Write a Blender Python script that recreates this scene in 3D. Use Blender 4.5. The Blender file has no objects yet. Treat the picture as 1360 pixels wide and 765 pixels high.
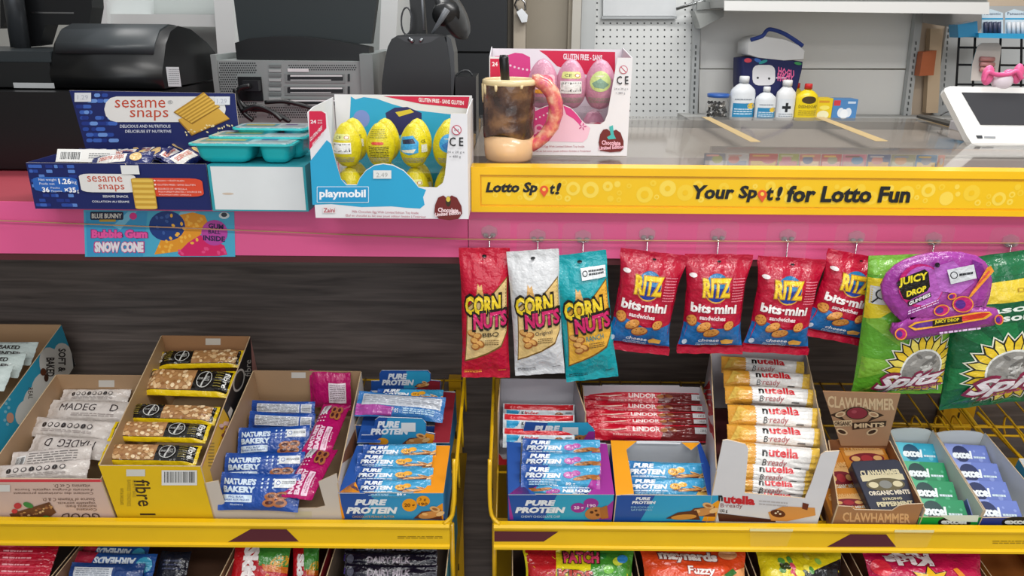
import bpy, math, random
from mathutils import Vector, Matrix, noise
from mathutils.geometry import tessellate_polygon
V = Vector
SC = bpy.context.scene
COL = SC.collection

# ------------------------------------------------------------------ camera
F, PITCH, ROLL, CAMZ = 1000.0, math.radians(19.5), 0.0085, 1.30
_r, _u, _f = V((1, 0, 0)), V((0, math.sin(PITCH), math.cos(PITCH))), V((0, math.cos(PITCH), -math.sin(PITCH)))
CR = _r * math.cos(ROLL) + _u * math.sin(ROLL)
CU = -_r * math.sin(ROLL) + _u * math.cos(ROLL)
CP = V((0, 0, CAMZ))
cam = bpy.data.objects.new('camera', bpy.data.cameras.new('camera'))
cam.data.sensor_width = 36.0
cam.data.lens = 36.0 * F / 1360.0
cam.data.clip_start = 0.02
cam.matrix_world = Matrix((( CR.x, CU.x, -_f.x, CP.x), (CR.y, CU.y, -_f.y, CP.y), (CR.z, CU.z, -_f.z, CP.z), (0, 0, 0, 1)))
COL.objects.link(cam)
SC.camera = cam

# ------------------------------------------------------------------ world, lamps, exposure
w = bpy.data.worlds.new('world'); SC.world = w; w.use_nodes = True
w.node_tree.nodes['Background'].inputs[0].default_value = (0.93, 0.96, 1.0, 1)
w.node_tree.nodes['Background'].inputs[1].default_value = 0.5
SC.view_settings.view_transform = 'Standard'
SC.view_settings.look = 'None'
SC.view_settings.gamma = 1.0
SC.view_settings.exposure = 0.0


def ceiling_lamp(x, y, z, sx, sy, power, rz=0.0):
    l = bpy.data.lights.new('ceiling_light', 'AREA'); l.shape = 'RECTANGLE'; l.size = sx; l.size_y = sy
    l.energy = power; l.color = (1.0, 0.98, 0.95)
    o = bpy.data.objects.new('ceiling_light', l); o.location = (x, y, z); o.rotation_euler = (0, 0, rz); COL.objects.link(o)
    return o


ceiling_lamp(0.9, 0.35, 2.65, 1.2, 0.3, 26)
ceiling_lamp(-0.6, -0.7, 2.65, 1.2, 0.3, 18)
ceiling_lamp(0.7, -1.1, 2.65, 1.2, 0.3, 24)
ceiling_lamp(1.0, 1.9, 2.65, 1.4, 0.3, 30)
ceiling_lamp(-0.7, 2.0, 2.65, 1.0, 0.3, 12)

# fill light added behind the camera to brighten upright faces and the back bay
l = bpy.data.lights.new('front_fill_light', 'AREA'); l.shape = 'RECTANGLE'; l.size = 3.2; l.size_y = 1.6; l.energy = 28; l.color = (0.95, 0.98, 1.0)
o = bpy.data.objects.new('front_fill_light', l); o.location = (0.6, -2.4, 1.75); o.rotation_euler = (math.radians(88), 0, 0); COL.objects.link(o)

# ------------------------------------------------------------------ materials
def lin(c):
    c = c.lstrip('#')
    out = []
    for i in (0, 2, 4):
        s = int(c[i:i + 2], 16) / 255.0
        out.append(s / 12.92 if s <= 0.04045 else ((s + 0.055) / 1.055) ** 2.4)
    return (out[0], out[1], out[2], 1.0)


MATS = {}
def mat(key, rough=0.5, spec=0.5, metal=0.0, bump=0.0, bscale=60.0, coat=0.0, mottle=0.0, color=None, transmission=0.0, bdist=0.002, stretch=(1, 1, 1)):
    if key in MATS:
        return MATS[key]
    m = bpy.data.materials.new(key); m.use_nodes = True
    nt = m.node_tree; N = nt.nodes; b = N['Principled BSDF']
    if color is None:
        a = N.new('ShaderNodeAttribute'); a.attribute_name = 'Col'; src = a.outputs['Color']
    else:
        a = N.new('ShaderNodeRGB'); a.outputs[0].default_value = lin(color); src = a.outputs[0]
    tc = N.new('ShaderNodeTexCoord'); mp = N.new('ShaderNodeMapping'); mp.inputs['Scale'].default_value = stretch
    nt.links.new(tc.outputs['Object'], mp.inputs[0])
    if mottle:
        n = N.new('ShaderNodeTexNoise'); n.inputs['Scale'].default_value = bscale * 0.4; n.inputs['Detail'].default_value = 4
        nt.links.new(mp.outputs[0], n.inputs['Vector'])
        r = N.new('ShaderNodeMapRange'); r.inputs[1].default_value = 0.25; r.inputs[2].default_value = 0.75
        r.inputs[3].default_value = 1 - mottle; r.inputs[4].default_value = 1 + mottle
        nt.links.new(n.outputs[0], r.inputs[0])
        x = N.new('ShaderNodeVectorMath'); x.operation = 'SCALE'
        nt.links.new(src, x.inputs[0]); nt.links.new(r.outputs[0], x.inputs['Scale']); src = x.outputs[0]
    nt.links.new(src, b.inputs['Base Color'])
    b.inputs['Roughness'].default_value = rough
    b.inputs['Specular IOR Level'].default_value = spec
    b.inputs['Metallic'].default_value = metal
    b.inputs['Coat Weight'].default_value = coat
    b.inputs['Coat Roughness'].default_value = 0.12
    b.inputs['Transmission Weight'].default_value = transmission
    if bump:
        n = N.new('ShaderNodeTexNoise'); n.inputs['Scale'].default_value = bscale; n.inputs['Detail'].default_value = 3
        nt.links.new(mp.outputs[0], n.inputs['Vector'])
        bp = N.new('ShaderNodeBump'); bp.inputs['Strength'].default_value = bump; bp.inputs['Distance'].default_value = bdist
        nt.links.new(n.outputs[0], bp.inputs['Height']); nt.links.new(bp.outputs[0], b.inputs['Normal'])
        if coat: nt.links.new(bp.outputs[0], b.inputs['Coat Normal'])
    MATS[key] = m
    return m


CARD = mat('printed_card', 0.5, 0.4, mottle=0.04, bscale=40)
KRAFT = mat('raw_cardboard', 0.85, 0.2, mottle=0.08, bscale=90, bump=0.15)
FILM = mat('glossy_film', 0.24, 0.5, bump=0.9, bscale=55, coat=0.3, bdist=0.006)
MATTE = mat('matte_paint', 0.6, 0.35, mottle=0.05, bscale=12)
PLASTIC = mat('smooth_plastic', 0.32, 0.5)
BLACKPL = mat('black_plastic', 0.33, 0.5, bump=0.05, bscale=900, bdist=0.0004)
STEEL = mat('painted_steel', 0.38, 0.5, mottle=0.06, bscale=20)
CHROME = mat('bare_metal', 0.25, 0.5, metal=1.0)
YELLOWM = mat('yellow_enamel', 0.28, 0.5, mottle=0.05, bscale=25, coat=0.2)
FOIL = mat('foil', 0.28, 0.5, metal=0.6, bump=0.8, bscale=70, bdist=0.004)


def clear_mat(key, tint, fac, rough=0.03, ior=1.45):
    """thin clear plastic: mostly see-through with a Fresnel gloss"""
    m = bpy.data.materials.new(key); m.use_nodes = True; nt = m.node_tree; N = nt.nodes
    N.remove(N['Principled BSDF'])
    out = N['Material Output']
    t = N.new('ShaderNodeBsdfTransparent'); t.inputs[0].default_value = lin(tint)
    d = N.new('ShaderNodeBsdfDiffuse'); d.inputs[0].default_value = (0.9, 0.9, 0.9, 1)
    g = N.new('ShaderNodeBsdfGlossy'); g.inputs['Roughness'].default_value = rough
    fr = N.new('ShaderNodeFresnel'); fr.inputs[0].default_value = ior
    m1 = N.new('ShaderNodeMixShader'); m1.inputs[0].default_value = fac
    m2 = N.new('ShaderNodeMixShader')
    nt.links.new(t.outputs[0], m1.inputs[1]); nt.links.new(d.outputs[0], m1.inputs[2])
    ge = N.new('ShaderNodeNewGeometry'); sb = N.new('ShaderNodeMath'); sb.operation = 'SUBTRACT'; sb.inputs[0].default_value = 1.0; sb.use_clamp = True
    mu = N.new('ShaderNodeMath'); mu.operation = 'MULTIPLY'
    nt.links.new(ge.outputs['Backfacing'], sb.inputs[1]); nt.links.new(sb.outputs[0], mu.inputs[0]); nt.links.new(fr.outputs[0], mu.inputs[1])
    nt.links.new(mu.outputs[0], m2.inputs[0]); nt.links.new(m1.outputs[0], m2.inputs[1]); nt.links.new(g.outputs[0], m2.inputs[2])
    nt.links.new(m2.outputs[0], out.inputs[0])
    MATS[key] = m
    return m


CLEAR = clear_mat('clear_plastic', '#fefefe', 0.03, 0.03, 1.22)
CLOUD = clear_mat('cloudy_plastic', '#fefefe', 0.10, 0.08, 1.3)
GLASS = clear_mat('counter_glass', '#f0edea', 0.035, 0.05, 1.3)

# ------------------------------------------------------------------ mesh builder
class MB:
    def __init__(s, m=CARD):
        s.v = []; s.f = []; s.c = []; s.m = []; s.mats = [m]; s.cur = 0; s.smooth = []; s.sm = False
    def use(s, m):
        if m not in s.mats: s.mats.append(m)
        s.cur = s.mats.index(m); return s
    def face(s, idx, col):
        s.f.append(idx); s.c.append(col); s.m.append(s.cur); s.smooth.append(s.sm)
    def poly(s, pts, col):
        n = len(s.v); s.v.extend([tuple(p) for p in pts]); s.face(list(range(n, n + len(pts))), col)
    def tris(s, pts, tri, col):
        n = len(s.v); s.v.extend([tuple(p) for p in pts])
        for t in tri: s.face([n + i for i in t], col)
    def box(s, lo, hi, col, M=None):
        x0, y0, z0 = lo; x1, y1, z1 = hi
        p = [V((x, y, z)) for z in (z0, z1) for x, y in ((x0, y0), (x1, y0), (x1, y1), (x0, y1))]
        if M: p = [M @ q for q in p]
        n = len(s.v); s.v.extend([tuple(q) for q in p])
        for q in ((3, 2, 1, 0), (4, 5, 6, 7), (0, 1, 5, 4), (1, 2, 6, 5), (2, 3, 7, 6), (3, 0, 4, 7)):
            s.face([n + i for i in q], col)
        return s
    def rbox(s, lo, hi, r, col, M=None, seg=3):
        """box with rounded vertical (z) edges"""
        x0, y0, z0 = lo; x1, y1, z1 = hi
        s.extrude(rrect2(x0, y0, x1, y1, r, seg), lambda p, z: (M @ V((p[0], p[1], z)) if M else V((p[0], p[1], z))), z0, z1, col)
        return s
    def extrude(s, pts, fn, a, b, col, c2=None, ce=None):
        """2D outline pts, fn((x,y),t)->3D, capped prism between t=a and t=b"""
        n = len(pts); base = len(s.v)
        s.v.extend([tuple(fn(p, a)) for p in pts]); s.v.extend([tuple(fn(p, b)) for p in pts])
        t = tessellate_polygon([[V((p[0], p[1], 0)) for p in pts]])
        for q in t:
            s.face([base + q[0], base + q[1], base + q[2]], col); s.face([base + n + q[2], base + n + q[1], base + n + q[0]], c2 or col)
        for i in range(n):
            j = (i + 1) % n
            s.face([base + i, base + j, base + n + j, base + n + i], ce or col)
        return s
    def tube(s, pts, r, col, seg=8, closed=False):
        pts = [V(p) for p in pts]; n = len(pts); base = len(s.v); up = V((0.123, 0.31, 0.94))
        sm, s.sm = s.sm, True
        for i, p in enumerate(pts):
            a = pts[i - 1] if (i > 0 or closed) else p; b = pts[(i + 1) % n] if (i < n - 1 or closed) else p
            d = (b - a).normalized()
            e1 = d.cross(up)
            if e1.length < 1e-3: e1 = d.cross(V((1, 0, 0)))
            e1.normalize(); e2 = d.cross(e1)
            rr = r[i] if isinstance(r, (list, tuple)) else r
            for k in range(seg):
                t = 2 * math.pi * k / seg
                s.v.append(tuple(p + e1 * (rr * math.cos(t)) + e2 * (rr * math.sin(t))))
        for i in range(n if closed else n - 1):
            for k in range(seg):
                a = base + i * seg + k; b = base + i * seg + (k + 1) % seg
                j = (i + 1) % n
                s.face([a, b, base + j * seg + (k + 1) % seg, base + j * seg + k], col)
        if not closed:
            s.face([base + k for k in range(seg)][::-1], col); s.face([base + (n - 1) * seg + k for k in range(seg)], col)
        s.sm = sm
        return s
    def lathe(s, prof, c, col, seg=24, M=None, sx=1.0, sy=1.0, colfn=None):
        """prof [(r,z)...] around z through c"""
        base = len(s.v); sm, s.sm = s.sm, True
        for r, z in prof:
            for k in range(seg):
                t = 2 * math.pi * k / seg
                q = V((r * math.cos(t) * sx, r * math.sin(t) * sy, z))
                q = (M @ q) if M else q + V(c)
                s.v.append(tuple(q))
        for i in range(len(prof) - 1):
            for k in range(seg):
                kk = (k + 1) % seg
                s.face([base + i * seg + k, base + i * seg + kk, base + (i + 1) * seg + kk, base + (i + 1) * seg + k], colfn(i, k) if colfn else col)
        if prof[0][0] > 1e-5: s.face([base + k for k in range(seg)][::-1], colfn(0, 0) if colfn else col)
        if prof[-1][0] > 1e-5: s.face([base + (len(prof) - 1) * seg + k for k in range(seg)], colfn(len(prof) - 2, 0) if colfn else col)
        s.sm = sm
        return s
    def grid(s, fn, nu, nv, colfn):
        base = len(s.v); sm, s.sm = s.sm, True
        for j in range(nv + 1):
            for i in range(nu + 1):
                s.v.append(tuple(fn(i / nu, j / nv)))
        for j in range(nv):
            for i in range(nu):
                a = base + j * (nu + 1) + i
                s.face([a, a + 1, a + nu + 2, a + nu + 1], colfn(i / nu, j / nv) if callable(colfn) else colfn)
        s.sm = sm
        return s
    def build(s, name, parent=None, loc=None):
        me = bpy.data.meshes.new(name)
        loc = V(loc) if loc is not None else (parent.location if parent is not None and parent.type == 'EMPTY' else V((0, 0, 0)))
        off = V((0, 0, 0))
        q = parent
        while q is not None:
            off += q.location; q = q.parent
        if loc is not None and parent is None: off = V(loc)
        me.from_pydata([(a - off.x, b - off.y, c - off.z) for a, b, c in s.v], [], s.f)
        for m in s.mats: me.materials.append(m)
        me.polygons.foreach_set('material_index', s.m)
        me.polygons.foreach_set('use_smooth', s.smooth)
        at = me.attributes.new('Col', 'FLOAT_COLOR', 'CORNER')
        cols = []
        cache = {}
        for fc, c in zip(s.f, s.c):
            if c not in cache: cache[c] = lin(c)
            cols.extend(cache[c] * len(fc))
        at.data.foreach_set('color', cols)
        me.update()
        o = bpy.data.objects.new(name, me); COL.objects.link(o)
        if parent is not None: o.parent = parent
        else: o.location = off
        return o


def tag(o, label=None, cat=None, group=None, kind=None):
    if label: o['label'] = label
    if cat: o['category'] = cat
    if group: o['group'] = group
    if kind: o['kind'] = kind
    return o
def thing(name, label, cat, loc=(0, 0, 0), group=None):
    o = bpy.data.objects.new(name, None); o.empty_display_size = 0.02; o.location = loc; COL.objects.link(o)
    return tag(o, label, cat, group)
def dup(root, M=None):
    """copy a thing and its parts"""
    c = root.copy(); COL.objects.link(c)
    if M is not None: c.matrix_world = M
    for ch in list(root.children):
        d = ch.copy(); COL.objects.link(d); d.parent = c
        for g in list(ch.children):
            e = g.copy(); COL.objects.link(e); e.parent = d
    return c

# ------------------------------------------------------------------ pixel measuring (photo is 1360 x 765)
def ray(px, py):
    return _f + CR * ((px - 680) / F) + CU * ((382.5 - py) / F)
def hit(px, py, O, n):
    d = ray(px, py); return CP + d * ((V(O) - CP).dot(n) / d.dot(n))
def at_y(px, py, Y): return hit(px, py, V((0, Y, 0)), V((0, 1, 0)))
def at_z(px, py, Z): return hit(px, py, V((0, 0, Z)), V((0, 0, 1)))


class Frame:
    """O origin, ex right, ey up in the face, ez out of the face"""
    def __init__(s, O, ex, ey):
        s.O = V(O); s.ex = V(ex).normalized(); s.ez = s.ex.cross(V(ey)).normalized(); s.ey = s.ez.cross(s.ex)
    def p(s, u, v, w=0.0): return s.O + s.ex * u + s.ey * v + s.ez * w
    def px(s, x, y, w=0.0):
        q = hit(x, y, s.O + s.ez * w, s.ez) - s.O; return q.dot(s.ex), q.dot(s.ey)
    def M(s, sc=(1, 1, 1)):
        a, b, c = s.ex * sc[0], s.ey * sc[1], s.ez * sc[2]
        return Matrix(((a.x, b.x, c.x, s.O.x), (a.y, b.y, c.y, s.O.y), (a.z, b.z, c.z, s.O.z), (0, 0, 0, 1)))

# ------------------------------------------------------------------ flat print as inlaid geometry
_tc = {}
def text_geo(s, bold=0.0, shear=0.0, res=2):
    k = (s, bold, shear, res)
    if k in _tc: return _tc[k]
    cu = bpy.data.curves.new('t', 'FONT'); cu.body = s; cu.resolution_u = res; cu.offset = bold; cu.shear = shear
    ob = bpy.data.objects.new('t', cu); COL.objects.link(ob)
    bpy.context.view_layer.update()
    dg = bpy.context.evaluated_depsgraph_get()
    me = ob.evaluated_get(dg).to_mesh()
    vs = [(v.co.x, v.co.y) for v in me.vertices]; fs = [tuple(p.vertices) for p in me.polygons]
    ob.evaluated_get(dg).to_mesh_clear()
    bpy.data.objects.remove(ob); bpy.data.curves.remove(cu)
    xs = [a for a, b in vs]; ys = [b for a, b in vs]
    x0, x1, y0, y1 = min(xs), max(xs), min(ys), max(ys)
    vs = [((a - x0) / (x1 - x0), 1 - (b - y0) / (y1 - y0)) for a, b in vs]
    _tc[k] = (vs, fs)
    return _tc[k]
def rrect2(x0, y0, x1, y1, r, seg=3):
    if r <= 0: return [(x0, y0), (x1, y0), (x1, y1), (x0, y1)]
    rx = min(r, abs(x1 - x0) / 2) * (1 if x1 > x0 else -1); ry = min(r, abs(y1 - y0) / 2) * (1 if y1 > y0 else -1)
    o = []
    for cx, cy, a in ((x1 - rx, y1 - ry, 0), (x0 + rx, y1 - ry, 1), (x0 + rx, y0 + ry, 2), (x1 - rx, y0 + ry, 3)):
        for k in range(seg + 1):
            t = (a + k / seg) * math.pi / 2
            o.append((cx + rx * math.cos(t), cy + ry * math.sin(t)))
    return o
def ell2(cx, cy, rx, ry, ang=0, n=18, a0=0, a1=360):
    ca, sa = math.cos(math.radians(ang)), math.sin(math.radians(ang)); o = []
    full = abs(a1 - a0) >= 360
    for k in range(n if full else n + 1):
        t = math.radians(a0 + (a1 - a0) * k / n); x, y = rx * math.cos(t), ry * math.sin(t)
        o.append((cx + x * ca - y * sa, cy + x * sa + y * ca))
    return o
def subdiv(vs, fs, L):
    """split every edge longer than L so print follows a curved film"""
    vs = [tuple(v) for v in vs]; L2 = L * L
    for it in range(6):
        mid = {}; out = []; again = False
        def m(a, b):
            k = (a, b) if a < b else (b, a)
            if k in mid: return mid[k]
            dx = vs[a][0] - vs[b][0]; dy = vs[a][1] - vs[b][1]
            if dx * dx + dy * dy > L2:
                vs.append(((vs[a][0] + vs[b][0]) / 2, (vs[a][1] + vs[b][1]) / 2)); mid[k] = len(vs) - 1
            else: mid[k] = None
            return mid[k]
        for a, b, c in fs:
            ab, bc, ca = m(a, b), m(b, c), m(c, a); n = (ab is not None) + (bc is not None) + (ca is not None)
            if n == 0: out.append((a, b, c)); continue
            again = True
            if n == 3: out += [(a, ab, ca), (ab, b, bc), (ca, bc, c), (ab, bc, ca)]
            else:
                while not ((n == 1 and ab is not None) or (n == 2 and ca is None)):
                    a, b, c, ab, bc, ca = b, c, a, bc, ca, ab
                if n == 1: out += [(a, ab, c), (ab, b, c)]
                else: out += [(a, ab, c), (ab, bc, c), (ab, b, bc)]
        fs = out
        if not again: break
    return vs, fs


def draw(mb, items, mp, sf, step=0.00012, L=None, off=0.0002, asp=1.0):
    """items in the map's own 2D units (y down); mp(x,y)->(u,v); sf(u,v,w)->3D"""
    k = 0
    for idx, it in enumerate(items):
        t = it[0]
        if t == 'N': k += 1; continue
        if t == 'T':
            _, s, x0, y0, x1, y1, col = it[:7]; o = it[7] if len(it) > 7 else {}
            vs, fs = text_geo(s, o.get('b', 0.0), o.get('s', 0.0), o.get('r', 2))
            rot = o.get('rot', 0)
            if rot == 90: vs = [(1 - b, a) for a, b in vs]          # reads downwards
            elif rot == 270: vs = [(b, 1 - a) for a, b in vs]
            elif rot == 180: vs = [(1 - a, 1 - b) for a, b in vs]
            sl = o.get('sl', 0.0)                                   # baseline drop over the width
            dx = o.get('dx', 0.0)
            bend = o.get('bend', 0.0)
            vs = [(x0 + (x1 - x0) * a + dx * (b - 1), y0 + (y1 - y0) * b + sl * a - bend * 4 * a * (1 - a)) for a, b in vs]
            fs = [f for f in fs]
            tri = []
            for f in fs:
                for q in range(1, len(f) - 1): tri.append((f[0], f[q], f[q + 1]))
            fs = tri
            k += o.get('n', 1)
        else:
            if t == 'R': pts = rrect2(*it[1:5], it[6] if len(it) > 6 else 0); col = it[5]
            elif t == 'E': pts = [(x, y / asp) for x, y in ell2(it[1], it[2] * asp, it[3], it[4] * asp, it[6] if len(it) > 6 else 0, 20 if it[3] > 0.01 else 12)]; col = it[5]
            elif t == 'G': pts = it[1]; col = it[2]
            vs = pts; fs = [tuple(q) for q in tessellate_polygon([[V((a, b, 0)) for a, b in pts]])]
        vs = [mp(a, b) for a, b in vs]
        if L: vs, fs = subdiv(vs, fs, L)
        P3 = [sf(a, b, off + k * step + (idx % 10) * 0.00001) for a, b in vs]
        if len(fs) and len(P3) > 2:
            mb.tris(P3, fs, col)


def star2(cx, cy, r0, r1, n, a0=0, sy=1.0):
    o = []
    for k in range(2 * n):
        r = r0 if k % 2 == 0 else r1; t = math.radians(a0) + math.pi * k / n
        o.append((cx + r * math.cos(t), cy + r * math.sin(t) * sy))
    return o
def barcode(x0, y0, x1, y1, col='#222222', vert=True, seed=1, n=14):
    rnd = random.Random(seed); o = [('R', x0, y0, x1, y1, '#e8e8e6'), ('N',)]
    for i in range(n):
        a = (i + 0.3) / n; b = a + rnd.uniform(0.25, 0.75) / n
        if vert: o.append(('R', x0 + (x1 - x0) * (0.06 + 0.88 * a), y0 + (y1 - y0) * 0.1, x0 + (x1 - x0) * (0.06 + 0.88 * b), y0 + (y1 - y0) * 0.82, col))
        else: o.append(('R', x0 + (x1 - x0) * 0.1, y0 + (y1 - y0) * (0.06 + 0.88 * a), x0 + (x1 - x0) * 0.82, y0 + (y1 - y0) * (0.06 + 0.88 * b), col))
    return o
def lines(x0, y0, x1, y1, n, col, seed=0, fill=0.45, sl=0.0):
    """rows of print too small to read"""
    rnd = random.Random(seed); o = []; h = (y1 - y0) / n
    for i in range(n):
        x = x0
        while x < x1 - (x1 - x0) * 0.02:
            w_ = min((x1 - x0) * rnd.uniform(0.06, 0.2), x1 - x)
            yy = y0 + h * i
            o.append(('G', [(x, yy + sl * (x - x0)), (x + w_, yy + sl * (x + w_ - x0)), (x + w_, yy + h * fill + sl * (x + w_ - x0)), (x, yy + h * fill + sl * (x - x0))], col))
            x += w_ + (x1 - x0) * 0.025
    return o

# ------------------------------------------------------------------ pouches: bags and wrapped bars
def pouch(W, H, T, base, items, seal=0.06, axis='y', seed=0, wr=0.0012, pinch=0.05, mt=None, nu=22, nv=26, zig=True,
          back=None, name='pouch', sealcol=None, L=None, bulge=0.5, skew=0.0, waves=9, ramp=0.22, hole=None, flat=0.12, sub=0.0):
    """local x right, y up, z towards the viewer; centred; items are normalised (0,0 top left)"""
    mt = mt or FILM
    rnd = random.Random(seed); ph = [rnd.uniform(0, 6.28) for _ in range(8)]
    def prof(u, v):
        t, c = (v, u) if axis == 'y' else (u, v)
        e = min(t, 1 - t)
        if e <= seal: f = 0.0
        else: f = min(1.0, (e - seal) / ramp) ** 0.62
        g = max(0.0, 1 - abs(2 * c - 1) ** 2.4) ** bulge
        return f, g, t, c, e
    def shape(u, v, side, w_):
        f, g, t, c, e = prof(u, v)
        x = (u - 0.5) * W; y = (0.5 - v) * H
        if axis == 'y':
            x *= 1 - pinch * f; x += skew * W * (v - 0.5)
        else:
            y *= 1 - pinch * f; y += skew * H * (u - 0.5)
        z = T * 0.5 * (f * g)
        near = math.exp(-max(0, e - seal) * 7)
        wv = math.sin(c * waves * 2 + ph[0]) * math.cos(c * waves * 0.9 + ph[1]) * near * 1.3
        n3 = noise.noise(V((u * 5 + seed * 7.1, v * 6 + ph[3], side * 3))) + 0.6 * (1 - 2 * abs(noise.noise(V((u * 9 + seed, v * 7, 5.2 + side)))))
        zz = side * z + wr * (wv + (n3 if e > seal else 0.25 * n3)) * (1 if side > 0 else 0.8)
        zz += sub * math.sin(t * 3.1) * T
        edge = flat * T * 0.12
        if zig and e < 0.004: y += 0
        return V((x, y, zz + side * (0.0004 + w_) + side * edge * (1 if f > 0 else 0)))
    mb = MB(mt)
    sealc = sealcol or base
    cf = lambda i, j: (sealc if (min(j, 1 - j - 1e-4) < seal if axis == 'y' else min(i, 1 - i - 1e-4) < seal) else base)
    mb.grid(lambda i, j: shape(i, j, 1, 0), nu, nv, lambda i, j: cf(i, j))
    mb.grid(lambda i, j: shape(1 - i, j, -1, 0), nu, nv, back or base)
    # close the rim
    def rim(a, b, c, d): mb.poly([shape(a[0], a[1], 1, 0), shape(b[0], b[1], 1, 0), shape(b[0], b[1], -1, 0), shape(a[0], a[1], -1, 0)], base)
    for k in range(nv):
        for u in (0, 1): rim((u, k / nv), (u, (k + 1) / nv), 0, 0)
    for k in range(nu):
        for v in (0, 1): rim((k / nu, v), ((k + 1) / nu, v), 0, 0)
    mb.sm = True
    # print follows the film exactly: sample the film's own grid
    G = mb.v[:(nu + 1) * (nv + 1)]
    def film(u, v, w_):
        a = min(1, max(0, u / W)) * nu; b = min(1, max(0, v / H)) * nv
        i = min(nu - 1, int(a)); j = min(nv - 1, int(b)); a -= i; b -= j
        q = [G[j * (nu + 1) + i], G[j * (nu + 1) + i + 1], G[(j + 1) * (nu + 1) + i + 1], G[(j + 1) * (nu + 1) + i]]
        c = [(1 - a) * (1 - b), a * (1 - b), a * b, (1 - a) * b]
        x, y, z = [sum(c[k] * q[k][m] for k in range(4)) for m in range(3)]
        return V((x, y, z + w_))
    draw(mb, items, lambda x, y: (x * W, y * H), film, step=0.00022, L=L or 0.9 * min(W / nu, H / nv), off=0.0005, asp=H / W)
    return mb, shape


def place(o, M): o.matrix_world = M; return o
# ------------------------------------------------------------------ the setting
def st(name, mb): return tag(mb.build(name), kind='structure')
wood = bpy.data.materials.new('dark_wood_laminate'); wood.use_nodes = True
nt = wood.node_tree; N = nt.nodes; b = N['Principled BSDF']
tc = N.new('ShaderNodeTexCoord'); mp = N.new('ShaderNodeMapping'); mp.inputs['Scale'].default_value = (1.4, 1, 26)
no = N.new('ShaderNodeTexNoise'); no.inputs['Scale'].default_value = 3.2; no.inputs['Detail'].default_value = 7; no.inputs['Distortion'].default_value = 0.6
rp = N.new('ShaderNodeValToRGB'); rp.color_ramp.elements[0].position = 0.3; rp.color_ramp.elements[1].position = 0.72
rp.color_ramp.elements[0].color = lin('#4a423f'); rp.color_ramp.elements[1].color = lin('#746964')
nt.links.new(tc.outputs['Object'], mp.inputs[0]); nt.links.new(mp.outputs[0], no.inputs['Vector']); nt.links.new(no.outputs[0], rp.inputs[0])
nt.links.new(rp.outputs[0], b.inputs['Base Color']); b.inputs['Roughness'].default_value = 0.5
MATS['wood'] = wood

mb = MB(MATTE); mb.box((-3, -2.5, -0.02), (3.2, 3.6, 0.0), '#77736c'); st('floor', mb)
mb = MB(MATTE); mb.box((-3, 3.4, 0), (3.2, 3.5, 2.8), '#b9b8b2'); st('wall_back', mb)
mb = MB(MATTE); mb.box((-3.1, -2.5, 0), (-3.0, 3.5, 2.8), '#8f8d88'); st('wall_left', mb)
mb = MB(MATTE); mb.box((3.2, -2.5, 0), (3.3, 3.5, 2.8), '#c9b9a6'); st('wall_right', mb)

FY = 1.20      # fascia front
TOPZ = 1.018   # left worktop
PB = at_z(300, 340, 1).z
zfb = hit(300, 338, V((0, FY, 0)), V((0, 1, 0))).z     # bottom of the pink fascia
print('fascia bottom', zfb, 'tray line', at_y(300, 690, 0.99), at_y(300, 722, 0.99))
counter = thing('checkout_counter', 'long shop counter with pink front band over dark wood grain panel', 'counter', (0, 1.6, 0))
mb = MB(MATTE); mb.box((-1.6, FY, TOPZ - 0.03), (at_y(625, 250, FY).x - 0.024, 2.05, TOPZ), '#a8434f'); mb.build('worktop', counter)
xj = at_y(622, 300, FY).x
PINK = mat('pink_laminate', 0.42, 0.5, mottle=0.05, bscale=5)
mb = MB(PINK); mb.box((-1.6, FY - 0.004, zfb), (xj - 0.0006, FY + 0.012, TOPZ - 0.0006), '#ea6198'); mb.build('fascia_panel', counter)
mb = MB(PINK); mb.box((xj + 0.0006, FY - 0.004, zfb), (1.5, FY + 0.012, TOPZ + 0.002), '#ec679b'); mb.build('fascia_panel', counter)
mb = MB(MATTE); mb.box((-1.6, FY - 0.002, zfb - 0.012), (1.5, FY + 0.05, zfb - 0.0006), '#5b2b30'); mb.build('edge_strip', counter)
mb = MB(wood); mb.box((-1.6, 1.46, 0.02), (1.6, 1.48, TOPZ - 0.04), '#3b3532'); mb.build('wood_panel', counter)
mb = MB(MATTE); mb.box((-1.6, FY + 0.012, zfb + 0.02), (1.5, 1.46, zfb + 0.03), '#4a4542'); mb.build('underside_board', counter)

# string tied across the fascia
pts = []
for i in range(41):
    x = -60 + 1500 * i / 40
    y = 292 + (322 - 292) * min(1, max(0, x / 1000)) + (3 if x > 1000 else 0) + 2.0 * math.sin(x / 260.0)
    if x < 620: y = 293 + (318 - 293) * (x / 620)
    else: y = 318 + 5 * (x - 620) / 740
    pts.append(at_y(x, y, FY - 0.012))
mb = MB(MATTE); mb.tube(pts, 0.0011, '#b98f6a', 6)
tag(mb.build('twine', loc=pts[20]), 'thin tan twine stretched across the pink counter front', 'string')

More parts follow.
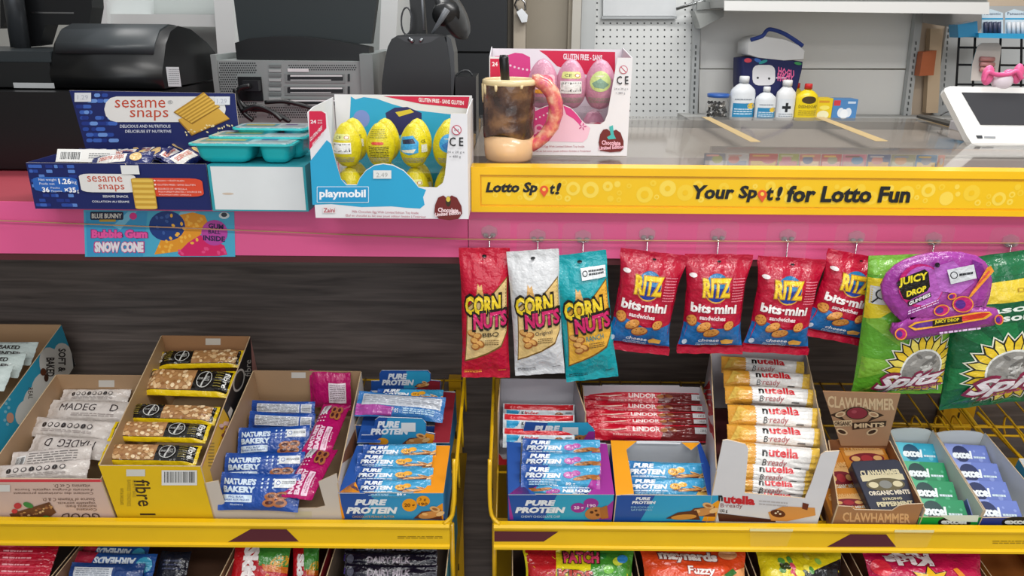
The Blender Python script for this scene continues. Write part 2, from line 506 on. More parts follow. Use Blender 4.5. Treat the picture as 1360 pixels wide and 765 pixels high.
# clear adhesive hooks on the pink band
def hook(px, py, label):
    c = at_y(px, py, FY - 0.005)
    t = thing('adhesive_hook', label, 'hook', c, 'clear stick-on hooks holding the hanging bags')
    sw = 0.034
    mb = MB(CLEAR)
    pl = rrect2(c.x - sw, c.z - 0.042, c.x + sw, c.z + 0.028, 0.009)
    mb.extrude(pl, lambda p, q: V((p[0], q, p[1])), FY - 0.0046, FY - 0.0052, '#ffffff')
    mb.build('backing_plate', t)
    mb = MB(CLOUD)
    pts = []
    for k in range(36):
        a = 2 * math.pi * k / 36; r = 0.0125 + 0.0016 * abs(math.sin(a * 3))
        pts.append((c.x + r * math.cos(a), c.z + 0.006 + r * 0.78 * math.sin(a)))
    mb.extrude(pts, lambda p, q: V((p[0], q, p[1])), FY - 0.0052, FY - 0.009, '#ffffff')
    mb.lathe([(0.0001, 0.005), (0.0035, 0.004), (0.0045, 0.001), (0.003, -0.003), (0.0001, -0.004)], (c.x - 0.006, FY - 0.011, c.z), '#ffffff', 10)
    mb.lathe([(0.0001, 0.005), (0.0035, 0.004), (0.0045, 0.001), (0.003, -0.003), (0.0001, -0.004)], (c.x + 0.006, FY - 0.011, c.z), '#ffffff', 10)
    mt_ = mb.build('flower_mount', t)
    mb = MB(CHROME)
    mb.tube([V((c.x - 0.006, FY - 0.010, c.z)), V((c.x, FY - 0.012, c.z - 0.003)), V((c.x + 0.006, FY - 0.010, c.z))], 0.0009, '#c8c8c8', 6)
    mb.tube([V((c.x, FY - 0.011, c.z - 0.001)), V((c.x, FY - 0.013, c.z - 0.028)), V((c.x, FY - 0.020, c.z - 0.033)), V((c.x, FY - 0.030, c.z - 0.030)), V((c.x, FY - 0.037, c.z - 0.022))], 0.0011, '#c8c8c8', 6)
    mb.build('wire_hook', mt_)
    return t
# ------------------------------------------------------------------ bags hanging from the hooks
def quad_frame(TL, TR, BR, BL, O, n, up=(0, 0, 1)):
    a, b_, c, d = [hit(x, y, O, n) for x, y in (TL, TR, BR, BL)]
    ex = (b_ - a).normalized() + (c - d).normalized(); ey = (a - d).normalized() + (b_ - c).normalized()
    fr = Frame((a + b_ + c + d) / 4, ex, ey)
    return fr, ((b_ - a).length + (c - d).length) / 2, ((a - d).length + (b_ - c).length) / 2
def OT(s, x0, y0, x1, y1, col, oc, d, o=None):
    o = dict(o or {}); o2 = dict(o); o2['b'] = o.get('b', 0.02) + 0.045
    return [('T', s, x0 - d, y0 - d * 0.7, x1 + d, y1 + d * 0.7, oc, o2), ('T', s, x0, y0, x1, y1, col, dict(o, b=o.get('b', 0.02)))]


def cn_items(base, gold, flav, fcol, sub, sticker=False):
    it = [('G', [(0.12, 0.42), (0.3, 0.36), (0.5, 0.38), (0.97, 0.2), (0.97, 0.62), (0.85, 0.73), (0.55, 0.79), (0.06, 0.86), (0.1, 0.62)], '#7a5a20'), ('N',),
          ('G', [(0.14, 0.43), (0.3, 0.38), (0.5, 0.39), (0.96, 0.215), (0.96, 0.61), (0.84, 0.715), (0.55, 0.775), (0.08, 0.845), (0.12, 0.62)], gold), ('N',),
          ('G', [(0.32, 0.36), (0.36, 0.24), (0.4, 0.27), (0.44, 0.25), (0.5, 0.37)], '#d9a860'), ('N',)]
    for k, (cx, cy, a) in enumerate([(0.22, 0.62, 20), (0.34, 0.64, -20), (0.28, 0.675, 10), (0.4, 0.70, 30), (0.3, 0.72, -10)]):
        it += [('E', cx, cy, 0.095, 0.028, '#a25f24', a), ('N',), ('E', cx - 0.01, cy - 0.006, 0.075, 0.019, '#dda65a', a), ('N',)]
    it += OT('CORN', 0.09, 0.335, 0.84, 0.475, '#f3d32c', '#1d1408', 0.03, {'b': 0.045, 'sl': -0.015})
    it += OT('NUTS', 0.26, 0.465, 0.97, 0.585, '#cf1f66', '#1d1408', 0.03, {'b': 0.045, 'sl': -0.03})
    it += [('T', flav, 0.45, 0.61, 0.8, 0.65, fcol, {'b': 0.01, 'sl': -0.01})]
    it += lines(0.5, 0.665, 0.8, 0.71, 3, '#6b5128', 3)
    it += lines(0.06, 0.925, 0.42, 0.955, 2, sub, 2) + lines(0.76, 0.92, 0.92, 0.935, 1, sub, 1)
    if sticker:
        it += [('N',), ('R', 0.5, 0.1, 0.96, 0.185, '#e9ecee'), ('N',), ('E', 0.57, 0.14, 0.05, 0.022, '#20242a'), ('N',), ('E', 0.57, 0.14, 0.035, 0.015, '#e9ecee'), ('N',)] + lines(0.64, 0.12, 0.92, 0.165, 2, '#30343a', 4, 0.6)
    it += [('N',), ('E', 0.5, 0.055, 0.045, 0.012, '#14161a')]
    return it


BAGG = 'snack bags hanging from the clear hooks'
def hang_bag(name, label, cat, corners, Y, T, base, items, seed, tilt=0.04, **kw):
    O = V((0, Y, 0)); n = V((0, -1, 0))
    fr, W, H = quad_frame(*corners, O, n)
    mb, _ = pouch(W, H, T, base, items, seed=seed, **kw)
    o = mb.build(name); o.matrix_world = fr.M()
    return tag(o, label, cat, BAGG)


YB = FY - 0.045
hang_bag('snack_bag', 'tall red bag of barbecue corn snacks on the leftmost hook', 'snack bag', [(614, 328), (673, 330), (681, 500), (609, 502)], YB, 0.030, '#c41034',
         cn_items('', '#e8c98a', 'BBQ', '#2b2010', '#f0a13a'), 11, seal=0.075, pinch=0.06, nu=20, nv=34)
hang_bag('snack_bag', 'tall white bag of original corn snacks between the red and the teal bag', 'snack bag', [(674, 333), (744, 331), (748, 494), (683, 500)], YB - 0.008, 0.030, '#dadbdd',
         cn_items('', '#ecc983', 'Original', '#4a4038', '#6b6b70'), 12, seal=0.075, pinch=0.04, nu=20, nv=34)
hang_bag('snack_bag', 'tall teal bag of ranch corn snacks with small white sticker', 'snack bag', [(738, 337), (810, 334), (816, 497), (747, 511)], YB - 0.004, 0.032, '#14a3ad',
         cn_items('', '#efb43e', 'RANCH', '#0d7f8a', '#0b3f48', True), 13, seal=0.08, pinch=0.06, nu=20, nv=34)


def rz_items():
    it = [('G', [(0, 0.67), (0.2, 0.64), (0.5, 0.7), (0.8, 0.7), (1, 0.66), (1, 0.915), (0, 0.915)], '#1b6fb4'), ('N',),
          ('E', 0.47, 0.305, 0.215, 0.142, '#e8a93a'), ('N',), ('E', 0.47, 0.298, 0.205, 0.135, '#1c3f9c'), ('N',), ('G', ell2(0.47, 0.298, 0.2, 0.132, 0, 12, 180, 360), '#1e77ad'), ('N',)]
    it += OT('RITZ', 0.24, 0.21, 0.70, 0.385, '#f5cf2a', '#c0842a', 0.012, {'b': 0.035, 'sl': 0.0})
    it += [('T', 'bits·mini', 0.07, 0.445, 0.84, 0.54, '#f6f0ee', {'b': 0.04, 'sl': 0.01}), ('T', 'sandwiches', 0.22, 0.565, 0.66, 0.61, '#f2dfe0', {'b': 0.03, 'sl': 0.01}), ('N',)]
    def cracker(cx, cy, rx, ry, a):
        q = [('E', cx + 0.008, cy + 0.01, rx, ry, '#9c4f1e', a), ('N',), ('E', cx, cy, rx * 0.95, ry * 0.93, '#dd9746', a), ('N',)]
        for k in range(5): q.append(('E', cx + rx * 0.5 * math.cos(k * 1.256), cy + ry * 0.5 * math.sin(k * 1.256), rx * 0.09, ry * 0.1, '#9c5a25', a))
        return q + [('N',)]
    it += cracker(0.1, 0.62, 0.08, 0.055, 0) + cracker(0.3, 0.68, 0.125, 0.045, -28) + cracker(0.44, 0.74, 0.135, 0.046, -12) + cracker(0.72, 0.66, 0.09, 0.045, -30)
    it += [('G', [(0.62, 0.84), (0.7, 0.815), (0.84, 0.83), (0.82, 0.87), (0.66, 0.88)], '#f2b44c'), ('T', 'cheese', 0.26, 0.81, 0.6, 0.85, '#e8f0f6', {'b': 0.02})]
    it += lines(0.24, 0.865, 0.6, 0.9, 2, '#b9d2e6', 5)
    it += lines(0.72, 0.2, 0.92, 0.44, 9, '#e77f93', 7, 0.35) + [('E', 0.09, 0.18, 0.06, 0.022, '#ece2e2'), ('N',), ('E', 0.06, 0.86, 0.035, 0.03, '#cfdcea'), ('N',), ('E', 0.5, 0.06, 0.03, 0.01, '#101216')]
    it += [('R', 0.0, 0.922 , 1, 1.0, '#b90f34')]
    return it


RL = ['red and blue cracker sandwich bag next to the teal bag', 'red and blue cracker sandwich bag, second from the teal bag', 'red and blue cracker sandwich bag, third from the teal bag, above the white roll box',
      'twisted red and blue cracker sandwich bag half behind the light green seed bag']
for k, (cs, sk) in enumerate([([(818, 330), (909, 338), (892, 472), (808, 460)], 0), ([(912, 335), (1001, 340), (983, 466), (896, 469)], 0),
                        ([(1004, 337), (1094, 347), (1075, 468), (988, 467)], 0), ([(1092, 335), (1172, 340), (1160, 466), (1070, 436)], 0)]):
    hang_bag('cracker_bag', RL[k], 'snack bag', cs, YB + 0.002 * (k % 2), 0.040, '#b90f34', rz_items(), 21 + k, seal=0.08, pinch=0.13, nu=24, nv=30, wr=0.0016)


def seed_items(dark):
    lt, md = ('#1a7a45', '#0f6238') if dark else ('#7fb63a', '#4f9426')
    it = []
    cx, cy = (0.62, 0.7)
    for k in range(9):
        a0 = math.radians(k * 40 + 5); a1 = math.radians(k * 40 + 21)
        def cl(x, y): return (min(1, max(0.02, x)), min(0.985, max(0.3, y)))
        pts = [(cx, cy)] + [cl(cx + 0.95 * math.cos(a0 + (a1 - a0) * q / 4), cy + 0.6 * math.sin(a0 + (a1 - a0) * q / 4)) for q in range(5)]
        it.append(('G', pts, lt))
    it += [('N',), ('G', [(0.0, 0.0), (1, 0.0), (1, 0.12), (0, 0.12)], '#78b43c' if not dark else '#146a3f'), ('N',)]
    if dark: it += [('G', [(0, 0.16), (1, 0.13), (1, 0.27), (0.5, 0.28), (0, 0.27)], '#e3c83a'), ('N',), ('G', [(0, 0.27), (1, 0.275), (1, 0.4), (0, 0.4)], '#0f5c39'), ('N',),
                    ('T', 'Seasoned', 0.03, 0.29, 0.95, 0.335, '#e6efe6', {'b': 0.03}), ('T', 'assaisonnées', 0.03, 0.345, 0.99, 0.39, '#e6efe6', {'b': 0.03}), ('N',), ('T', 'DILL TAST', 0.5, 0.19, 0.95, 0.215, '#b8902a', {})]
    else: it += [('G', [(0, 0.14), (1, 0.13), (1, 0.34), (0.6, 0.3), (0.3, 0.32), (0.14, 0.4), (0, 0.42)], '#e6d02c'), ('N',), ('R', 0.02, 0.19, 0.22, 0.31, '#d9dde0'), ('N',), ('E', 0.12, 0.24, 0.06, 0.035, '#23262a'), ('N',), ('E', 0.12, 0.24, 0.045, 0.026, '#c9ced2'), ('G', [(0.03, 0.3), (0.045, 0.305), (0.09, 0.268), (0.08, 0.262)], '#23262a'), ('N',)]
    cy = 0.77 if not dark else 0.72; cx = 0.66 if not dark else 0.5; ar = 0.62
    R = 0.42 if not dark else 0.40
    for layer, (rm, col) in enumerate([(1.06, '#e9ead8'), (1.0, '#1c1a10')]):
        pts = []
        for k in range(44):
            rr = R * rm * (1 if k % 2 == 0 else 0.80); t = 2 * math.pi * k / 44
            pts.append((min(0.995, cx + rr * math.cos(t)), min(0.97, cy + rr * ar * math.sin(t))))
        it += [('G', pts, col), ('N',)]
    for k in range(22):
        t = 2 * math.pi * k / 22; c, s = math.cos(t), math.sin(t)
        def P(r, o): return (min(0.99, cx + R * (r * c - o * s)), min(0.965, cy + R * ar * (r * s + o * c)))
        it.append(('G', [P(0.5, -0.06), P(0.75, -0.09), P(0.95, 0), P(0.75, 0.09), P(0.5, 0.06)], '#e9c62c' if k % 3 else '#efdb62'))
    it += [('N',), ('E', cx, cy, R * 0.58, R * 0.58 * ar, '#e6e8e4'), ('N',), ('E', cx, cy, R * 0.53, R * 0.53 * ar, '#94928e'), ('N',)]
    rnd = random.Random(4)
    for k in range(26):
        a = rnd.uniform(0, 6.28); r = R * 0.42 * math.sqrt(rnd.random())
        it.append(('E', cx + r * math.cos(a), cy + r * ar * math.sin(a), 0.045, 0.011, rnd.choice(['#c9c8c4', '#6f6d6a', '#b0aeaa']), rnd.uniform(-80, 80)))
    it += [('N',)] + OT('Spitz', cx - 0.46 if not dark else 0.16, cy + 0.05, cx + 0.30 if not dark else 0.98, cy + 0.195, '#f1e9ee', '#8c2148', 0.035, {'b': 0.04, 's': 0.35, 'sl': -0.05})
    it += lines(cx - 0.1, cy + 0.17, cx + 0.3, cy + 0.19, 1, '#b3466e', 3, 0.7, -0.1)
    return it


hang_bag('seed_bag', 'light green sunflower seed bag with yellow band behind the purple pouch', 'snack bag', [(1147, 341), (1272, 335), (1258, 522), (1136, 524)], YB - 0.036, 0.045, '#5da32c',
         seed_items(False), 31, seal=0.03, pinch=0.04, nu=26, nv=34, back='#c9ccc8')
hang_bag('seed_bag', 'dark green sunflower seed bag with yellow band at the right edge', 'snack bag', [(1252, 337), (1412, 336), (1412, 518), (1256, 551)], YB - 0.03, 0.05, '#10643c',
         seed_items(True), 32, seal=0.03, pinch=0.04, nu=28, nv=34, wr=0.002)

# purple shaped pouch in front of the seed bags
ol = [(1171, 380), (1179, 364), (1190, 353), (1203, 346), (1221, 340), (1240, 336), (1260, 335), (1278, 335.5), (1298, 340), (1309, 348), (1314, 357), (1318, 373), (1315, 393), (1309, 408), (1324, 410), (1328.5, 422), (1320, 432), (1295, 437),
      (1268, 441), (1240, 446), (1215, 450), (1192, 452), (1183, 441), (1187, 430), (1199.5, 429), (1185, 415), (1174, 399)]
fr = Frame(V((0, YB - 0.075, 0)), (1, 0, 0), (0, 0, 1))
P0 = [fr.px(x, y) for x, y in ol]
cx0 = sum(p[0] for p in P0) / len(P0); cy0 = sum(p[1] for p in P0) / len(P0)
mb = MB(FILM); mb.sm = True
def ring(s, zz): return [V((cx0 + (p[0] - cx0) * s, YB - 0.075 - zz + 0.0006 * math.sin(i * 2.3), cy0 + (p[1] - cy0) * s)) for i, p in enumerate(P0)]
rings = [ring(1, -0.006), ring(1.0, -0.0), ring(0.965, 0.0006), ring(0.93, 0.004), ring(0.86, 0.0062), ring(0.7, 0.0072)]
n = len(P0); mb.v.extend([tuple(p) for r_ in rings for p in r_])
for j in range(len(rings) - 1):
    for i in range(n): mb.face([j * n + i, j * n + (i + 1) % n, (j + 1) * n + (i + 1) % n, (j + 1) * n + i], '#9c3a98')
t = tessellate_polygon([[V((p[0], p[1], 0)) for p in P0]])
for q in t: mb.face([n * (len(rings) - 1) + q[0], n * (len(rings) - 1) + q[1], n * (len(rings) - 1) + q[2]], '#a8489f'); mb.face([q[2], q[1], q[0]], '#c9c3cc')
it = [('E', 1219, 377, 30, 29, '#c01c72', 0), ('N',), ('E', 1222, 377, 26, 26, '#b45cb8', 0), ('N',), ('G', [(1236, 352), (1262, 344), (1290, 372), (1270, 388), (1244, 384)], '#b866c0'), ('G', [(1286, 342), (1300, 348), (1306, 366), (1296, 372)], '#7d2a8c'), ('N',)]
it += [('G', [(1187, 373), (1196, 366), (1224, 355), (1229, 359), (1231, 378), (1227, 384), (1204, 396), (1196, 394)], '#17130c'), ('N',)]
it += [('T', 'JUICY', 1190, 367, 1228, 380, '#f0dc2e', {'b': 0.04, 'sl': -9}), ('T', 'DROP', 1200, 384, 1226, 392, '#f0dc2e', {'b': 0.05, 'sl': -8}), ('N',), ('G', [(1201, 398), (1231, 385), (1233, 391), (1203, 404)], '#1a1514'), ('N',),
       ('T', 'GUMMIES', 1203, 398, 1231, 403, '#f3eef0', {'b': 0.04, 'sl': -12.5})]
it += lines(1202, 410, 1242, 416, 2, '#e0bfe6', 3, 0.5, -0.38)
for cx, cy, rx, ry, a in [(1246, 409, 10.5, 7.5, -15), (1274, 401, 14, 11, 0), (1259.5, 390.5, 6, 4.5, -20), (1192, 440, 8, 8, 0), (1321, 421, 6, 7, 0)]:
    it += [('E', cx, cy, rx, ry, '#f29a2e', a), ('N',), ('E', cx, cy, rx - 1.5, ry - 1.5, '#c41f6e', a), ('N',), ('E', cx - rx * 0.25, cy, rx * 0.5, ry * 0.55, '#5b2b8c', a), ('N',)]
it += [('G', [(1280, 392), (1284, 391), (1314, 357), (1310, 350), (1305, 352), (1293, 372)], '#f29a2e'), ('N',), ('G', [(1284, 385), (1309, 358), (1307, 356), (1294, 371)], '#d8504a'), ('N',)]
it += [('G', [(1201, 430), (1210, 424), (1250, 418), (1290, 411), (1308, 410), (1312, 414), (1303, 420), (1250, 429), (1210, 435)], '#efab2c'), ('N',), ('G', [(1205, 430), (1212, 426), (1234, 422), (1234, 429), (1212, 432)], '#5d2b86'), ('G', [(1233, 422), (1273, 416), (1273, 424), (1233, 430)], '#261a12'),
       ('G', [(1272, 416), (1300, 411.5), (1309, 412), (1300, 418), (1272, 423)], '#d3352a'), ('N',), ('T', 'JUICY DROP', 1236, 421.5, 1268, 427, '#f0dc2e', {'b': 0.03, 'sl': -3.5})]
it += [('N',), ('G', [(1252, 355), (1287, 348), (1291, 366), (1257, 374)], '#d9dce0'), ('N',), ('E', 1261, 362, 5, 5, '#22252a'), ('N',), ('E', 1261, 362, 3.8, 3.8, '#d9dce0'), ('N',)] + lines(1268, 360, 1286, 363, 1, '#2a2d33', 2, 1, -0.15) + lines(1242, 437, 1296, 440, 1, '#e4c5ea', 4, 0.8, -0.12)
it += [('E', 1239, 348.5, 3.4, 3.4, '#1c0f24')]
draw(mb, it, lambda x, y: fr.px(x, y), lambda u, v, w_: V((u, YB - 0.0835 - w_, v)), step=0.00012, off=0.0003)
mb.sm = False
tag(mb.build('candy_pouch', loc=(cx0, YB - 0.075, cy0)), 'purple shaped gummy candy pouch hanging over the two green seed bags', 'candy pouch')

for k, (x, y, lab) in enumerate([(650, 312, 'clear hook holding the tall red bag'), (714, 317, 'clear hook holding the tall white bag'), (774, 318, 'clear hook holding the tall teal bag'), (859, 315, 'clear hook holding the cracker bag next to the teal bag'),
                    (953, 316, 'clear hook holding the second cracker bag'), (1045, 317, 'clear hook holding the third cracker bag'), (1136, 319, 'clear hook holding the twisted cracker bag'), (1238, 321, 'clear hook holding the purple pouch'), (1340, 324, 'clear hook holding the dark green seed bag')]):
    hook(x, y, lab)

# frozen treat advert stuck on the pink band
pf_ = Frame(V((0, FY - 0.0048, 0)), (1, 0, 0), (0, 0, 1))
q = [pf_.px(x, y) for x, y in ((113, 341), (312.5, 341), (311, 281), (111, 279))]
mb = MB(mat('sticker_vinyl', 0.35, 0.5)); mb.extrude(q, lambda p, w_: pf_.p(p[0], p[1], w_), -0.0005, 0, '#4fb4d6', '#4fb4d6')
it = [('G', [(114, 281), (196, 281), (190, 340), (116, 340)], '#3f9fd0'), ('G', [(150, 300), (170, 281), (182, 281), (160, 305)], '#7cc6e4'), ('G', [(240, 281), (262, 281), (226, 300)], '#8fd0ea'), ('N',),
      ('R', 120, 281, 164, 292, '#1d2340', 2), ('N',), ('T', 'BLUE BUNNY', 122, 283.5, 162, 290, '#e6e4dc', {'b': 0.03}), ('R', 132, 291.5, 154, 294.5, '#c9a23a', 1), ('E', 177, 287, 5, 4.6, '#e03a8c'),
      ('E', 222, 300, 24, 20, '#1f3f86'), ('N',), ('G', [(205, 338), (214, 318), (226, 298), (240, 285), (256, 282), (272, 286), (278, 300), (262, 316), (250, 330), (236, 334)], '#f0a02c'), ('N',), ('G', [(236, 336), (250, 322), (266, 312), (282, 318), (298, 326), (302, 338), (290, 340), (240, 340)], '#e0246a'), ('N',)]
rnd = random.Random(21)
for k in range(60):
    x, y = rnd.uniform(206, 300), rnd.uniform(284, 337)
    c = '#3f62a8' if x < 222 + (300 - y) * 0.3 and y < 318 else ('#ffc04a' if y < 330 - (x - 210) * 0.28 + 8 and x < 278 else '#f0508c' if y > 316 else None)
    if c: it.append(('E', x, y, 2.6, 1.8, c, rnd.uniform(0, 90)))
it = spaced(it) if 'spaced' in globals() else it
it += [('N',), ('E', 285, 309, 17.5, 17, '#c04aa8'), ('N',), ('T', 'GUM', 277, 296, 297, 303, '#2a2350', {'b': 0.04, 'sl': 2}), ('T', 'BALL', 277, 305, 293, 310, '#2a2350', {'b': 0.02, 'sl': 1}), ('T', 'INSIDE', 270, 312, 299, 319, '#2a2350', {'b': 0.04, 'sl': 2})]
it += OT('Bubble Gum', 122, 305, 196, 316, '#f05aa8', '#9a2a78', 1.2, {'b': 0.06}) + OT('SNOW CONE', 126, 321, 191, 335, '#f3eef4', '#d0348a', 1.4, {'b': 0.07}) + [('E', 298, 286, 7, 4.5, '#e4e8ea'), ('N',), ('E', 298, 285, 4, 3, '#3a4450')]
draw(mb, it, lambda x, y: pf_.px(x, y), lambda u, v, w_: pf_.p(u, min(q[2][1], max(q[0][1], v)), w_), step=0.00006)
tag(mb.build('advert_sticker', loc=pf_.p(q[0][0], q[0][1])), 'bright blue snow cone advert sticker on the pink band below sesame box', 'sticker')
# ------------------------------------------------------------------ lottery counter on the right
gx0 = at_y(625, 250, FY).x
lot = thing('lottery_display_case', 'glass-topped counter case with yellow lottery sign along its front', 'display case', (0.4, 1.5, TOPZ))
SY = FY - 0.03                                       # sign front plane
zt = at_y(900, 223.5, SY).z; zb = at_y(900, 283, SY).z
sx0 = at_y(626, 250, SY).x; sx1 = 1.45
print('sign', zt, zb, sx0)
mb = MB(YELLOWM)
mb.box((sx0, SY, zb), (sx1, SY + 0.012, zt - 0.011), '#f2b90a')
mb.box((sx0, SY - 0.004, zt - 0.012), (sx1, SY + 0.03, zt), '#f5bf0c')
mb.box((sx0, SY - 0.004, zb), (sx1, SY, zb + 0.009), '#f5bf0c')
mb.box((sx0, SY - 0.004, zb + 0.009), (sx0 + 0.014, SY, zt - 0.012), '#f5bf0c')
mb.build('sign_frame', lot)
fr = Frame(V((0, SY, 0)), (1, 0, 0), (0, 0, 1))
mb = MB(mat('sign_print', 0.35, 0.5))
u0, v0 = sx0 + 0.016, zb + 0.012; u1, v1 = sx1, zt - 0.016
mb.box((u0, SY - 0.0016, v0), (u1, SY - 0.0002, v1), '#f0c113')
rnd = random.Random(8); it = []
def spaced(l):
    o = []
    for i, q in enumerate(l):
        o.append(q)
        if i % 9 == 8: o.append(('N',))
    return o
for k in range(900):
    x = rnd.uniform(u0 + 0.012, u1 - 0.012); r = rnd.choice([0.013, 0.011, 0.008, 0.005, 0.004]); y = rnd.uniform(v0 + r + 0.002, v1 - 0.002 - r)
    if any(math.hypot(x - q[1], y - q[2]) < r + q[3] + 0.0012 for q in it): continue
    it.append(('E', x, y, r, r, rnd.choice(['#f3d040', '#f2cb34', '#f4d450'])))
core = [(q[0], q[1], q[2], q[3] * rnd.choice([0.35, 0.5, 0.55, 0.0001]), 0, '#f0c113') for q in it]; core = [(q[0], q[1], q[2], q[3], q[3], q[5]) for q in core]
ng = [('G', ell2(q[1], q[2], q[3], q[4], 0, 24), q[5]) for q in it]
draw(mb, ng, lambda x, y: (x, y), lambda u, v, w_: V((u, SY - 0.0016 - w_, v)), off=0.0001)
draw(mb, core, lambda x, y: (x, y), lambda u, v, w_: V((u, SY - 0.0016 - w_, v)), off=0.0003)
B = {'b': 0.038, 's': 0.2}
it = [('T', 'Lotto Sp', 645, 241.5, 714, 259, '#15171a', dict(B, b=0.045)), ('T', 't', 730, 244, 737, 257.5, '#15171a', B), ('T', '!', 737, 242, 745.5, 258, '#15171a', B),
      ('T', 'Your', 920, 245.5, 975, 264, '#15171a', B), ('T', 'Sp', 980, 246, 1005, 268, '#15171a', B), ('T', 't', 1017, 248, 1027, 266, '#15171a', B), ('T', '!', 1029, 247, 1039, 266, '#15171a', B),
      ('T', 'for Lotto Fun', 1044, 246, 1208, 268, '#15171a', dict(B, sl=1)),
      ('N',)]
for cx, cy, r in ((722.5, 251.5, 5.6), (1011.5, 257.5, 6)):
    it += [('G', ell2(cx, cy, r, r, 0, 16, 140, 400) + [(cx, cy + r * 1.75)], '#e4572a'), ('N',), ('E', cx, cy - 0.5, r * 0.42, r * 0.42, '#f4d34a'), ('N',)]
draw(mb, it, lambda x, y: fr.px(x, y), lambda u, v, w_: V((u, SY - 0.0019 - w_, v)), off=0.0004)
mb.build('sign_panel', lot)
# body below the glass
GZ = zt - 0.004; gy1 = at_z(1000, 155, GZ).y
print('glass depth', gy1)
mb = MB(STEEL)
mb.box((gx0 - 0.02, FY + 0.02, zb), (sx1, gy1 - 0.02, zb + 0.006), '#c2bfbb')
mb.box((gx0 - 0.02, gy1 - 0.02, zb), (sx1, gy1 - 0.01, GZ - 0.008), '#9a9894')
mb.box((gx0 - 0.02, SY + 0.012, zb), (gx0 - 0.012, gy1 - 0.01, GZ - 0.008), '#b9912a')
mb.box((gx0 - 0.012, FY + 0.21, zb + 0.006), (sx1, FY + 0.213, GZ - 0.02), '#c9c5c8')
mb.box((gx0 - 0.01, FY + 0.215, GZ - 0.03), (sx1, gy1 - 0.021, GZ - 0.026), '#b9b6b2')
mb.build('case_body', lot)
mb = MB(GLASS); mb.box((gx0 - 0.015, SY + 0.012, GZ - 0.007), (sx1, gy1, GZ - 0.001), '#ffffff'); mb.build('glass_top', lot)
mb = MB(mat('brushed_rail', 0.2, 0.5, metal=0.8)); a = at_z(945, 189, GZ); 
mb.box((a.x, a.y - 0.004, GZ - 0.02), (sx1, a.y + 0.008, GZ - 0.0085), '#d8d4d2'); mb.build('inner_rail', lot)
for q in ([(997, 188), (1011, 188), (943, 155), (932, 155)], [(1163, 187), (1180, 187), (1094, 155), (1082, 155)]):
    mb = MB(mat('tape', 0.5, 0.3)); p = [at_z(x, y, GZ - 0.0002) for x, y in q]
    mb.extrude([(v.x, v.y) for v in p], lambda p, z: V((p[0], p[1], z)), GZ - 0.001, GZ - 0.0006, '#ab9468'); mb.build('tape_strip', lot)
# lottery tickets fanned in the case
tcols = [('#8a93a8', '#c9ccd6'), ('#c7cdd6', '#8496b8'), ('#c65a4e', '#e3c23c'), ('#a7b35a', '#d98a8a'), ('#cf7f7a', '#f0d8b0'), ('#c9525c', '#efb9b4'), ('#d37f9b', '#c9a9a0'), ('#5c6ea0', '#e0b54c'), ('#a4ab86', '#cdd3b0'), ('#4d8fc4', '#f0d88a'), ('#d98f86', '#f2c84c'), ('#d8a76a', '#8a4a3a')]
edges = [935, 964, 995, 1034, 1062, 1091, 1119, 1152, 1184, 1217, 1246, 1256]
for k in range(11):
    xl, xr = edges[k], edges[k + 1] - 1.5
    TY = FY + 0.195
    a = at_y(xl, 215, TY); b_ = at_y(xr, 215, TY)
    y0 = TY
    f2 = Frame(V(((a.x + b_.x) / 2, TY, zb + 0.02)), (1, 0, 0), (0, 0.05, 0.99))
    W = (b_.x - a.x); H = GZ - 0.009 - zb - 0.02
    mb = MB(CARD)
    mb.box((-W / 2, 0, -0.001), (W / 2, H, 0), tcols[k][0], f2.M())
    rnd = random.Random(k)
    it = [('R', 0.06, 0.35, 0.94, 0.6, tcols[k][1]), ('N',), ('E', rnd.uniform(0.3, 0.7), 0.28, 0.25, 0.2, tcols[(k + 3) % 12][0]), ('N',), ('R', 0.08, 0.72, 0.92, 0.86, '#e9e6e0'), ('R', 0.1, 0.06, 0.7, 0.14, tcols[(k + 5) % 12][1])]
    draw(mb, it, lambda x, y: ((x - 0.5) * W, (1 - y) * H), lambda u, v, w_: f2.p(u, v, w_))
    names = ['dark grey', 'pale blue', 'red and yellow', 'olive and pink', 'salmon', 'crimson', 'rose', 'navy and gold', 'sage green', 'sky blue', 'pink and yellow']
    tag(mb.build('lottery_ticket', loc=f2.O), '%s lottery ticket under the counter glass' % names[k], 'lottery ticket', 'lottery tickets under the glass')


def bilin(fr, q, px_mode=True): return fr
# ------------------------------------------------------------------ sesame snack box
CT = TOPZ + 0.0008
def boxframe(xl, xr, ybot, Y, zbase=CT):
    """frame at the bottom-left of a box front standing at depth Y"""
    a = at_y(xl, ybot, Y); b_ = at_y(xr, ybot, Y)
    return Frame(V((a.x, Y, zbase)), (1, 0, 0), (0, 0, 1)), b_.x - a.x
SCARD = CARD
Yf = at_z(150, 278, CT).y
def card_panel(mb, fr, pts, t, c_out, c_in, w0=0.0, ce='#d8cdb8'):
    """pts in (u,v) of the frame; outer face at w0, inner at w0-t"""
    mb.extrude(pts, lambda p, w_: fr.p(p[0], p[1], w_), w0 - t, w0, c_in, c_out, ce)
NAVY = '#16215e'
t = thing('snack_display_box', 'open navy blue sesame snack display box with raised printed lid', 'display box', (at_y(150, 278, Yf).x, Yf + 0.07, CT))
a, b_ = at_y(45, 275, Yf), at_y(279, 282, Yf)
tl, tr = at_y(35, 212, Yf), at_y(277, 222, Yf)
fr = Frame(V(((a.x + tl.x) / 2, Yf, CT)), (1, 0, 0), (0, 0, 1)); W = (b_.x + tr.x) / 2 - fr.O.x; H = (tl.z + tr.z) / 2 - CT
print('sesame', W, H)
D = 0.13
cream = '#e3e0dc'
mb = MB(CARD); cw = W * 0.045
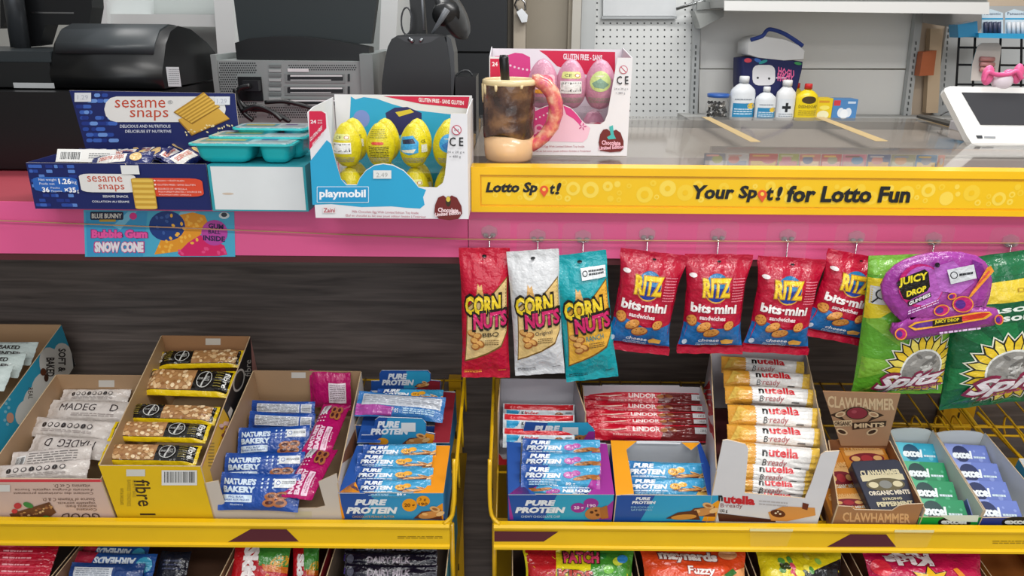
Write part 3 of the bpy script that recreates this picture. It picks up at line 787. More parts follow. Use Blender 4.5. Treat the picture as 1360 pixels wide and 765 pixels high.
card_panel(mb, fr, [(0, 0), (W, 0), (W, H), (W * 0.62, H)] + [(W * (0.585 + 0.035 * math.cos(math.radians(q))), H - 0.012 * math.sin(math.radians(q))) for q in range(0, 181, 30)] + [(W * 0.5, H), (0, H)], 0.0015, NAVY, '#b5a184', 0)
rnd = random.Random(2); it = []
for k in range(60):
    x = rnd.randint(0, 9); y = rnd.randint(0, 8)
    it.append(('R', 0.01 + x * 0.024, 0.04 + y * 0.105, 0.01 + x * 0.024 + rnd.uniform(0.018, 0.045), 0.04 + y * 0.105 + 0.07, rnd.choice(['#27479b', '#3c63b8', '#5b84cc', '#1d3382']), 0.008))
it = spaced(it) + [('N',)] + [('R', 0.02, 0.3, 0.27, 0.62, '#2b63b6', 0.06), ('N',), ('T', 'Net weight', 0.055, 0.33, 0.155, 0.4, '#e7ebf5', {}), ('T', 'Poids net', 0.055, 0.42, 0.14, 0.47, '#e7ebf5', {}), ('T', '1.26', 0.165, 0.33, 0.235, 0.45, '#ffffff', {'b': 0.03}), ('T', 'kg', 0.24, 0.37, 0.265, 0.46, '#e7ebf5', {}),
      ('T', '36', 0.065, 0.52, 0.105, 0.63, '#ffffff', {'b': 0.03}), ('T', 'Packs', 0.115, 0.51, 0.165, 0.55, '#e7ebf5', {}), ('T', 'Paquets', 0.115, 0.58, 0.175, 0.63, '#e7ebf5', {}), ('T', '×35', 0.19, 0.52, 0.255, 0.63, '#ffffff', {'b': 0.03}), ('T', 'g', 0.26, 0.57, 0.27, 0.65, '#e7ebf5', {}),
      ('R', 0.285, 0.22, 0.6, 0.62, cream, 0.06), ('N',), ('R', 0.62, 0.3, 0.97, 0.7, '#d9492c', 0.07), ('N',),
      ('T', 'sesame', 0.33, 0.27, 0.525, 0.39, '#c2482c', {'b': 0.0}), ('T', 'snaps', 0.385, 0.45, 0.53, 0.6, '#c2482c', {'b': 0.0}),
      ('T', 'SESAME SNACK', 0.40, 0.68, 0.545, 0.73, '#e7e8ee', {'b': 0.01}), ('T', 'COLLATION AU SÉSAME', 0.335, 0.79, 0.545, 0.84, '#e7e8ee', {'b': 0.01}),
      ('T', '● VEGAN / VÉGÉTALIEN', 0.70, 0.33, 0.87, 0.37, '#f3dcd4', {}), ('T', '● GLUTEN FREE / SANS GLUTEN', 0.70, 0.42, 0.93, 0.46, '#f3dcd4', {}), ('T', '● SOURCE OF OMEGA-6', 0.70, 0.51, 0.88, 0.55, '#f3dcd4', {}), ('T', 'POLYUNSATURATES / SOURCE DE', 0.72, 0.575, 0.96, 0.61, '#f3dcd4', {}), ('T', 'POLYINSATURÉS OMÉGA-6', 0.72, 0.635, 0.9, 0.67, '#f3dcd4', {}),
      ('N',), ('R', 0.575, 0.30, 0.70, 0.98, '#c79a35', 0.03), ('N',)] + [('R', 0.58, 0.33 + q * 0.115, 0.695, 0.39 + q * 0.115, '#e3bd55', 0.01) for q in range(6)] + [('N',), ('R', 0.53, 0.03, 0.63, 0.22, '#e4e4e2')]
def mpf(W, H): return lambda x, y: (x * W, (1 - y) * H)
draw(mb, it, mpf(W, H), lambda u, v, w_: fr.p(u, v, w_))
mb.build('front_panel', t)
for x in (0, W - 0.0015):
    mb = MB(CARD); mb.box((x, 0.0, -D), (x + 0.0015, H, -0.0016), NAVY, fr.M()); mb.build('side_panel', t)
mb = MB(CARD); mb.box((0.0015, 0.0005, -D + 0.001), (W - 0.0015, 0.002, -0.0016), '#b5a184', fr.M()); mb.build('base_panel', t)
# flap on the left with white label
mb = MB(CARD); f2 = Frame(fr.p(W * 0.1, H * 0.95, -0.03), (1, 0.1, -0.02), (0.0, 0.55, 0.75)); mb.box((0, 0, -0.001), (W * 0.32, 0.022, 0), '#e2e0dc', f2.M())
draw(mb, barcode(0.04, 0.15, 0.42, 0.95, seed=3, n=18) + lines(0.55, 0.3, 0.9, 0.8, 3, '#8a8a8a', 3), lambda x, y: (x * W * 0.32, (1 - y) * 0.022), lambda u, v, w_: f2.p(u, v, w_)); mb.build('inner_flap', t)
# lid standing at the back
Yl = Yf + D - 0.002
LO = V((0, Yl, 0)); ln = V((0, -1, 0.0))
fl = Frame(at_y(112, 216, Yl), (1, 0, 0), (0, 0.0, 1))
q = [fl.px(x, y) for x, y in ((92, 120), (312, 124), (322, 212), (115, 212))]
mb = MB(CARD); q2 = [q[3], q[2], q[1], q[0]]; q2 = [(x, y) for x, y in q2] 
zlow = fr.O.z + 0.004 - fl.O.z
q2[0] = (fr.O.x - fl.O.x + 0.03, zlow); q2[1] = (fr.O.x + W - fl.O.x + 0.01, zlow)
card_panel(mb, fl, q2, 0.0015, NAVY, '#8a93b5', 0)
rnd = random.Random(5); it = []
for k in range(46):
    y = rnd.randint(0, 8); x = rnd.randint(0, 4)
    xx = 96 + y * 2.2 + x * 9 + rnd.uniform(0, 4); yy = 122 + y * 7.5 + 2
    it.append(('R', xx, yy, xx + rnd.uniform(6, 13), yy + 5, rnd.choice(['#27479b', '#3c63b8', '#6d95d8', '#1d3382']), 2.5))
it = spaced(it); it += [('N',), ('R', 139, 128, 300, 162, cream, 16), ('N',), ('T', 'sesame', 153, 132.5, 220, 143, '#c2482c', {}), ('T', 'snaps', 173, 146, 224, 160, '#c2482c', {}), ('T', '®', 223, 133, 230, 138, '#8f8f8f', {}),
       ('T', 'DELICIOUS AND NUTRITIOUS', 160, 165.5, 227, 169.5, '#dfe2ee', {'b': 0.01}), ('T', 'DÉLICIEUSE ET NUTRITIVE', 167, 171.5, 228, 176, '#dfe2ee', {'b': 0.01}), ('N',),
       ('G', [(237, 160), (293, 146), (306, 158), (255, 180)], '#9a6f1e'), ('N',), ('G', [(237, 158), (291, 144), (305, 157), (256, 178)], '#d5a53f'), ('N',),
       ('G', [(231, 149), (271, 122), (293, 142), (256, 165)], '#9a6f1e'), ('N',), ('G', [(232, 148), (271, 122.5), (292, 141), (255, 163)], '#e1b44c'), ('N',)]
for k in range(6):
    a_ = k / 6.0
    it.append(('G', [(232 + 39 * 0 + 23 * a_, 148 + 15 * a_), (271 + 21 * a_, 122.5 + 18.5 * a_), (271 + 21 * a_ + 1.5, 124 + 18.5 * a_), (233.5 + 23 * a_, 149.5 + 15 * a_)], '#b88a2c'))
rnd = random.Random(9)
for k in range(26):
    x = rnd.uniform(240, 312); it.append(('E', x, 172 + rnd.uniform(0, 12) if x < 262 else 166 + rnd.uniform(0, 10), 1.5, 0.9, '#e8d9a8', rnd.uniform(0, 90)))
it += [('N',), ('R', 100, 123, 122, 135, '#dfe0e4'), ('R', 286, 128, 306, 139, '#dfe0e4'), ('N',), ('T', '1.29', 104, 126, 118, 132, '#b9bac4', {}), ('T', '1.29', 289, 131, 302, 137, '#b9bac4', {})]
draw(mb, it, lambda x, y: fl.px(x, y), lambda u, v, w_: fl.p(u, v, w_))
mb.build('lid', t)

# small wrapped bars in the sesame box
SN = [('G', [(0.1, 0.2), (0.6, 0.2), (0.6, 0.8), (0.1, 0.8)], '#e0ddd8'), ('N',), ('T', 'sesame snaps', 0.15, 0.3, 0.56, 0.7, '#c2482c', {'b': 0.0}), ('E', 0.75, 0.5, 0.09, 0.3, '#d9b77a')]
mbS, _ = pouch(0.095, 0.034, 0.013, NAVY, SN, seal=0.09, axis='x', seed=5, nu=18, nv=8)
meS = mbS.build('sesame_bar')
lay = [(190, 196, 5, 0), (175, 207, -3, 1), (157, 216, 4, 2), (200, 213, 6, 3), (218, 190, 70, 4), (240, 200, 95, 5), (258, 193, 60, 6), (228, 206, 110, 7), (250, 209, 80, 8), (268, 205, 100, 9), (140, 205, -8, 10), (212, 200, -35, 11)]
sl_ = ['pale-labelled navy bar lying across the top of the pile', 'navy sesame bar under the top one', 'navy sesame bar behind the box front', 'navy sesame bar beside the notch', 'navy wrapped bar standing on edge near the middle', 'navy wrapped bar at the right of the pile', 'crumpled navy bar leaning on the lid', 'crumpled navy bar near the front right', 'navy bar wedged by the right side panel', 'rightmost navy bar in the sesame box', 'navy bar half under the white flap', 'slanted navy bar in the middle of the pile']
for k, (x, y, ang, z) in enumerate(lay):
    o = meS if k == 0 else meS.copy()
    if k: COL.objects.link(o)
    c = at_z(x, y, CT + H * 0.86 + 0.004 * (k % 3))
    c.y = min(max(c.y, Yf + 0.03), Yf + D - 0.03)
    a_ = math.radians(ang)
    ex = V((math.cos(a_), math.sin(a_), 0.1 * ((k % 3) - 1))); ey = V((-math.sin(a_) * 0.8, math.cos(a_) * 0.8, 0.45))
    f2 = Frame(c, ex, ey); o.matrix_world = f2.M()
    tag(o, sl_[k], 'snack bar', 'wrapped bars in the sesame box')

# ------------------------------------------------------------------ teal box with white face and the tubs
t = thing('teal_carton', 'teal carton with blank white front beside the sesame box', 'carton', (at_y(345, 280, Yf).x, Yf + 0.07, CT))
a, b_ = at_y(284, 279, Yf), at_y(411, 282, Yf)
H2 = at_y(345, 219, Yf).z - CT; W2 = b_.x - a.x
fr = Frame(V((a.x, Yf - 0.004, CT)), (1, 0, 0), (0, 0, 1))
mb = MB(CARD)
mb.box((0, 0, -0.145), (W2, H2, 0), '#2f9aa6', fr.M())
draw(mb, [('R', 0.03, 0.03, 0.975, 0.97, '#dcdfe0'), ('N',), ('E', 0.18, 0.62, 0.06, 0.025, '#cbb9a8')], mpf(W2, H2), lambda u, v, w_: fr.p(u, v, w_))
mb.build('carton_body', t)
tub_names = ['teal twin snack tub on top of the carton, front one', 'teal twin snack tub lying behind the front tub', 'rearmost teal twin snack tub in the stack']
for k, (x, y, Yt, zz) in enumerate([(303, 205, Yf + 0.03, 0.0), (348, 185, Yf + 0.075, 0.0), (358, 175, Yf + 0.11, 0.0)]):
    zb0 = CT + H2 + 0.0006
    lid_z = [at_y(300, 187, Yt).z, at_y(340, 178, Yt).z, at_y(350, 167, Yt).z][k]
    xl, xr = [(259, 396), (286, 414), (318, 416)][k]
    A, B_ = at_y(xl, 190, Yt), at_y(xr, 190, Yt)
    tt = thing('snack_tub', tub_names[k], 'snack tub', (A.x, Yt, zb0), 'teal twin snack tubs on the carton')
    Wt = B_.x - A.x; Dt = 0.028; hh = lid_z - zb0
    TEAL = mat('teal_plastic', 0.25, 0.5)
    mb = MB(TEAL); mb.sm = False
    for (p0, p1) in ((0.05, 0.60), (0.66, 0.95)):
        o0 = rrect2(A.x + Wt * p0, Yt - Dt, A.x + Wt * p1, Yt + Dt, 0.012, 4); cxx = A.x + Wt * (p0 + p1) / 2
        b0 = len(mb.v); nn = len(o0); mb.sm = True
        for (s_, z_) in ((0.55, 0), (0.78, 0.003), (0.9, hh * 0.3), (1.0, hh - 0.003)):
            mb.v.extend([(cxx + (p[0] - cxx) * s_, Yt + (p[1] - Yt) * s_, zb0 + z_) for p in o0])
        for j in range(3):
            for i in range(nn): mb.face([b0 + j * nn + i, b0 + j * nn + (i + 1) % nn, b0 + (j + 1) * nn + (i + 1) % nn, b0 + (j + 1) * nn + i], '#22b7bd')
        mb.sm = False; mb.face([b0 + i for i in range(nn)][::-1], '#22b7bd')
    mb.build('twin_cups', tt)
    mb = MB(TEAL); o1 = rrect2(A.x, Yt - Dt - 0.006, B_.x, Yt + Dt + 0.006, 0.012, 4)
    mb.extrude(o1, lambda p, z: V((p[0], p[1], z)), lid_z - 0.0028, lid_z, '#3fc6c8')
    mb.build('rim', tt)
    mb = MB(FOIL); o1 = rrect2(A.x + 0.004, Yt - Dt - 0.002, B_.x - 0.004, Yt + Dt + 0.002, 0.01, 4)
    mb.extrude(o1, lambda p, z: V((p[0], p[1], z)), lid_z + 0.0002, lid_z + 0.001, '#cfd6d8')
    it = [('R', 0.08, 0.2, 0.55, 0.8, '#5aa6b4', 0.02), ('N',), ('R', 0.12, 0.35, 0.5, 0.6, '#d8c265'), ('R', 0.6, 0.25, 0.92, 0.7, '#b9c6ca', 0.02), ('N',), ('R', 0.64, 0.3, 0.8, 0.5, '#6a4a8c')]
    draw(mb, it, lambda x, y: (A.x + x * Wt, Yt + Dt - y * 2 * Dt), lambda u, v, w_: V((u, v, lid_z + 0.001 + w_)))
    mb.build('foil_lid', tt)
# ------------------------------------------------------------------ foil eggs
def egg(name, foil, kind, seed):
    """a foil-wrapped egg, base at z=0, print faces -y"""
    R, Hh = 0.0225, 0.066
    mb = MB(mat('egg_foil', 0.3, 0.5, bump=0.6, bscale=260, bdist=0.002, mottle=0.12))
    def rad(z):
        t = z / Hh
        return R * (math.sin(math.pi * min(1, max(0, t)) ** 0.84) ** 0.52 if 0 < t < 1 else 0.0)
    prof = [(max(1e-6, rad(Hh * k / 22)), Hh * k / 22) for k in range(23)]
    prof[0] = (1e-6, 0); prof[-1] = (1e-6, Hh)
    mb.lathe(prof, (0, 0, 0), foil, 28)
    rnd = random.Random(seed); it = []
    if kind == 0:      # barcode side
        it += [('R', 0.36, 0.24, 0.62, 0.37, '#d9dc8a', 0.03), ('N',), ('T', 'CE', 0.40, 0.28, 0.50, 0.34, '#2a2a24', {'r': 1}), ('E', 0.57, 0.31, 0.035, 0.035, '#c04a3c'), ('N',), ('E', 0.57, 0.31, 0.026, 0.026, '#e6e6d8')] + barcode(0.36, 0.42, 0.62, 0.66, seed=seed, n=12)
    elif kind == 1:    # text side
        it += [('R', 0.42, 0.4, 0.58, 0.46, '#d64c3a', 0.03), ('N',)] + lines(0.38, 0.5, 0.64, 0.76, 7, '#4a4418', seed, 0.4) + lines(0.36, 0.14, 0.64, 0.34, 5, '#8f861e', seed + 1, 0.35)
    elif kind == 2:    # picture side
        it += [('G', [(0.3, 0.3), (0.5, 0.26), (0.57, 0.4), (0.56, 0.62), (0.44, 0.68), (0.3, 0.6)], '#3d9fd0'), ('N',), ('G', [(0.34, 0.36), (0.5, 0.32), (0.53, 0.42), (0.36, 0.44)], '#2b3048'), ('G', [(0.33, 0.58), (0.53, 0.54), (0.5, 0.63), (0.36, 0.62)], '#e8e2c8'), ('N',), ('T', 'CE', 0.6, 0.35, 0.68, 0.42, '#2a2a24', {'r': 1}), ('R', 0.6, 0.45, 0.7, 0.62, '#d8d8c8')]
    elif kind == 3:
        it += [('E', 0.5, 0.42, 0.13, 0.2, '#c9d88a' if foil != YEL else '#3d9fd0'), ('N',), ('G', [(0.4, 0.46), (0.5, 0.36), (0.6, 0.48), (0.54, 0.56), (0.44, 0.54)], '#7fa08a' if foil != YEL else '#2a7ac0'), ('G', [(0.42, 0.32), (0.55, 0.3), (0.52, 0.34)], '#e8e2c8')]
    elif kind == 4:
        it += [('R', 0.36, 0.3, 0.64, 0.66, '#e8b9c4', 0.04), ('N',), ('E', 0.5, 0.42, 0.1, 0.12, '#e05a7a'), ('R', 0.38, 0.58, 0.62, 0.66, '#e9a23a', 0.03)]
    it += lines(0.34, 0.74, 0.66, 0.86, 4, '#9b9a8c', seed + 3, 0.5)
    def sf(u, v, w_):
        r = rad(v) + w_; a = (u - 0.5) * math.pi * 2
        return V((r * math.sin(a), -r * math.cos(a), v))
    draw(mb, it, lambda x, y: (0.5 + (x - 0.5) * 0.9, (1 - y) * Hh), sf, step=0.0001, L=0.02, off=0.0003)
    return mb.build(name)


YEL, PNK = '#d2c31e', '#c68ba2'
ye = [egg('foil_egg', YEL, k, 40 + k) for k in (0, 1, 2, 3)]
pe = [egg('foil_egg', PNK, k, 50 + k) for k in (4, 0, 3)]
_used = set()
def put_egg(src, loc, label, group, rz=0.0, s=1.0):
    if src.name in _used: o = src.copy(); COL.objects.link(o)
    else: o = src; _used.add(src.name)
    o.matrix_world = Matrix.Translation(loc) @ Matrix.Rotation(rz, 4, 'Z') @ Matrix.Diagonal((s, s, s * 1.06, 1))
    return tag(o, label, 'chocolate egg', group)


Yp = at_z(520, 291, CT).y + 0.004
WHITE = '#e6e5e8'
t = thing('egg_display_box', 'white and blue display box of yellow foil eggs with open front', 'display box', (at_y(520, 290, Yp).x, Yp + 0.07, CT))
TL, TR, BL, BR = at_y(410, 147, Yp), at_y(622, 153, Yp), at_y(417, 288, Yp), at_y(621, 294, Yp)
x0, x1 = (TL.x + BL.x) / 2, (TR.x + BR.x) / 2; H = (TL.z + TR.z) / 2 - CT; W = x1 - x0; D = 0.16
print('egg box', W, H, Yp)
fr = Frame(V((x0, Yp, CT)), (1, 0, 0), (0, 0, 1)); PX = lambda x, y: fr.px(x, y)
def clampb(p): return (min(W, max(0, p[0])), min(H, max(0, p[1])))
cut = [(434, 147), (436, 165), (440, 190), (446, 215), (453, 238), (460, 245), (474, 245), (478, 236), (486, 226), (497, 219), (509, 217), (522, 219), (536, 226), (547, 237), (556, 248), (580, 249), (588, 243), (591, 232), (599, 153)]
o = [(0, 0), (W, 0), (W, H)] + [clampb((PX(x, y)[0], H if i in (0, len(cut) - 1) else PX(x, y)[1])) for i, (x, y) in reversed(list(enumerate(cut)))] + [(0, H)]
mb = MB(CARD); card_panel(mb, fr, o, 0.0015, WHITE, '#d9d9db')
RED = '#cf1f47'; BLU = '#2aa3cf'
it = [('G', [(410.5, 147.5), (427, 147.5), (432.5, 151), (433.5, 170), (411, 199)], RED), ('G', [(412, 214), (434, 186), (440, 191), (446, 215), (453, 238), (460, 246), (474, 246), (478, 237), (486, 227), (497, 220), (509, 218), (522, 220), (536, 227), (547, 238), (556, 249), (566, 252), (562, 262), (564, 272), (558, 277), (540, 276), (520, 274), (480, 275), (440, 271), (415, 272)], BLU), ('N',),
      ('T', '24', 412.5, 159, 420, 164, '#f3e6ea', {'b': 0.03}), ('T', 'avec', 422, 159, 428, 161, '#f3e6ea', {}), ('T', 'œufs', 422, 161.8, 428, 164, '#f3e6ea', {}),
      ('T', 'GLUTEN FREE', 412, 183, 428, 188.5, '#f3e6ea', {'b': 0.02, 'sl': -17}), ('T', 'SANS GLUTEN', 415, 190, 431, 195.5, '#f3e6ea', {'b': 0.02, 'sl': -17}),
      ('R', 421, 247.5, 490, 269, '#d7eaf2', 1), ('N',), ('R', 421.8, 248.3, 489.2, 268.2, '#2497cc', 1), ('N',), ('T', 'playmobil', 424.5, 251.5, 486, 265, '#f2f6fa', {'b': 0.035}),
      ('R', 429, 274, 446, 283, '#e6e0e0', 1), ('T', 'Zaini', 430, 276, 445, 282, '#b23a4a', {'b': 0.02}),
      ('T', 'Milk Chocolate Egg With Limited Edition Toy Inside', 468, 279, 556, 283, '#b35a6a', {'sl': 2}), ('T', "Œuf en chocolat au lait avec jouet édition limitée à l'intérieur", 459, 284, 566, 288, '#b35a6a', {'sl': 2}),
      ('R', 496, 226, 520, 237, '#e7e7e5'), ('N',), ('T', '2.49', 500, 229, 515, 235, '#b5b5b3', {}),
      ('E', 606.5, 172.5, 6.6, 6.6, '#c0405a'), ('N',), ('E', 606.5, 172.5, 5.5, 5.5, WHITE), ('N',), ('G', [(602, 169), (603, 168), (611, 176), (610, 177)], '#c0405a'), ('T', '0-3', 603.5, 171, 609.5, 174, '#7a3a4a', {}),
      ('T', 'C E', 597, 182, 615.5, 194, '#1b1b1f', {'b': 0.015}), ('T', '24 x 20 g e', 594, 200, 617, 204, '#55565c', {}), ('T', '= 480 g', 597, 206, 612, 210, '#55565c', {}),
      ('G', [(578, 272), (582, 262), (589, 259), (594, 263), (600, 259), (607, 262), (613, 273), (614, 283), (609, 290), (597, 292), (583, 290), (577, 283)], '#6f2220'), ('N',), ('E', 595.5, 267, 3.5, 7, '#3a2a18'), ('N',), ('E', 595.5, 264, 2.8, 3.5, '#d8c04a'),
      ('T', 'Chocolate', 582, 275, 609, 281, '#f0d3d6', {'b': 0.04, 'sl': 1}), ('T', 'Limited Edition', 578, 282, 612, 287, '#f0d3d6', {'b': 0.04, 'sl': -3})]
draw(mb, it, PX, lambda u, v, w_: fr.p(u, v, w_))
mb.build('front_panel', t)
for xx, nm in ((0, 'side_panel'), (W - 0.0015, 'side_panel')):
    mb = MB(CARD); f2 = Frame(V((x0 + xx, Yp + 0.0016, CT)), (0, 1, 0), (0, 0, 1))
    mb.extrude([(0, 0), (D, 0), (D, H + 0.006), (0.03, H + 0.004), (0, H)], lambda p, w_: V((x0 + xx + w_, Yp + 0.0016 + p[0], CT + p[1])), 0, 0.0015, '#dcdce0'); mb.build(nm, t)
mb = MB(CARD); Yb = Yp + D; fb = Frame(V((x0, Yb, CT)), (1, 0, 0), (0, 0, 1))
tb = at_y(530, 126, Yb).z - CT
mb.extrude([(0.004, 0), (W - 0.0016, 0), (W - 0.0016, tb), (0.004, tb)], lambda p, w_: fb.p(p[0], p[1], w_), 0, 0.0015, '#c9cbd2', '#e2e1e5')
it = [('G', [(466, 128), (472, 132), (483, 129), (500, 131), (520, 138), (548, 146), (600, 152), (600, 250), (468, 250), (464, 170)], BLU), ('N',), ('G', [(512, 150), (524, 143), (541, 142), (560, 150), (560, 170), (530, 180), (515, 168)], '#2a2a62'), ('E', 480, 158, 11, 12, '#7b8fd0', 0), ('N',), ('G', [(525, 149), (545, 145), (550, 149), (530, 155)], '#d9c23a'),
      ('G', [(509, 127.5), (623.5, 128.5), (621, 144), (560, 138)], RED), ('N',), ('T', 'GLUTEN FREE - SANS GLUTEN', 556, 129.5, 616, 135, '#f3e6ea', {'b': 0.03, 'sl': 4.5})]
def clpx(x, y): u, v = fb.px(x, y, 0.0016); return (min(W - 0.003, max(0.006, u)), min(tb - 0.002, max(0.002, v)))
draw(mb, it, clpx, lambda u, v, w_: fb.p(u, v, w_ + 0.0015))
mb.build('back_panel', t)
mb = MB(CARD); mb.box((x0 + 0.002, Yp + 0.002, CT + 0.0002), (x1 - 0.002, Yb - 0.002, CT + 0.0014), '#d8d4d0'); mb.build('base_panel', t)
mb = MB(CLEAR); mb.box((x0 + 0.003, Yp + 0.016, CT + 0.066), (x1 - 0.003, Yb - 0.01, CT + 0.0675), '#ffffff'); mb.build('clear_tray', t)
names = ['barcode side out', 'text side out', 'picture side out', 'blue picture side out']
s_ = 0.98
for r_ in range(2):
    for k in range(4):
        X = x0 + 0.045 + 0.0505 * k
        for tier in (1, 0):
            yy = Yp + 0.045 + 0.05 * r_
            wh = 'upper front row' if (tier and not r_) else 'lower front row' if not tier and not r_ else 'upper second row' if tier else 'lower second row'
            put_egg(ye[(k + 2 * r_ + (2 if not tier else 0)) % 4] if r_ or not tier else ye[k], V((X, yy, CT + (0.069 if tier else 0.0016))), 'yellow foil egg, %s from left in the %s, blue box' % (['first', 'second', 'third', 'fourth'][k], wh), 'yellow foil eggs in the display box', 0.15 * (k - 1.5), s_)

# ------------------------------------------------------------------ pink egg box on the glass
GT = GZ - 0.0002
Yq = at_z(770, 206.5, GT).y
t = thing('egg_display_box', 'white and pink display box of pink foil eggs standing on the glass', 'display box', (at_y(745, 206, Yq).x, Yq + 0.06, GT))
x0, x1 = at_y(650, 140, Yq).x, at_y(836.5, 140, Yq).x; W = x1 - x0; H = at_y(800, 76.5, Yq).z - GT; D = 0.12
print('pink box', W, H, Yq)
fr = Frame(V((x0, Yq, GT)), (1, 0, 0), (0, 0, 1)); PX = lambda x, y: fr.px(x, y)
cut = [(668, 77), (669, 100), (672, 130), (680, 142), (700, 150), (712, 146), (724, 141), (735, 138), (748, 139), (758, 143), (766, 151), (773, 160), (778, 164.5), (797, 165), (803, 161), (807, 151), (820, 77)]
o = [(0, 0), (W, 0), (W, H)] + [clampb((PX(x, y)[0], H if i in (0, len(cut) - 1) else PX(x, y)[1])) for i, (x, y) in reversed(list(enumerate(cut)))] + [(0, H)]
mb = MB(CARD); card_panel(mb, fr, o, 0.0015, WHITE, '#d9d9db')
it = [('G', [(651, 78), (666, 78), (667, 100), (651, 124)], RED), ('T', '24', 653.5, 82, 661, 88, '#f3e6ea', {'b': 0.03, 'n': 1}), ('N',),
      ('G', [(700, 151), (712, 147), (724, 142), (735, 139), (748, 140), (758, 144), (766, 152), (773, 161), (778, 165.5), (784, 170), (780, 184), (774, 189), (700, 187)], '#efc3d3'), ('N',),
      ('G', [(700, 151), (712, 147), (724, 142), (735, 139), (740, 150), (738, 170), (728, 180), (705, 182)], '#d83f86'), ('G', [(748, 140), (758, 144), (766, 152), (773, 161), (770, 166), (762, 158), (752, 152)], '#d83f86'), ('N',)]
it += [('E', 712 + 5 * k, 158 - 2.5 * k, 1.2, 1.2, '#f3d9e4') for k in range(4)] + [('E', 716, 170, 6, 5, '#efb3cd'), ('E', 709, 174, 5, 4.5, '#efb3cd'), ('N',), ('E', 716, 170, 3.4, 2.7, '#d83f86')]
for k in range(5): it.append(('E', 773.5 + 3.4 * math.cos(k * 1.26), 168 + 3.0 * math.sin(k * 1.26), 2.2, 0.9, '#c9588e', k * 72))
it += [('T', 'Milk Chocolate Egg With Limited Edition Toy Inside', 700, 193, 776, 196.5, '#b35a6a', {}), ('T', "Œuf en chocolat au lait avec jouet édition limitée à l'intérieur", 690, 199, 785, 202.5, '#b35a6a', {}),
      ('E', 828, 92.5, 5.6, 5.6, '#c0405a'), ('N',), ('E', 828, 92.5, 4.7, 4.7, WHITE), ('N',), ('G', [(824.4, 89.5), (825.2, 88.7), (831.6, 95.5), (830.8, 96.3)], '#c0405a'),
      ('T', 'C E', 819, 101, 834.5, 112, '#1b1b1f', {'b': 0.015}), ('T', '24 x 20 g e', 815.5, 116.5, 834, 120, '#77787e', {}), ('T', '= 480 g', 817.5, 122, 830, 125.5, '#77787e', {}),
      ('G', [(795, 189), (797, 178), (801, 172), (806, 171), (811, 175), (818, 172), (824, 176), (828, 187), (828, 197), (824, 201), (810, 202), (797, 200)], '#6f2220'), ('N',),
      ('G', [(809, 168), (814, 166), (815, 178), (818, 184), (808, 185), (806, 182), (811, 179)], '#49b5b0'), ('T', 'Chocolate', 799, 186, 824, 192, '#f0b9c6', {'b': 0.04, 'sl': 1}), ('T', 'Limited Edition', 795, 194, 828, 199, '#f0b9c6', {'b': 0.04, 'sl': -2})]
draw(mb, it, lambda x, y: clampb(PX(x, y)), lambda u, v, w_: fr.p(u, v, w_))
mb.build('front_panel', t)
for xx in (0, W - 0.0015):
    mb = MB(CARD); mb.extrude([(0, 0), (D, 0), (D, H + 0.012), (0, H)], lambda p, w_: V((x0 + xx + w_, Yq + 0.0016 + p[0], GT + p[1])), 0, 0.0015, '#d3d0d6'); mb.build('side_panel', t)
mb = MB(CARD); Yb = Yq + D; fb = Frame(V((x0, Yb, GT)), (1, 0, 0), (0, 0, 1)); tb = at_y(735, 65, Yb).z - GT
mb.extrude([(0.002, 0), (W - 0.0016, 0), (W - 0.0016, tb), (0.002, tb)], lambda p, w_: fb.p(p[0], p[1], w_), 0, 0.0015, '#cfc9d0', '#e6e1e7')
it = [('G', [(672, 74), (684, 70), (694, 71), (704, 76), (708, 200), (660, 200), (656, 74.5)], '#d63e86'), ('G', [(716, 67), (817, 69), (817, 110), (740, 88), (726, 74)], RED), ('N',), ('T', 'GLUTEN FREE - SANS', 748, 71, 800, 79, '#f3e6ea', {'b': 0.03, 'sl': 2})]
it += [('E', 678 + 5.5 * k, 87 + 2.2 * k - 0.2 * k * k, 1.5, 1.5, '#f0cfdd') for k in range(8)]
draw(mb, it, clpx, lambda u, v, w_: fb.p(u, v, w_ + 0.0015))
mb.build('back_panel', t)
mb = MB(CARD); mb.box((x0 + 0.002, Yq + 0.002, GT + 0.0002), (x1 - 0.002, Yb - 0.002, GT + 0.0014), '#d8d4d0'); mb.build('base_panel', t)
mb = MB(CLEAR); mb.box((x0 + 0.003, Yq + 0.012, GT + 0.071), (x1 - 0.003, Yb - 0.01, GT + 0.0725), '#ffffff'); mb.build('clear_tray', t)
pn = ['behind the mug', 'with the barcode', 'with the green picture']
for k, x in enumerate((721, 758, 797)):
    X = at_y(x, 110, Yq + 0.045).x
    put_egg(pe[k], V((X, Yq + 0.042, GT + 0.0735)), 'pink foil egg %s in the upper row of the pink box' % pn[k], 'pink foil eggs in the display box', 0.1 * (1 - k), 1.22)
    put_egg(pe[(k + 1) % 3], V((X - 0.006, Yq + 0.07 , GT + 0.0016)), 'pink foil egg in the lower row under the one %s' % pn[k], 'pink foil eggs in the display box', 0.3, 1.0)

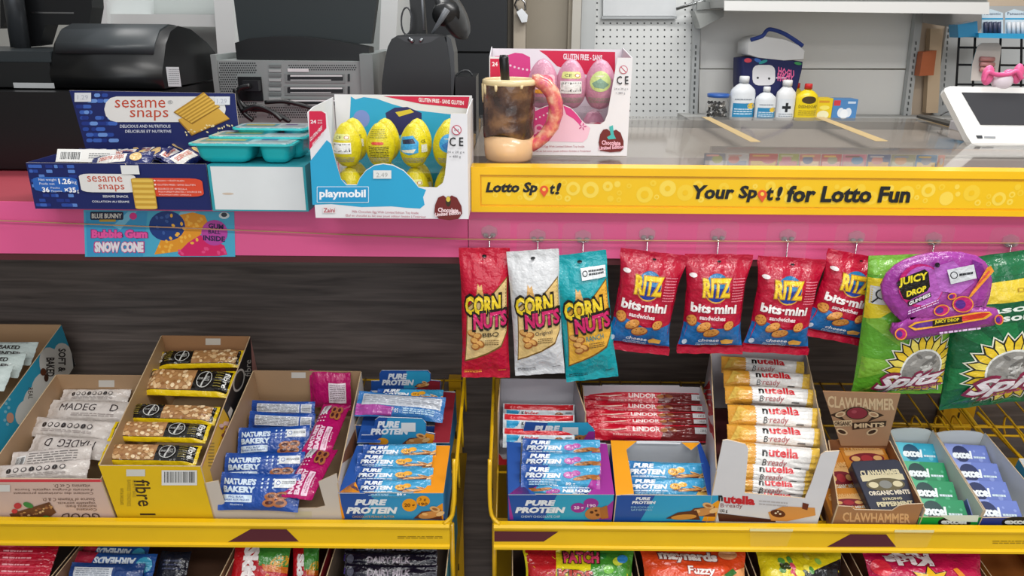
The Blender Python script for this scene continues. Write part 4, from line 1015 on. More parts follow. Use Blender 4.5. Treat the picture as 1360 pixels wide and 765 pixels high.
# ------------------------------------------------------------------ novelty mug with a black pen
bs = at_z(676, 217.5, GT); R = 0.041; mc = V((at_y(676, 160, bs.y + R).x, bs.y + R, GT)); mh = at_y(676, 104, mc.y).z - GT
mc.y = min(mc.y, Yq - R - 0.004)
print('mug h', mh)
t = thing('novelty_mug', 'glazed mug, marbled chocolate brown over cream base, with pink ring handle', 'mug', mc)
mm = bpy.data.materials.new('chocolate_glaze'); mm.use_nodes = True; nt = mm.node_tree; N = nt.nodes; b = N['Principled BSDF']
tc = N.new('ShaderNodeTexCoord'); vo = N.new('ShaderNodeTexVoronoi'); vo.inputs['Scale'].default_value = 42; no = N.new('ShaderNodeTexNoise'); no.inputs['Scale'].default_value = 30; no.inputs['Detail'].default_value = 5
rp = N.new('ShaderNodeValToRGB'); rp.color_ramp.elements[0].position = 0.36; rp.color_ramp.elements[1].position = 0.66
rp.color_ramp.elements[0].color = lin('#2c1a15'); rp.color_ramp.elements[1].color = lin('#7d5a3c'); e = rp.color_ramp.elements.new(0.52); e.color = lin('#4d3428')
mx = N.new('ShaderNodeVectorMath'); mx.operation = 'ADD'; sc_ = N.new('ShaderNodeVectorMath'); sc_.operation = 'SCALE'; sc_.inputs['Scale'].default_value = 0.03
nt.links.new(tc.outputs['Object'], no.inputs['Vector']); nt.links.new(no.outputs['Color'], sc_.inputs[0]); nt.links.new(tc.outputs['Object'], mx.inputs[0]); nt.links.new(sc_.outputs[0], mx.inputs[1])
nt.links.new(mx.outputs[0], vo.inputs['Vector']); nt.links.new(no.outputs[0], rp.inputs[0]); nt.links.new(rp.outputs[0], b.inputs['Base Color'])
bp = N.new('ShaderNodeBump'); bp.inputs['Strength'].default_value = 0.8; bp.inputs['Distance'].default_value = 0.004; nt.links.new(vo.outputs['Distance'], bp.inputs['Height']); nt.links.new(bp.outputs[0], b.inputs['Normal'])
b.inputs['Roughness'].default_value = 0.22; b.inputs['Coat Weight'].default_value = 0.5
split = 0.042
CRE = mat('cream_glaze', 0.25, 0.5, coat=0.4)
mb = MB(CRE); mb.lathe([(0.001, 0.001), (R * 0.86, 0), (R * 0.95, 0.004), (R * 0.99, 0.014), (R, split)], mc, '#e0b98c', 40); mb.build('cream_base', t)
mb = MB(mm); mb.sm = True
def mugp(u, v):
    a = u * 2 * math.pi; z = split - 0.0005 + (mh - 0.008 - split) * v + (0.004 * math.sin(a * 3 + 1) if v == 0 else 0)
    r = R + 0.0006 + 0.0011 * noise.noise(V((math.cos(a) * 3, math.sin(a) * 3, z * 60))) + (0.0008 if v > 0.02 else 0)
    return V((mc.x + r * math.cos(a), mc.y + r * math.sin(a), mc.z + z))
mb.grid(mugp, 48, 18, '#4d3428'); mb.build('brown_glaze_body', t)
mb = MB(CRE); mb.lathe([(R * 0.9, mh - 0.03), (R * 0.93, mh - 0.002), (R * 0.97, mh), (R + 0.0025, mh - 0.002), (R + 0.003, mh - 0.008), (R + 0.0005, mh - 0.011)], mc, '#e4cfa0', 40)
for a, l in ((4.2, 0.010), (3.6, 0.016), (3.2, 0.03), (3.3, 0.022), (5.2, 0.006)):
    p = V((mc.x + (R + 0.001) * math.cos(a), mc.y + (R + 0.001) * math.sin(a), mc.z + mh - 0.008)); mb.tube([p, p - V((0, 0, l * 0.7)), p - V((0, 0, l))], [0.003, 0.0026, 0.0016], '#e4cfa0', 8)
mb.lathe([(0.0001, mh - 0.03), (R * 0.9, mh - 0.03)], mc, '#5a4636', 32)
mb.build('cream_rim', t)
PKG = mat('pink_glaze', 0.25, 0.5, coat=0.5, bscale=110, bump=0.3)
_n = PKG.node_tree; _v = _n.nodes.new('ShaderNodeTexNoise'); _v.inputs['Scale'].default_value = 75; _v.inputs['Detail'].default_value = 4; _c = _n.nodes.new('ShaderNodeValToRGB'); _t = _n.nodes.new('ShaderNodeTexCoord')
_c.color_ramp.elements[0].position = 0.38; _c.color_ramp.elements[0].color = lin('#d2506a'); _c.color_ramp.elements[1].position = 0.66; _c.color_ramp.elements[1].color = lin('#eeb59a'); _e = _c.color_ramp.elements.new(0.5); _e.color = lin('#dd7a6a')
_n.links.new(_t.outputs['Object'], _v.inputs['Vector']); _n.links.new(_v.outputs[0], _c.inputs[0]); _n.links.new(_c.outputs[0], _n.nodes['Principled BSDF'].inputs['Base Color'])
mb = MB(PKG)
hp = [(706, 106), (716, 106), (728, 112), (737, 123), (742, 137), (742, 151), (737, 167), (727, 181), (716, 191), (707, 197)]
P3 = [at_y(x - 4, y, mc.y - 0.004) for x, y in hp]; P3[0].x = mc.x + R - 0.004; P3[-1].x = mc.x + R - 0.004
mb.tube(P3, [0.008, 0.0105, 0.012, 0.0125, 0.0125, 0.0125, 0.012, 0.011, 0.0095, 0.007], '#dd7a78', 14); mb.build('ring_handle', t)
pc = V((at_y(670, 90, mc.y).x - 0.001, mc.y, 0)); ptop = at_y(670, 73, mc.y).z
mb = MB(BLACKPL); mb.tube([V((pc.x + 0.004, pc.y, GT + mh - 0.029)), V((pc.x, pc.y, ptop - 0.006)), V((pc.x, pc.y, ptop))], [0.0070, 0.0078, 0.0065], '#0f0f11', 14)
mb.tube([V((pc.x + 0.0066, pc.y - 0.003, ptop - 0.003)), V((pc.x + 0.0072, pc.y - 0.003, ptop - 0.038))], 0.0012, '#1a1a1c', 6)
tag(mb.build('marker_pen', loc=pc + V((0, 0, ptop - 0.05))), 'black marker pen standing in the novelty mug', 'pen')
# ------------------------------------------------------------------ things behind the counter
def rect(mb, x0, y0, x1, y1, Y, d, col, mid=None):
    """box whose front face covers the pixel rectangle at depth Y, d deep"""
    a = at_y(x0, y1 if mid is None else y1, Y); b_ = at_y(x1, y0, Y); c = at_y(x0, y0, Y); e = at_y(x1, y1, Y)
    mb.box(((a.x + c.x) / 2, Y, (a.z + e.z) / 2), ((b_.x + e.x) / 2, Y + d, (b_.z + c.z) / 2), col); return mb
def quadp(mb, q, Y, d, col, side=None):
    p = [at_y(x, y, Y) for x, y in q]
    mb.extrude([(v.x, v.z) for v in p], lambda s, w_: V((s[0], w_, s[1])), Y + d, Y, col, col, side or col); return mb
def pth(name, parent, m, fn, kind=None):
    mb = MB(m); fn(mb); o = mb.build(name, parent)
    if kind: o['kind'] = kind
    return o

# black till and its drawer, far left
X0 = at_y(215, 90, 1.5).x
t = thing('till_printer', 'large black office device with curved grey-lit lid at far left of counter', 'printer', (X0 - 0.2, 1.62, CT))
prof = [(1.50, 1.172), (1.497, 1.20), (1.512, 1.222), (1.53, 1.252), (1.56, 1.276), (1.60, 1.286), (1.66, 1.279), (1.74, 1.25), (1.80, 1.216), (1.80, 1.172)]
def extx(mb, prof, xa, xb, col, sm=True):
    b0 = len(mb.v); n = len(prof)
    for x in (xa, xb): mb.v.extend([(x, y, z) for y, z in prof])
    for i in range(n): mb.sm = sm; mb.face([b0 + i, b0 + (i + 1) % n, b0 + n + (i + 1) % n, b0 + n + i], col)
    mb.sm = False; mb.face([b0 + i for i in range(n)][::-1], col); mb.face([b0 + n + i for i in range(n)], col)
xl = at_y(72, 60, 1.53).x
pth('housing', t, BLACKPL, lambda mb: extx(mb, prof, xl, X0, '#131415'))
pth('lid_cover', t, mat('satin_black', 0.38, 0.5), lambda mb: extx(mb, [(1.5185, 1.2345), (1.528, 1.2535), (1.558, 1.279), (1.60, 1.2892), (1.64, 1.287), (1.60, 1.284), (1.56, 1.275)], xl + 0.004, X0 - 0.02, '#3a3f42'))  # lighter grey puts the sheen on the black lid into its colour
pth('rear_tray', t, BLACKPL, lambda mb: (mb.box((-1.2, 1.505, 1.172), (xl - 0.001, 1.8, 1.218), '#141516'), mb.box((-1.2, 1.515, 1.2185), (xl - 0.002, 1.78, 1.238), '#2c3235')))
pth('base_housing', t, BLACKPL, lambda mb: mb.box((-1.2, 1.45, CT + 0.004), (X0 + 0.0, 1.8, 1.168), '#0d0d0e'))
pth('rating_label', t, CARD, lambda mb: (rect(mb, 18, 110, 72, 117, 1.4965, 0.0005, '#b5b7b8'),))
pth('side_sticker', t, CARD, lambda mb: (rect(mb, 222, 89, 239, 115, 1.4955, 0.0008, '#c9cbcc'), draw(mb, lines(224, 92, 238, 113, 8, '#8a8c8e', 3, 0.35), lambda x, y: Frame(V((0, 1.4955, 0)), (1, 0, 0), (0, 0, 1)).px(x, y), lambda u, v, w_: V((u, 1.4955 - w_, v)))))
# monitor and pole above it
t = thing('monitor_stand', 'grey metal pole stand holding a black monitor above the till', 'monitor', at_y(28, 66, 1.68))
pth('pole', t, mat('pole_metal', 0.3, 0.5, metal=0.7), lambda mb: mb.tube([V((at_y(27, 60, 1.68).x, 1.68, 1.2388)), V((at_y(22, 0, 1.68).x, 1.68, 1.45))], 0.019, '#55585c', 18))
pth('monitor_back', t, BLACKPL, lambda mb: quadp(mb, [(0, -60), (118, -60), (122, 10), (118, 33), (60, 33), (52, 60), (38, 62), (34, 20), (8, 30), (0, 38)], 1.71, 0.05, '#101113'))
pth('screw_bar', t, CHROME, lambda mb: rect(mb, 40, 16, 98, 18, 1.708, 0.002, '#9a9a9a'))

# white bookcase behind
t = thing('white_bookcase', 'white open bookcase behind the black monitors', 'bookcase', (at_y(320, 40, 2.35).x, 2.5, 0))
WP = mat('white_laminate', 0.5, 0.4, mottle=0.03, bscale=8)
for q in ([(118, -40), (140, -40), (146, 140), (125, 140)], [(281, -40), (306, -40), (322, 200), (298, 200)], [(508, -40), (531, -40), (521, 130), (501, 130)]):
    pth('side_panel', t, WP, lambda mb: quadp(mb, q, 2.3, 0.3, '#d4d8d8'))
for y in (19, 150): pth('shelf_board', t, WP, lambda mb: rect(mb, 138, y, 292, y + 16, 2.32, 0.26, '#ccd0cf'))
pth('back_panel', t, WP, lambda mb: rect(mb, 120, -40, 512, 200, 2.6, 0.01, '#b5bab8'))

# computer case lying flat
YC = 1.70
t = thing('computer_case', 'grey metal desktop computer case lying flat, perforated back with slots', 'computer', at_y(385, 150, YC + 0.1))
a, b_, c = at_y(288, 78, YC), at_y(479, 84, YC), at_y(385, 160, YC); zc = 0.5 * (a.z + b_.z)
cfr = Frame(V((0, YC, 0)), (1, 0, 0), (0, 0, 1)); cx = lambda x, y: cfr.px(x, y); cs = lambda u, v, w_: V((u, YC - w_, v))
pth('case_body', t, STEEL, lambda mb: mb.box((a.x, YC, CT + 0.01), (b_.x, YC + 0.3, zc), '#8b9190'))
pth('side_flange', t, STEEL, lambda mb: mb.box((b_.x + 0.0005, YC - 0.012, CT + 0.01), (at_y(496, 80, YC).x, YC + 0.3, zc + 0.016), '#7e8584'))
pth('side_flange', t, STEEL, lambda mb: (mb.box((a.x - 0.012, YC - 0.004, CT + 0.01), (a.x - 0.0005, YC + 0.3, zc + 0.012), '#8b9190'),))
for i in range(4): pth('foot', t, BLACKPL, lambda mb: mb.lathe([(0.012, 0), (0.012, 0.0095)], (a.x + 0.04 + (i % 2) * (b_.x - a.x - 0.08), YC + 0.04 + (i // 2) * 0.2, CT), '#111111', 12))
its = []
for j in range(24):
    for i in range(17):
        x = 292 + i * 2.9 + (1.45 if j % 2 else 0); y = 84 + j * 3.1
        if (315 < x < 349 and 99 < y < 135) or x > 341 and y < 150 and x > 350: continue
        its.append(('E', x, y, 1.0, 1.05, '#23282a'))
for j in range(3):
    for i in range(30): its.append(('E', 384 + i * 3.0 + (1.5 if j % 2 else 0), 87 + j * 2.8, 1.0, 0.95, '#23282a'))
for j in range(5):
    for i in range(20): its.append(('E', 356 + i * 3.0 + (1.5 if j % 2 else 0), 143 + j * 3.2, 1.0, 1.0, '#23282a'))
pth('ventilation_holes', t, STEEL, lambda mb: draw(mb, its, cx, cs, off=0.0002), 'stuff')
for y in (98, 114.5, 131):
    def fn(mb, y=y):
        rect(mb, 378, y, 458, y + 12, YC - 0.002, 0.0015, '#7d8382'); draw(mb, [('R', 382, y + 1, 456, y + 9, '#1c2022', 1), ('N',), ('R', 386, y + 1.6, 455, y + 3.6, '#d8dcdc'), ('R', 386, y + 7.6, 440, y + 8.8, '#b9bebe'), ('R', 462, y, 465, y + 10, '#22282a')], cx, lambda u, v, w_: V((u, YC - 0.0022 - w_, v)))
    pth('slot_cover', t, STEEL, fn)
pth('slot_latch', t, STEEL, lambda mb: [rect(mb, 357, 86 + k * 6.2, 373, 89.5 + k * 6.2, YC - 0.003, 0.0025, '#a5abaa' if k % 2 else '#6f7675') for k in range(8)], 'stuff')
pth('label_strip', t, CARD, lambda mb: rect(mb, 382, 91, 410, 95.5, YC - 0.0026, 0.0005, '#d9dadb'))
pth('power_socket', t, BLACKPL, lambda mb: (rect(mb, 317, 102, 348, 134, YC - 0.004, 0.0035, '#0c0d0e'), rect(mb, 322, 107, 343, 121, YC - 0.025, 0.02, '#17181a')))
mb = MB(BLACKPL)
def cab(pts, r): mb.tube(pts, r, '#101113', 8)
def smooth(p, n=5):
    o = []
    for i in range(len(p) - 1):
        p0 = p[max(0, i - 1)]; p1 = p[i]; p2 = p[i + 1]; p3 = p[min(len(p) - 1, i + 2)]
        for k in range(n):
            s = k / n; o.append(0.5 * ((2 * p1) + (p2 - p0) * s + (2 * p0 - 5 * p1 + 4 * p2 - p3) * s * s + (3 * p1 - p0 - 3 * p2 + p3) * s * s * s))
    return o + [p[-1]]
YK = YC - 0.035
cab(smooth([at_y(x, y, YK) for x, y in ((332, 114), (318, 118), (316, 132), (330, 144), (352, 146), (372, 154), (385, 162))]), 0.0055)
cab(smooth([at_y(x, y, YK + 0.012) for x, y in ((352, 136), (378, 135), (402, 140), (420, 146))]), 0.0045)
cab(smooth([at_y(x, y, YK - 0.008) for x, y in ((312, 118), (316, 134), (324, 150), (336, 160))]), 0.005)
cab(smooth([at_y(x, y, YK - 0.01) for x, y in ((322, 148), (340, 141), (360, 148), (374, 160))]), 0.005)
tag(mb.build('power_cable', loc=at_y(340, 140, YK)), 'black power cables hanging over the back of the computer case', 'cable')
# monitor above the case
t = thing('flat_monitor', 'dark monitor back standing on the computer case', 'monitor', at_y(400, 76, YC + 0.12))
pth('monitor_back', t, mat('grey_black', 0.45, 0.4), lambda mb: quadp(mb, [(303, -60), (508, -60), (493, 58), (318, 60)], YC + 0.1, 0.03, '#2a3133'))
zb2 = zc + 0.0006
def arch(mb):
    p = [(312, 57), (330, 51), (360, 48.5), (400, 49), (440, 54), (490, 63)]; v = [at_y(x, y, YC + 0.03) for x, y in p]
    pts = [(q.x, q.z) for q in v] + [(v[-1].x, zb2 + 0.004), (v[-1].x, zb2), (v[0].x, zb2), (v[0].x, v[0].z)]
    mb.extrude(pts[:-1], lambda s, w_: V((s[0], w_, s[1])), YC + 0.09, YC + 0.03, '#0b0c0d')
pth('stand_base', t, BLACKPL, arch)

# black card printer and its neighbours
YR = 1.62
t = thing('receipt_printer', 'black receipt printer with rounded lid behind the yellow egg box', 'printer', at_y(555, 130, YR + 0.06))
def rp_body(mb):
    p = [(505, 150), (507, 110), (511, 80), (515, 62), (520, 52), (528, 47), (545, 46), (575, 46), (590, 49), (594, 60), (598, 90), (600, 150)]
    v = [at_y(x, y, YR) for x, y in p]; pts = [(q.x, q.z) for q in v]; pts[0] = (pts[0][0], CT + 0.001); pts[-1] = (pts[-1][0], CT + 0.001)
    mb.extrude(pts, lambda s, w_: V((s[0], w_, s[1])), YR + 0.13, YR, '#1d1f21')
pth('housing', t, BLACKPL, rp_body)
pth('lid_recess', t, BLACKPL, lambda mb: draw(mb, [('G', [(526, 48.5), (584, 48.5), (572, 56), (555, 59), (540, 56)], '#3a3c3f')], lambda x, y: Frame(V((0, YR, 0)), (1, 0, 0), (0, 0, 1)).px(x, y), lambda u, v, w_: V((u, YR - w_, v)), off=0.0006))
pth('release_lever', t, CHROME, lambda mb: (mb.tube([at_y(543, 51, YR - 0.004), at_y(549, 56, YR - 0.006)], 0.004, '#8f9396', 8), mb.tube([at_y(557, 55, YR - 0.006), at_y(561, 52, YR - 0.004)], 0.003, '#8f9396', 8)))
pth('side_cheek', t, BLACKPL, lambda mb: quadp(mb, [(596, 150), (600.5, 150), (604, 100), (603, 70), (599, 52), (593, 47)], YR + 0.004, 0.1, '#3b3e41'))
t = thing('card_terminal', 'small black box device to the right of the receipt printer', 'device', at_y(615, 160, YR + 0.05))
def ct(mb):
    a = at_y(603, 100, YR); b_ = at_y(632, 100, YR); mb.box((a.x + 0.002, YR, CT + 0.0005), (b_.x, YR + 0.12, at_y(615, 102, YR).z), '#17181a')
pth('housing', t, BLACKPL, ct)
pth('cable_loop', t, BLACKPL, lambda mb: mb.tube(smooth([at_y(x, y, YR + 0.02) for x, y in ((606, 101), (612, 95), (622, 94), (628, 101))]), 0.002, '#303234', 6))
t = thing('round_scanner', 'round black stand disc with plug and cable above the receipt printer', 'stand', at_y(600, 50, 1.8))
dc = at_y(602, 18, 1.82)
pth('disc', t, BLACKPL, lambda mb: mb.lathe([(0.0001, 0.014), (0.03, 0.013), (0.058, 0.006), (0.062, 0), (0.058, -0.008), (0.0001, -0.01)], dc, '#1b1c1f', 32, Matrix.Translation(dc) @ Matrix.Rotation(math.radians(62), 4, 'Y') @ Matrix.Rotation(math.radians(20), 4, 'X')))
pth('hub', t, BLACKPL, lambda mb: mb.tube([at_y(587, 20, 1.76), at_y(590, 18, 1.80), at_y(598, 18, 1.815)], [0.022, 0.028, 0.03], '#141517', 16))
pth('plug_cable', t, BLACKPL, lambda mb: mb.tube([at_y(594, 12, 1.735), at_y(586, 26, 1.735), at_y(578, 38, 1.74), at_y(572, 48, 1.75)], [0.007, 0.006, 0.0035, 0.003], '#6a6d72', 8))
pth('ring', t, BLACKPL, lambda mb: mb.tube([at_y(540 + 7 * math.cos(k * math.pi / 10), 28 + 18 * math.sin(k * math.pi / 10), 1.8) for k in range(20)], 0.002, '#3a3c40', 6, True))
pth('upright', t, BLACKPL, lambda mb: (quadp(mb, [(541, -30), (560, -30), (566, 46), (548, 46)], 1.84, 0.03, '#0e0f11'), mb.tube([at_y(560, -10, 1.82), at_y(563, 40, 1.82)], 0.003, '#6c6f74', 6)))

# dark cabinet, beige door, padlock
def sth(name, m, fn): mb = MB(m); fn(mb); return tag(mb.build(name), kind='structure')
def dark(mb):
    a = at_y(531, 100, 2.9); b_ = at_y(673, 100, 2.9)
    for k in range(6): mb.box((a.x, 2.9, 0.02 + k * 0.29), (b_.x, 2.95, 0.30 + k * 0.29), '#26282b')
    mb.box((a.x, 2.95, 0.02), (b_.x, 3.0, 1.75), '#101112')
t = thing('dark_cabinet', 'tall dark grey panelled cabinet behind the till area', 'cabinet', (at_y(600, 100, 2.9).x, 2.95, 0.01))
a = at_y(531, 100, 2.9); b_ = at_y(673, 100, 2.9)
pth('carcass', t, MATTE, lambda mb: mb.box((a.x, 2.92, 0.01), (b_.x, 3.1, 2.1), '#121314'))
for k in range(6): pth('front_panel', t, MATTE, lambda mb: mb.box((a.x, 2.9, 0.02 + k * 0.235), (b_.x, 2.9195, 0.248 + k * 0.235), '#25272a'))
def vpan(mb, xa, xb, Y, d, col, z0=0.003, z1=2.4, xref=100):
    a = at_y(xa, xref, Y).x; b_ = at_y(xb, xref, Y).x; mb.box((a, Y, z0), (b_, Y + d, z1), col)
sth('door_1', MATTE, lambda mb: (vpan(mb, 674, 681, 3.02, 0.06, '#6f675c'), vpan(mb, 698, 752, 3.05, 0.04, '#8f8779')))
sth('trim_1', MATTE, lambda mb: (vpan(mb, 681.5, 697.5, 2.98, 0.08, '#b5aa9a'), vpan(mb, 752.5, 757, 3.03, 0.06, '#a59c8c'), vpan(mb, 757.5, 769, 3.0, 0.1, '#bdb9b0')))
sth('trim_2', MATTE, lambda mb: vpan(mb, 769.5, 788, 3.02, 0.08, '#b9bcbc'))
t = thing('padlock', 'small steel padlock hanging on the beige door frame', 'padlock', at_y(692, 20, 2.965))
pth('lock_body', t, CHROME, lambda mb: quadp(mb, [(686, 16), (693, 11), (701, 20), (700, 29), (693, 30)], 2.95, 0.02, '#b9b9b9'))
pth('shackle', t, CHROME, lambda mb: mb.tube([at_y(x, y, 2.96) for x, y in ((688, 15), (684, 6), (686, 0), (692, -2), (697, 3), (698, 14))], 0.0045, '#d0d0d0', 8))

# pegboard bay and slatted bay
YW = 3.12
def pegb(mb): vpan(mb, 786, 924, YW, 0.012, '#dcdedd', 0.3, 2.2)
sth('wall_panel_1', MATTE, pegb)
its = []
for j in range(18):
    for i in range(15):
        if j * 8.9 < 26 and 1 <= i <= 12: continue
        its.append(('E', 793 + i * 9.0 - j * 0.1, 4 + j * 8.95, 1.15, 1.15, '#3c4040'))
mb = MB(MATTE); pf = Frame(V((0, YW, 0)), (1, 0, 0), (0, 0, 1)); draw(mb, its, lambda x, y: pf.px(x, y), lambda u, v, w_: V((u, YW - w_, v)), off=0.0004)
o = tag(mb.build('peg_holes', bpy.data.objects['wall_panel_1']), kind='stuff')
t = thing('blank_board', 'blank white board hanging on the pegboard', 'board', at_y(850, 10, YW - 0.01))
pth('board_panel', t, CARD, lambda mb: quadp(mb, [(801, -60), (898, -60), (898, 21), (801, 21)], YW - 0.02, 0.012, '#d3d6d8'))
pth('lower_rail', t, STEEL, lambda mb: quadp(mb, [(799, 21.5), (899, 21.5), (899, 25), (799, 25)], YW - 0.022, 0.014, '#a9adaf'))
def slotted(x0, x1, y0, y1, slots, label):
    t = thing('slotted_upright', label, 'shelf upright', (at_y(x0, 100, YW - 0.03).x, YW - 0.02, 0.3))
    pth('channel', t, STEEL, lambda mb: quadp(mb, [(x0, -60), (x0 + 9.5, -60), (x1 + 9.5, 175), (x1, 175)], YW - 0.03, 0.028, '#b4b7b7'))
    its = [('R', x0 + 3 + (x1 - x0) * (y / 235.0 + 0.25), y, x0 + 5 + (x1 - x0) * (y / 235.0 + 0.25), y + 4.6, '#4a4d4d') for y in slots]
    pth('slots', t, STEEL, lambda mb: draw(mb, its, lambda x, y: Frame(V((0, YW - 0.03, 0)), (1, 0, 0), (0, 0, 1)).px(x, y), lambda u, v, w_: V((u, YW - 0.03 - w_, v)), off=0.0005), 'stuff')
slotted(924.5, 916, 0, 155, [60 + 8 * k for k in range(12)], 'grey slotted upright at left of the white shelf bay')
slotted(1227, 1197, 0, 155, [55 + 8 * k for k in range(13)], 'grey slotted upright at right of the white shelf bay')
sth('wall_panel_2', mat('panel_white', 0.45, 0.45, mottle=0.03, bscale=6), lambda mb: quadp(mb, [(932, -60), (1226, -60), (1214, 90.8), (930, 90.8)], YW + 0.004, 0.012, '#e6e5e1'))
sth('wall_panel_3', MATS['panel_white'], lambda mb: quadp(mb, [(929, 92.2), (1214, 93), (1204, 260), (926, 260)], YW + 0.004, 0.012, '#e6e5e1'))
sth('wall_panel_4', MATTE, lambda mb: quadp(mb, [(1222, -60), (1450, -60), (1450, 200), (1200, 200)], YW + 0.02, 0.012, '#c9b7a2'))
sth('wall_panel_5', MATTE, lambda mb: quadp(mb, [(1262, 8), (1450, 8), (1450, 160), (1238, 160)], YW + 0.002, 0.012, '#b4b7b8'))
its = [('R', 1256 - k * 0.6, 22 + k * 8, 1258 - k * 0.6, 27 + k * 8, '#5a5d5e') for k in range(15)]
mb = MB(MATTE); draw(mb, its, lambda x, y: Frame(V((0, YW, 0)), (1, 0, 0), (0, 0, 1)).px(x, y), lambda u, v, w_: V((u, YW - w_ - 0.02, v))); tag(mb.build('peg_slots', bpy.data.objects['wall_panel_5']), kind='stuff')
# shelf bracket and metal shelf with bright lip
t = thing('shelf_bracket', 'sheet metal shelf bracket at left end of the upper shelf', 'bracket', at_y(945, 20, YW - 0.1))
pth('bracket_plate', t, STEEL, lambda mb: quadp(mb, [(922, 14), (962, 12), (961, 22), (930, 38), (928, 30)], YW - 0.12, 0.08, '#a3a6a3'))
pth('bracket_rod', t, CHROME, lambda mb: mb.tube([at_y(898, 12, YW - 0.06), at_y(930, 2, YW - 0.06), at_y(962, -2, YW - 0.06)], 0.006, '#a9acac', 8))
pth('bracket_clip', t, STEEL, lambda mb: quadp(mb, [(926, 2), (962, 3), (962, 11), (926, 13)], YW - 0.13, 0.02, '#8f9290'))
YS = 2.78
t = thing('upper_shelf', 'long white metal shelf with bright ticket lip at top of frame', 'shelf', at_y(1135, 0, YS + 0.15))
pth('shelf_plate', t, STEEL, lambda mb: quadp(mb, [(960, -14), (1310, -12), (1313, 13), (962, 10)], YS + 0.012, 0.31, '#b9bbb9'))
pth('ticket_lip', t, mat('gloss_white', 0.2, 0.5), lambda mb: (quadp(mb, [(962, 1), (1314, 3), (1314, 19), (962, 14)], YS, 0.008, '#dfdfdd'), quadp(mb, [(962, -12), (1313, -10), (1313, 0), (962, -2)], YS + 0.002, 0.008, '#a9aba9')))
pth('support_arm', t, STEEL, lambda mb: quadp(mb, [(1226, 16), (1316, 20), (1300, 42), (1225, 30)], YW - 0.1, 0.004, '#8a8784'))
# back ledge the bottles stand on
LZ = at_y(1040, 158, YW - 0.18).z
sth('trim_3', MATTE, lambda mb: mb.box((at_y(900, 150, YW).x, YW - 0.34, LZ - 0.03), (2.4, YW - 0.001, LZ), '#b9b9b6'))

def bottle(name, label, x, ytop, w_, Y, col, capc, lab, group='bottles on the back ledge', oval=0.7, capr=0.38):
    c = at_y(x, 158, Y); zt_ = at_y(x, ytop, Y).z; h = zt_ - LZ; r = w_ / 2 / 1000 * (Y * math.cos(PITCH) + 0.08)
    t = thing(name, label, 'bottle', (c.x, Y, LZ), group)
    bd = pth('body', t, PLASTIC, lambda mb: mb.lathe([(r * 0.9, 0.0), (r, 0.006), (r, h * 0.62), (r * 0.93, h * 0.70), (r * 0.6, h * 0.79), (r * capr, h * 0.84), (r * capr, h * 0.88)], V((c.x, Y, LZ)), col, 28, sy=oval))
    pth('cap', t, PLASTIC, lambda mb: mb.lathe([(r * capr * 1.15, h * 0.86), (r * capr * 1.15, h * 0.985), (r * capr, h)], V((c.x, Y, LZ)), capc, 20, sy=1))
    def f(mb):
        def sf(u, v, q):
            a = u * math.pi; return V((c.x + (r + q) * math.sin(a), Y - (r * oval + q) * math.cos(a), LZ + v * h))
        draw(mb, lab, lambda a, b_: (a - 0.5, 1 - b_), sf, L=0.12, off=0.0006, step=0.0003)
    pth('label', bd, CARD, f)
YBt = YW - 0.22
lab1 = [('R', 0.12, 0.45, 0.88, 0.78, '#e2e6ea'), ('N',), ('R', 0.2, 0.6, 0.85, 0.92, '#2b86b5'), ('N',), ('E', 0.7, 0.66, 0.12, 0.07, '#e8c23c'), ('N',)] + lines(0.25, 0.5, 0.7, 0.55, 1, '#8a929c', 1) + lines(0.25, 0.72, 0.75, 0.88, 3, '#cfe3ee', 2)
lab2 = [('R', 0.15, 0.45, 0.85, 0.95, '#dde1e6'), ('N',), ('R', 0.45, 0.55, 0.53, 0.78, '#20242a'), ('R', 0.35, 0.63, 0.63, 0.7, '#20242a')] + lines(0.25, 0.82, 0.75, 0.92, 2, '#8a929c', 2)
lab3 = [('E', 0.5, 0.42, 0.22, 0.1, '#4a3a1a'), ('N',), ('T', 'DISHSOAP', 0.2, 0.55, 0.8, 0.64, '#a58f22', {'r': 1, 'b': 0.03})] + lines(0.22, 0.7, 0.78, 0.86, 3, '#b7a02a', 2)
bottle('rubbing_alcohol_bottle', 'tall white bottle with blue label, leftmost on the back ledge', 983, 101, 33, YBt, '#dfe3e7', '#eceef0', lab1, capr=0.34)
bottle('rubbing_alcohol_bottle', 'white bottle half hidden behind the two blue-label bottles', 1009, 105, 24, YBt + 0.09, '#dfe3e7', '#eceef0', lab2)
bottle('rubbing_alcohol_bottle', 'shorter white bottle with blue label, second on the back ledge', 1014, 115, 27, YBt - 0.02, '#dfe3e7', '#eceef0', lab1, capr=0.3)
bottle('first_aid_bottle', 'white bottle with small dark cross beside the yellow bottle', 1040, 106, 26, YBt, '#e3e4e6', '#f0f0f0', lab2, capr=0.42)
bottle('dish_soap_bottle', 'yellow soap bottle with red cap half hidden behind the white bottle', 1052, 110, 22, YBt + 0.09, '#e6c81c', '#c92c2c', [('E', 0.5, 0.5, 0.1, 0.05, '#4a3a1a')])
bottle('dish_soap_bottle', 'bright yellow soap bottle with red cap in front', 1068, 111, 29, YBt - 0.01, '#efd21c', '#cf2f2f', lab3, capr=0.3)
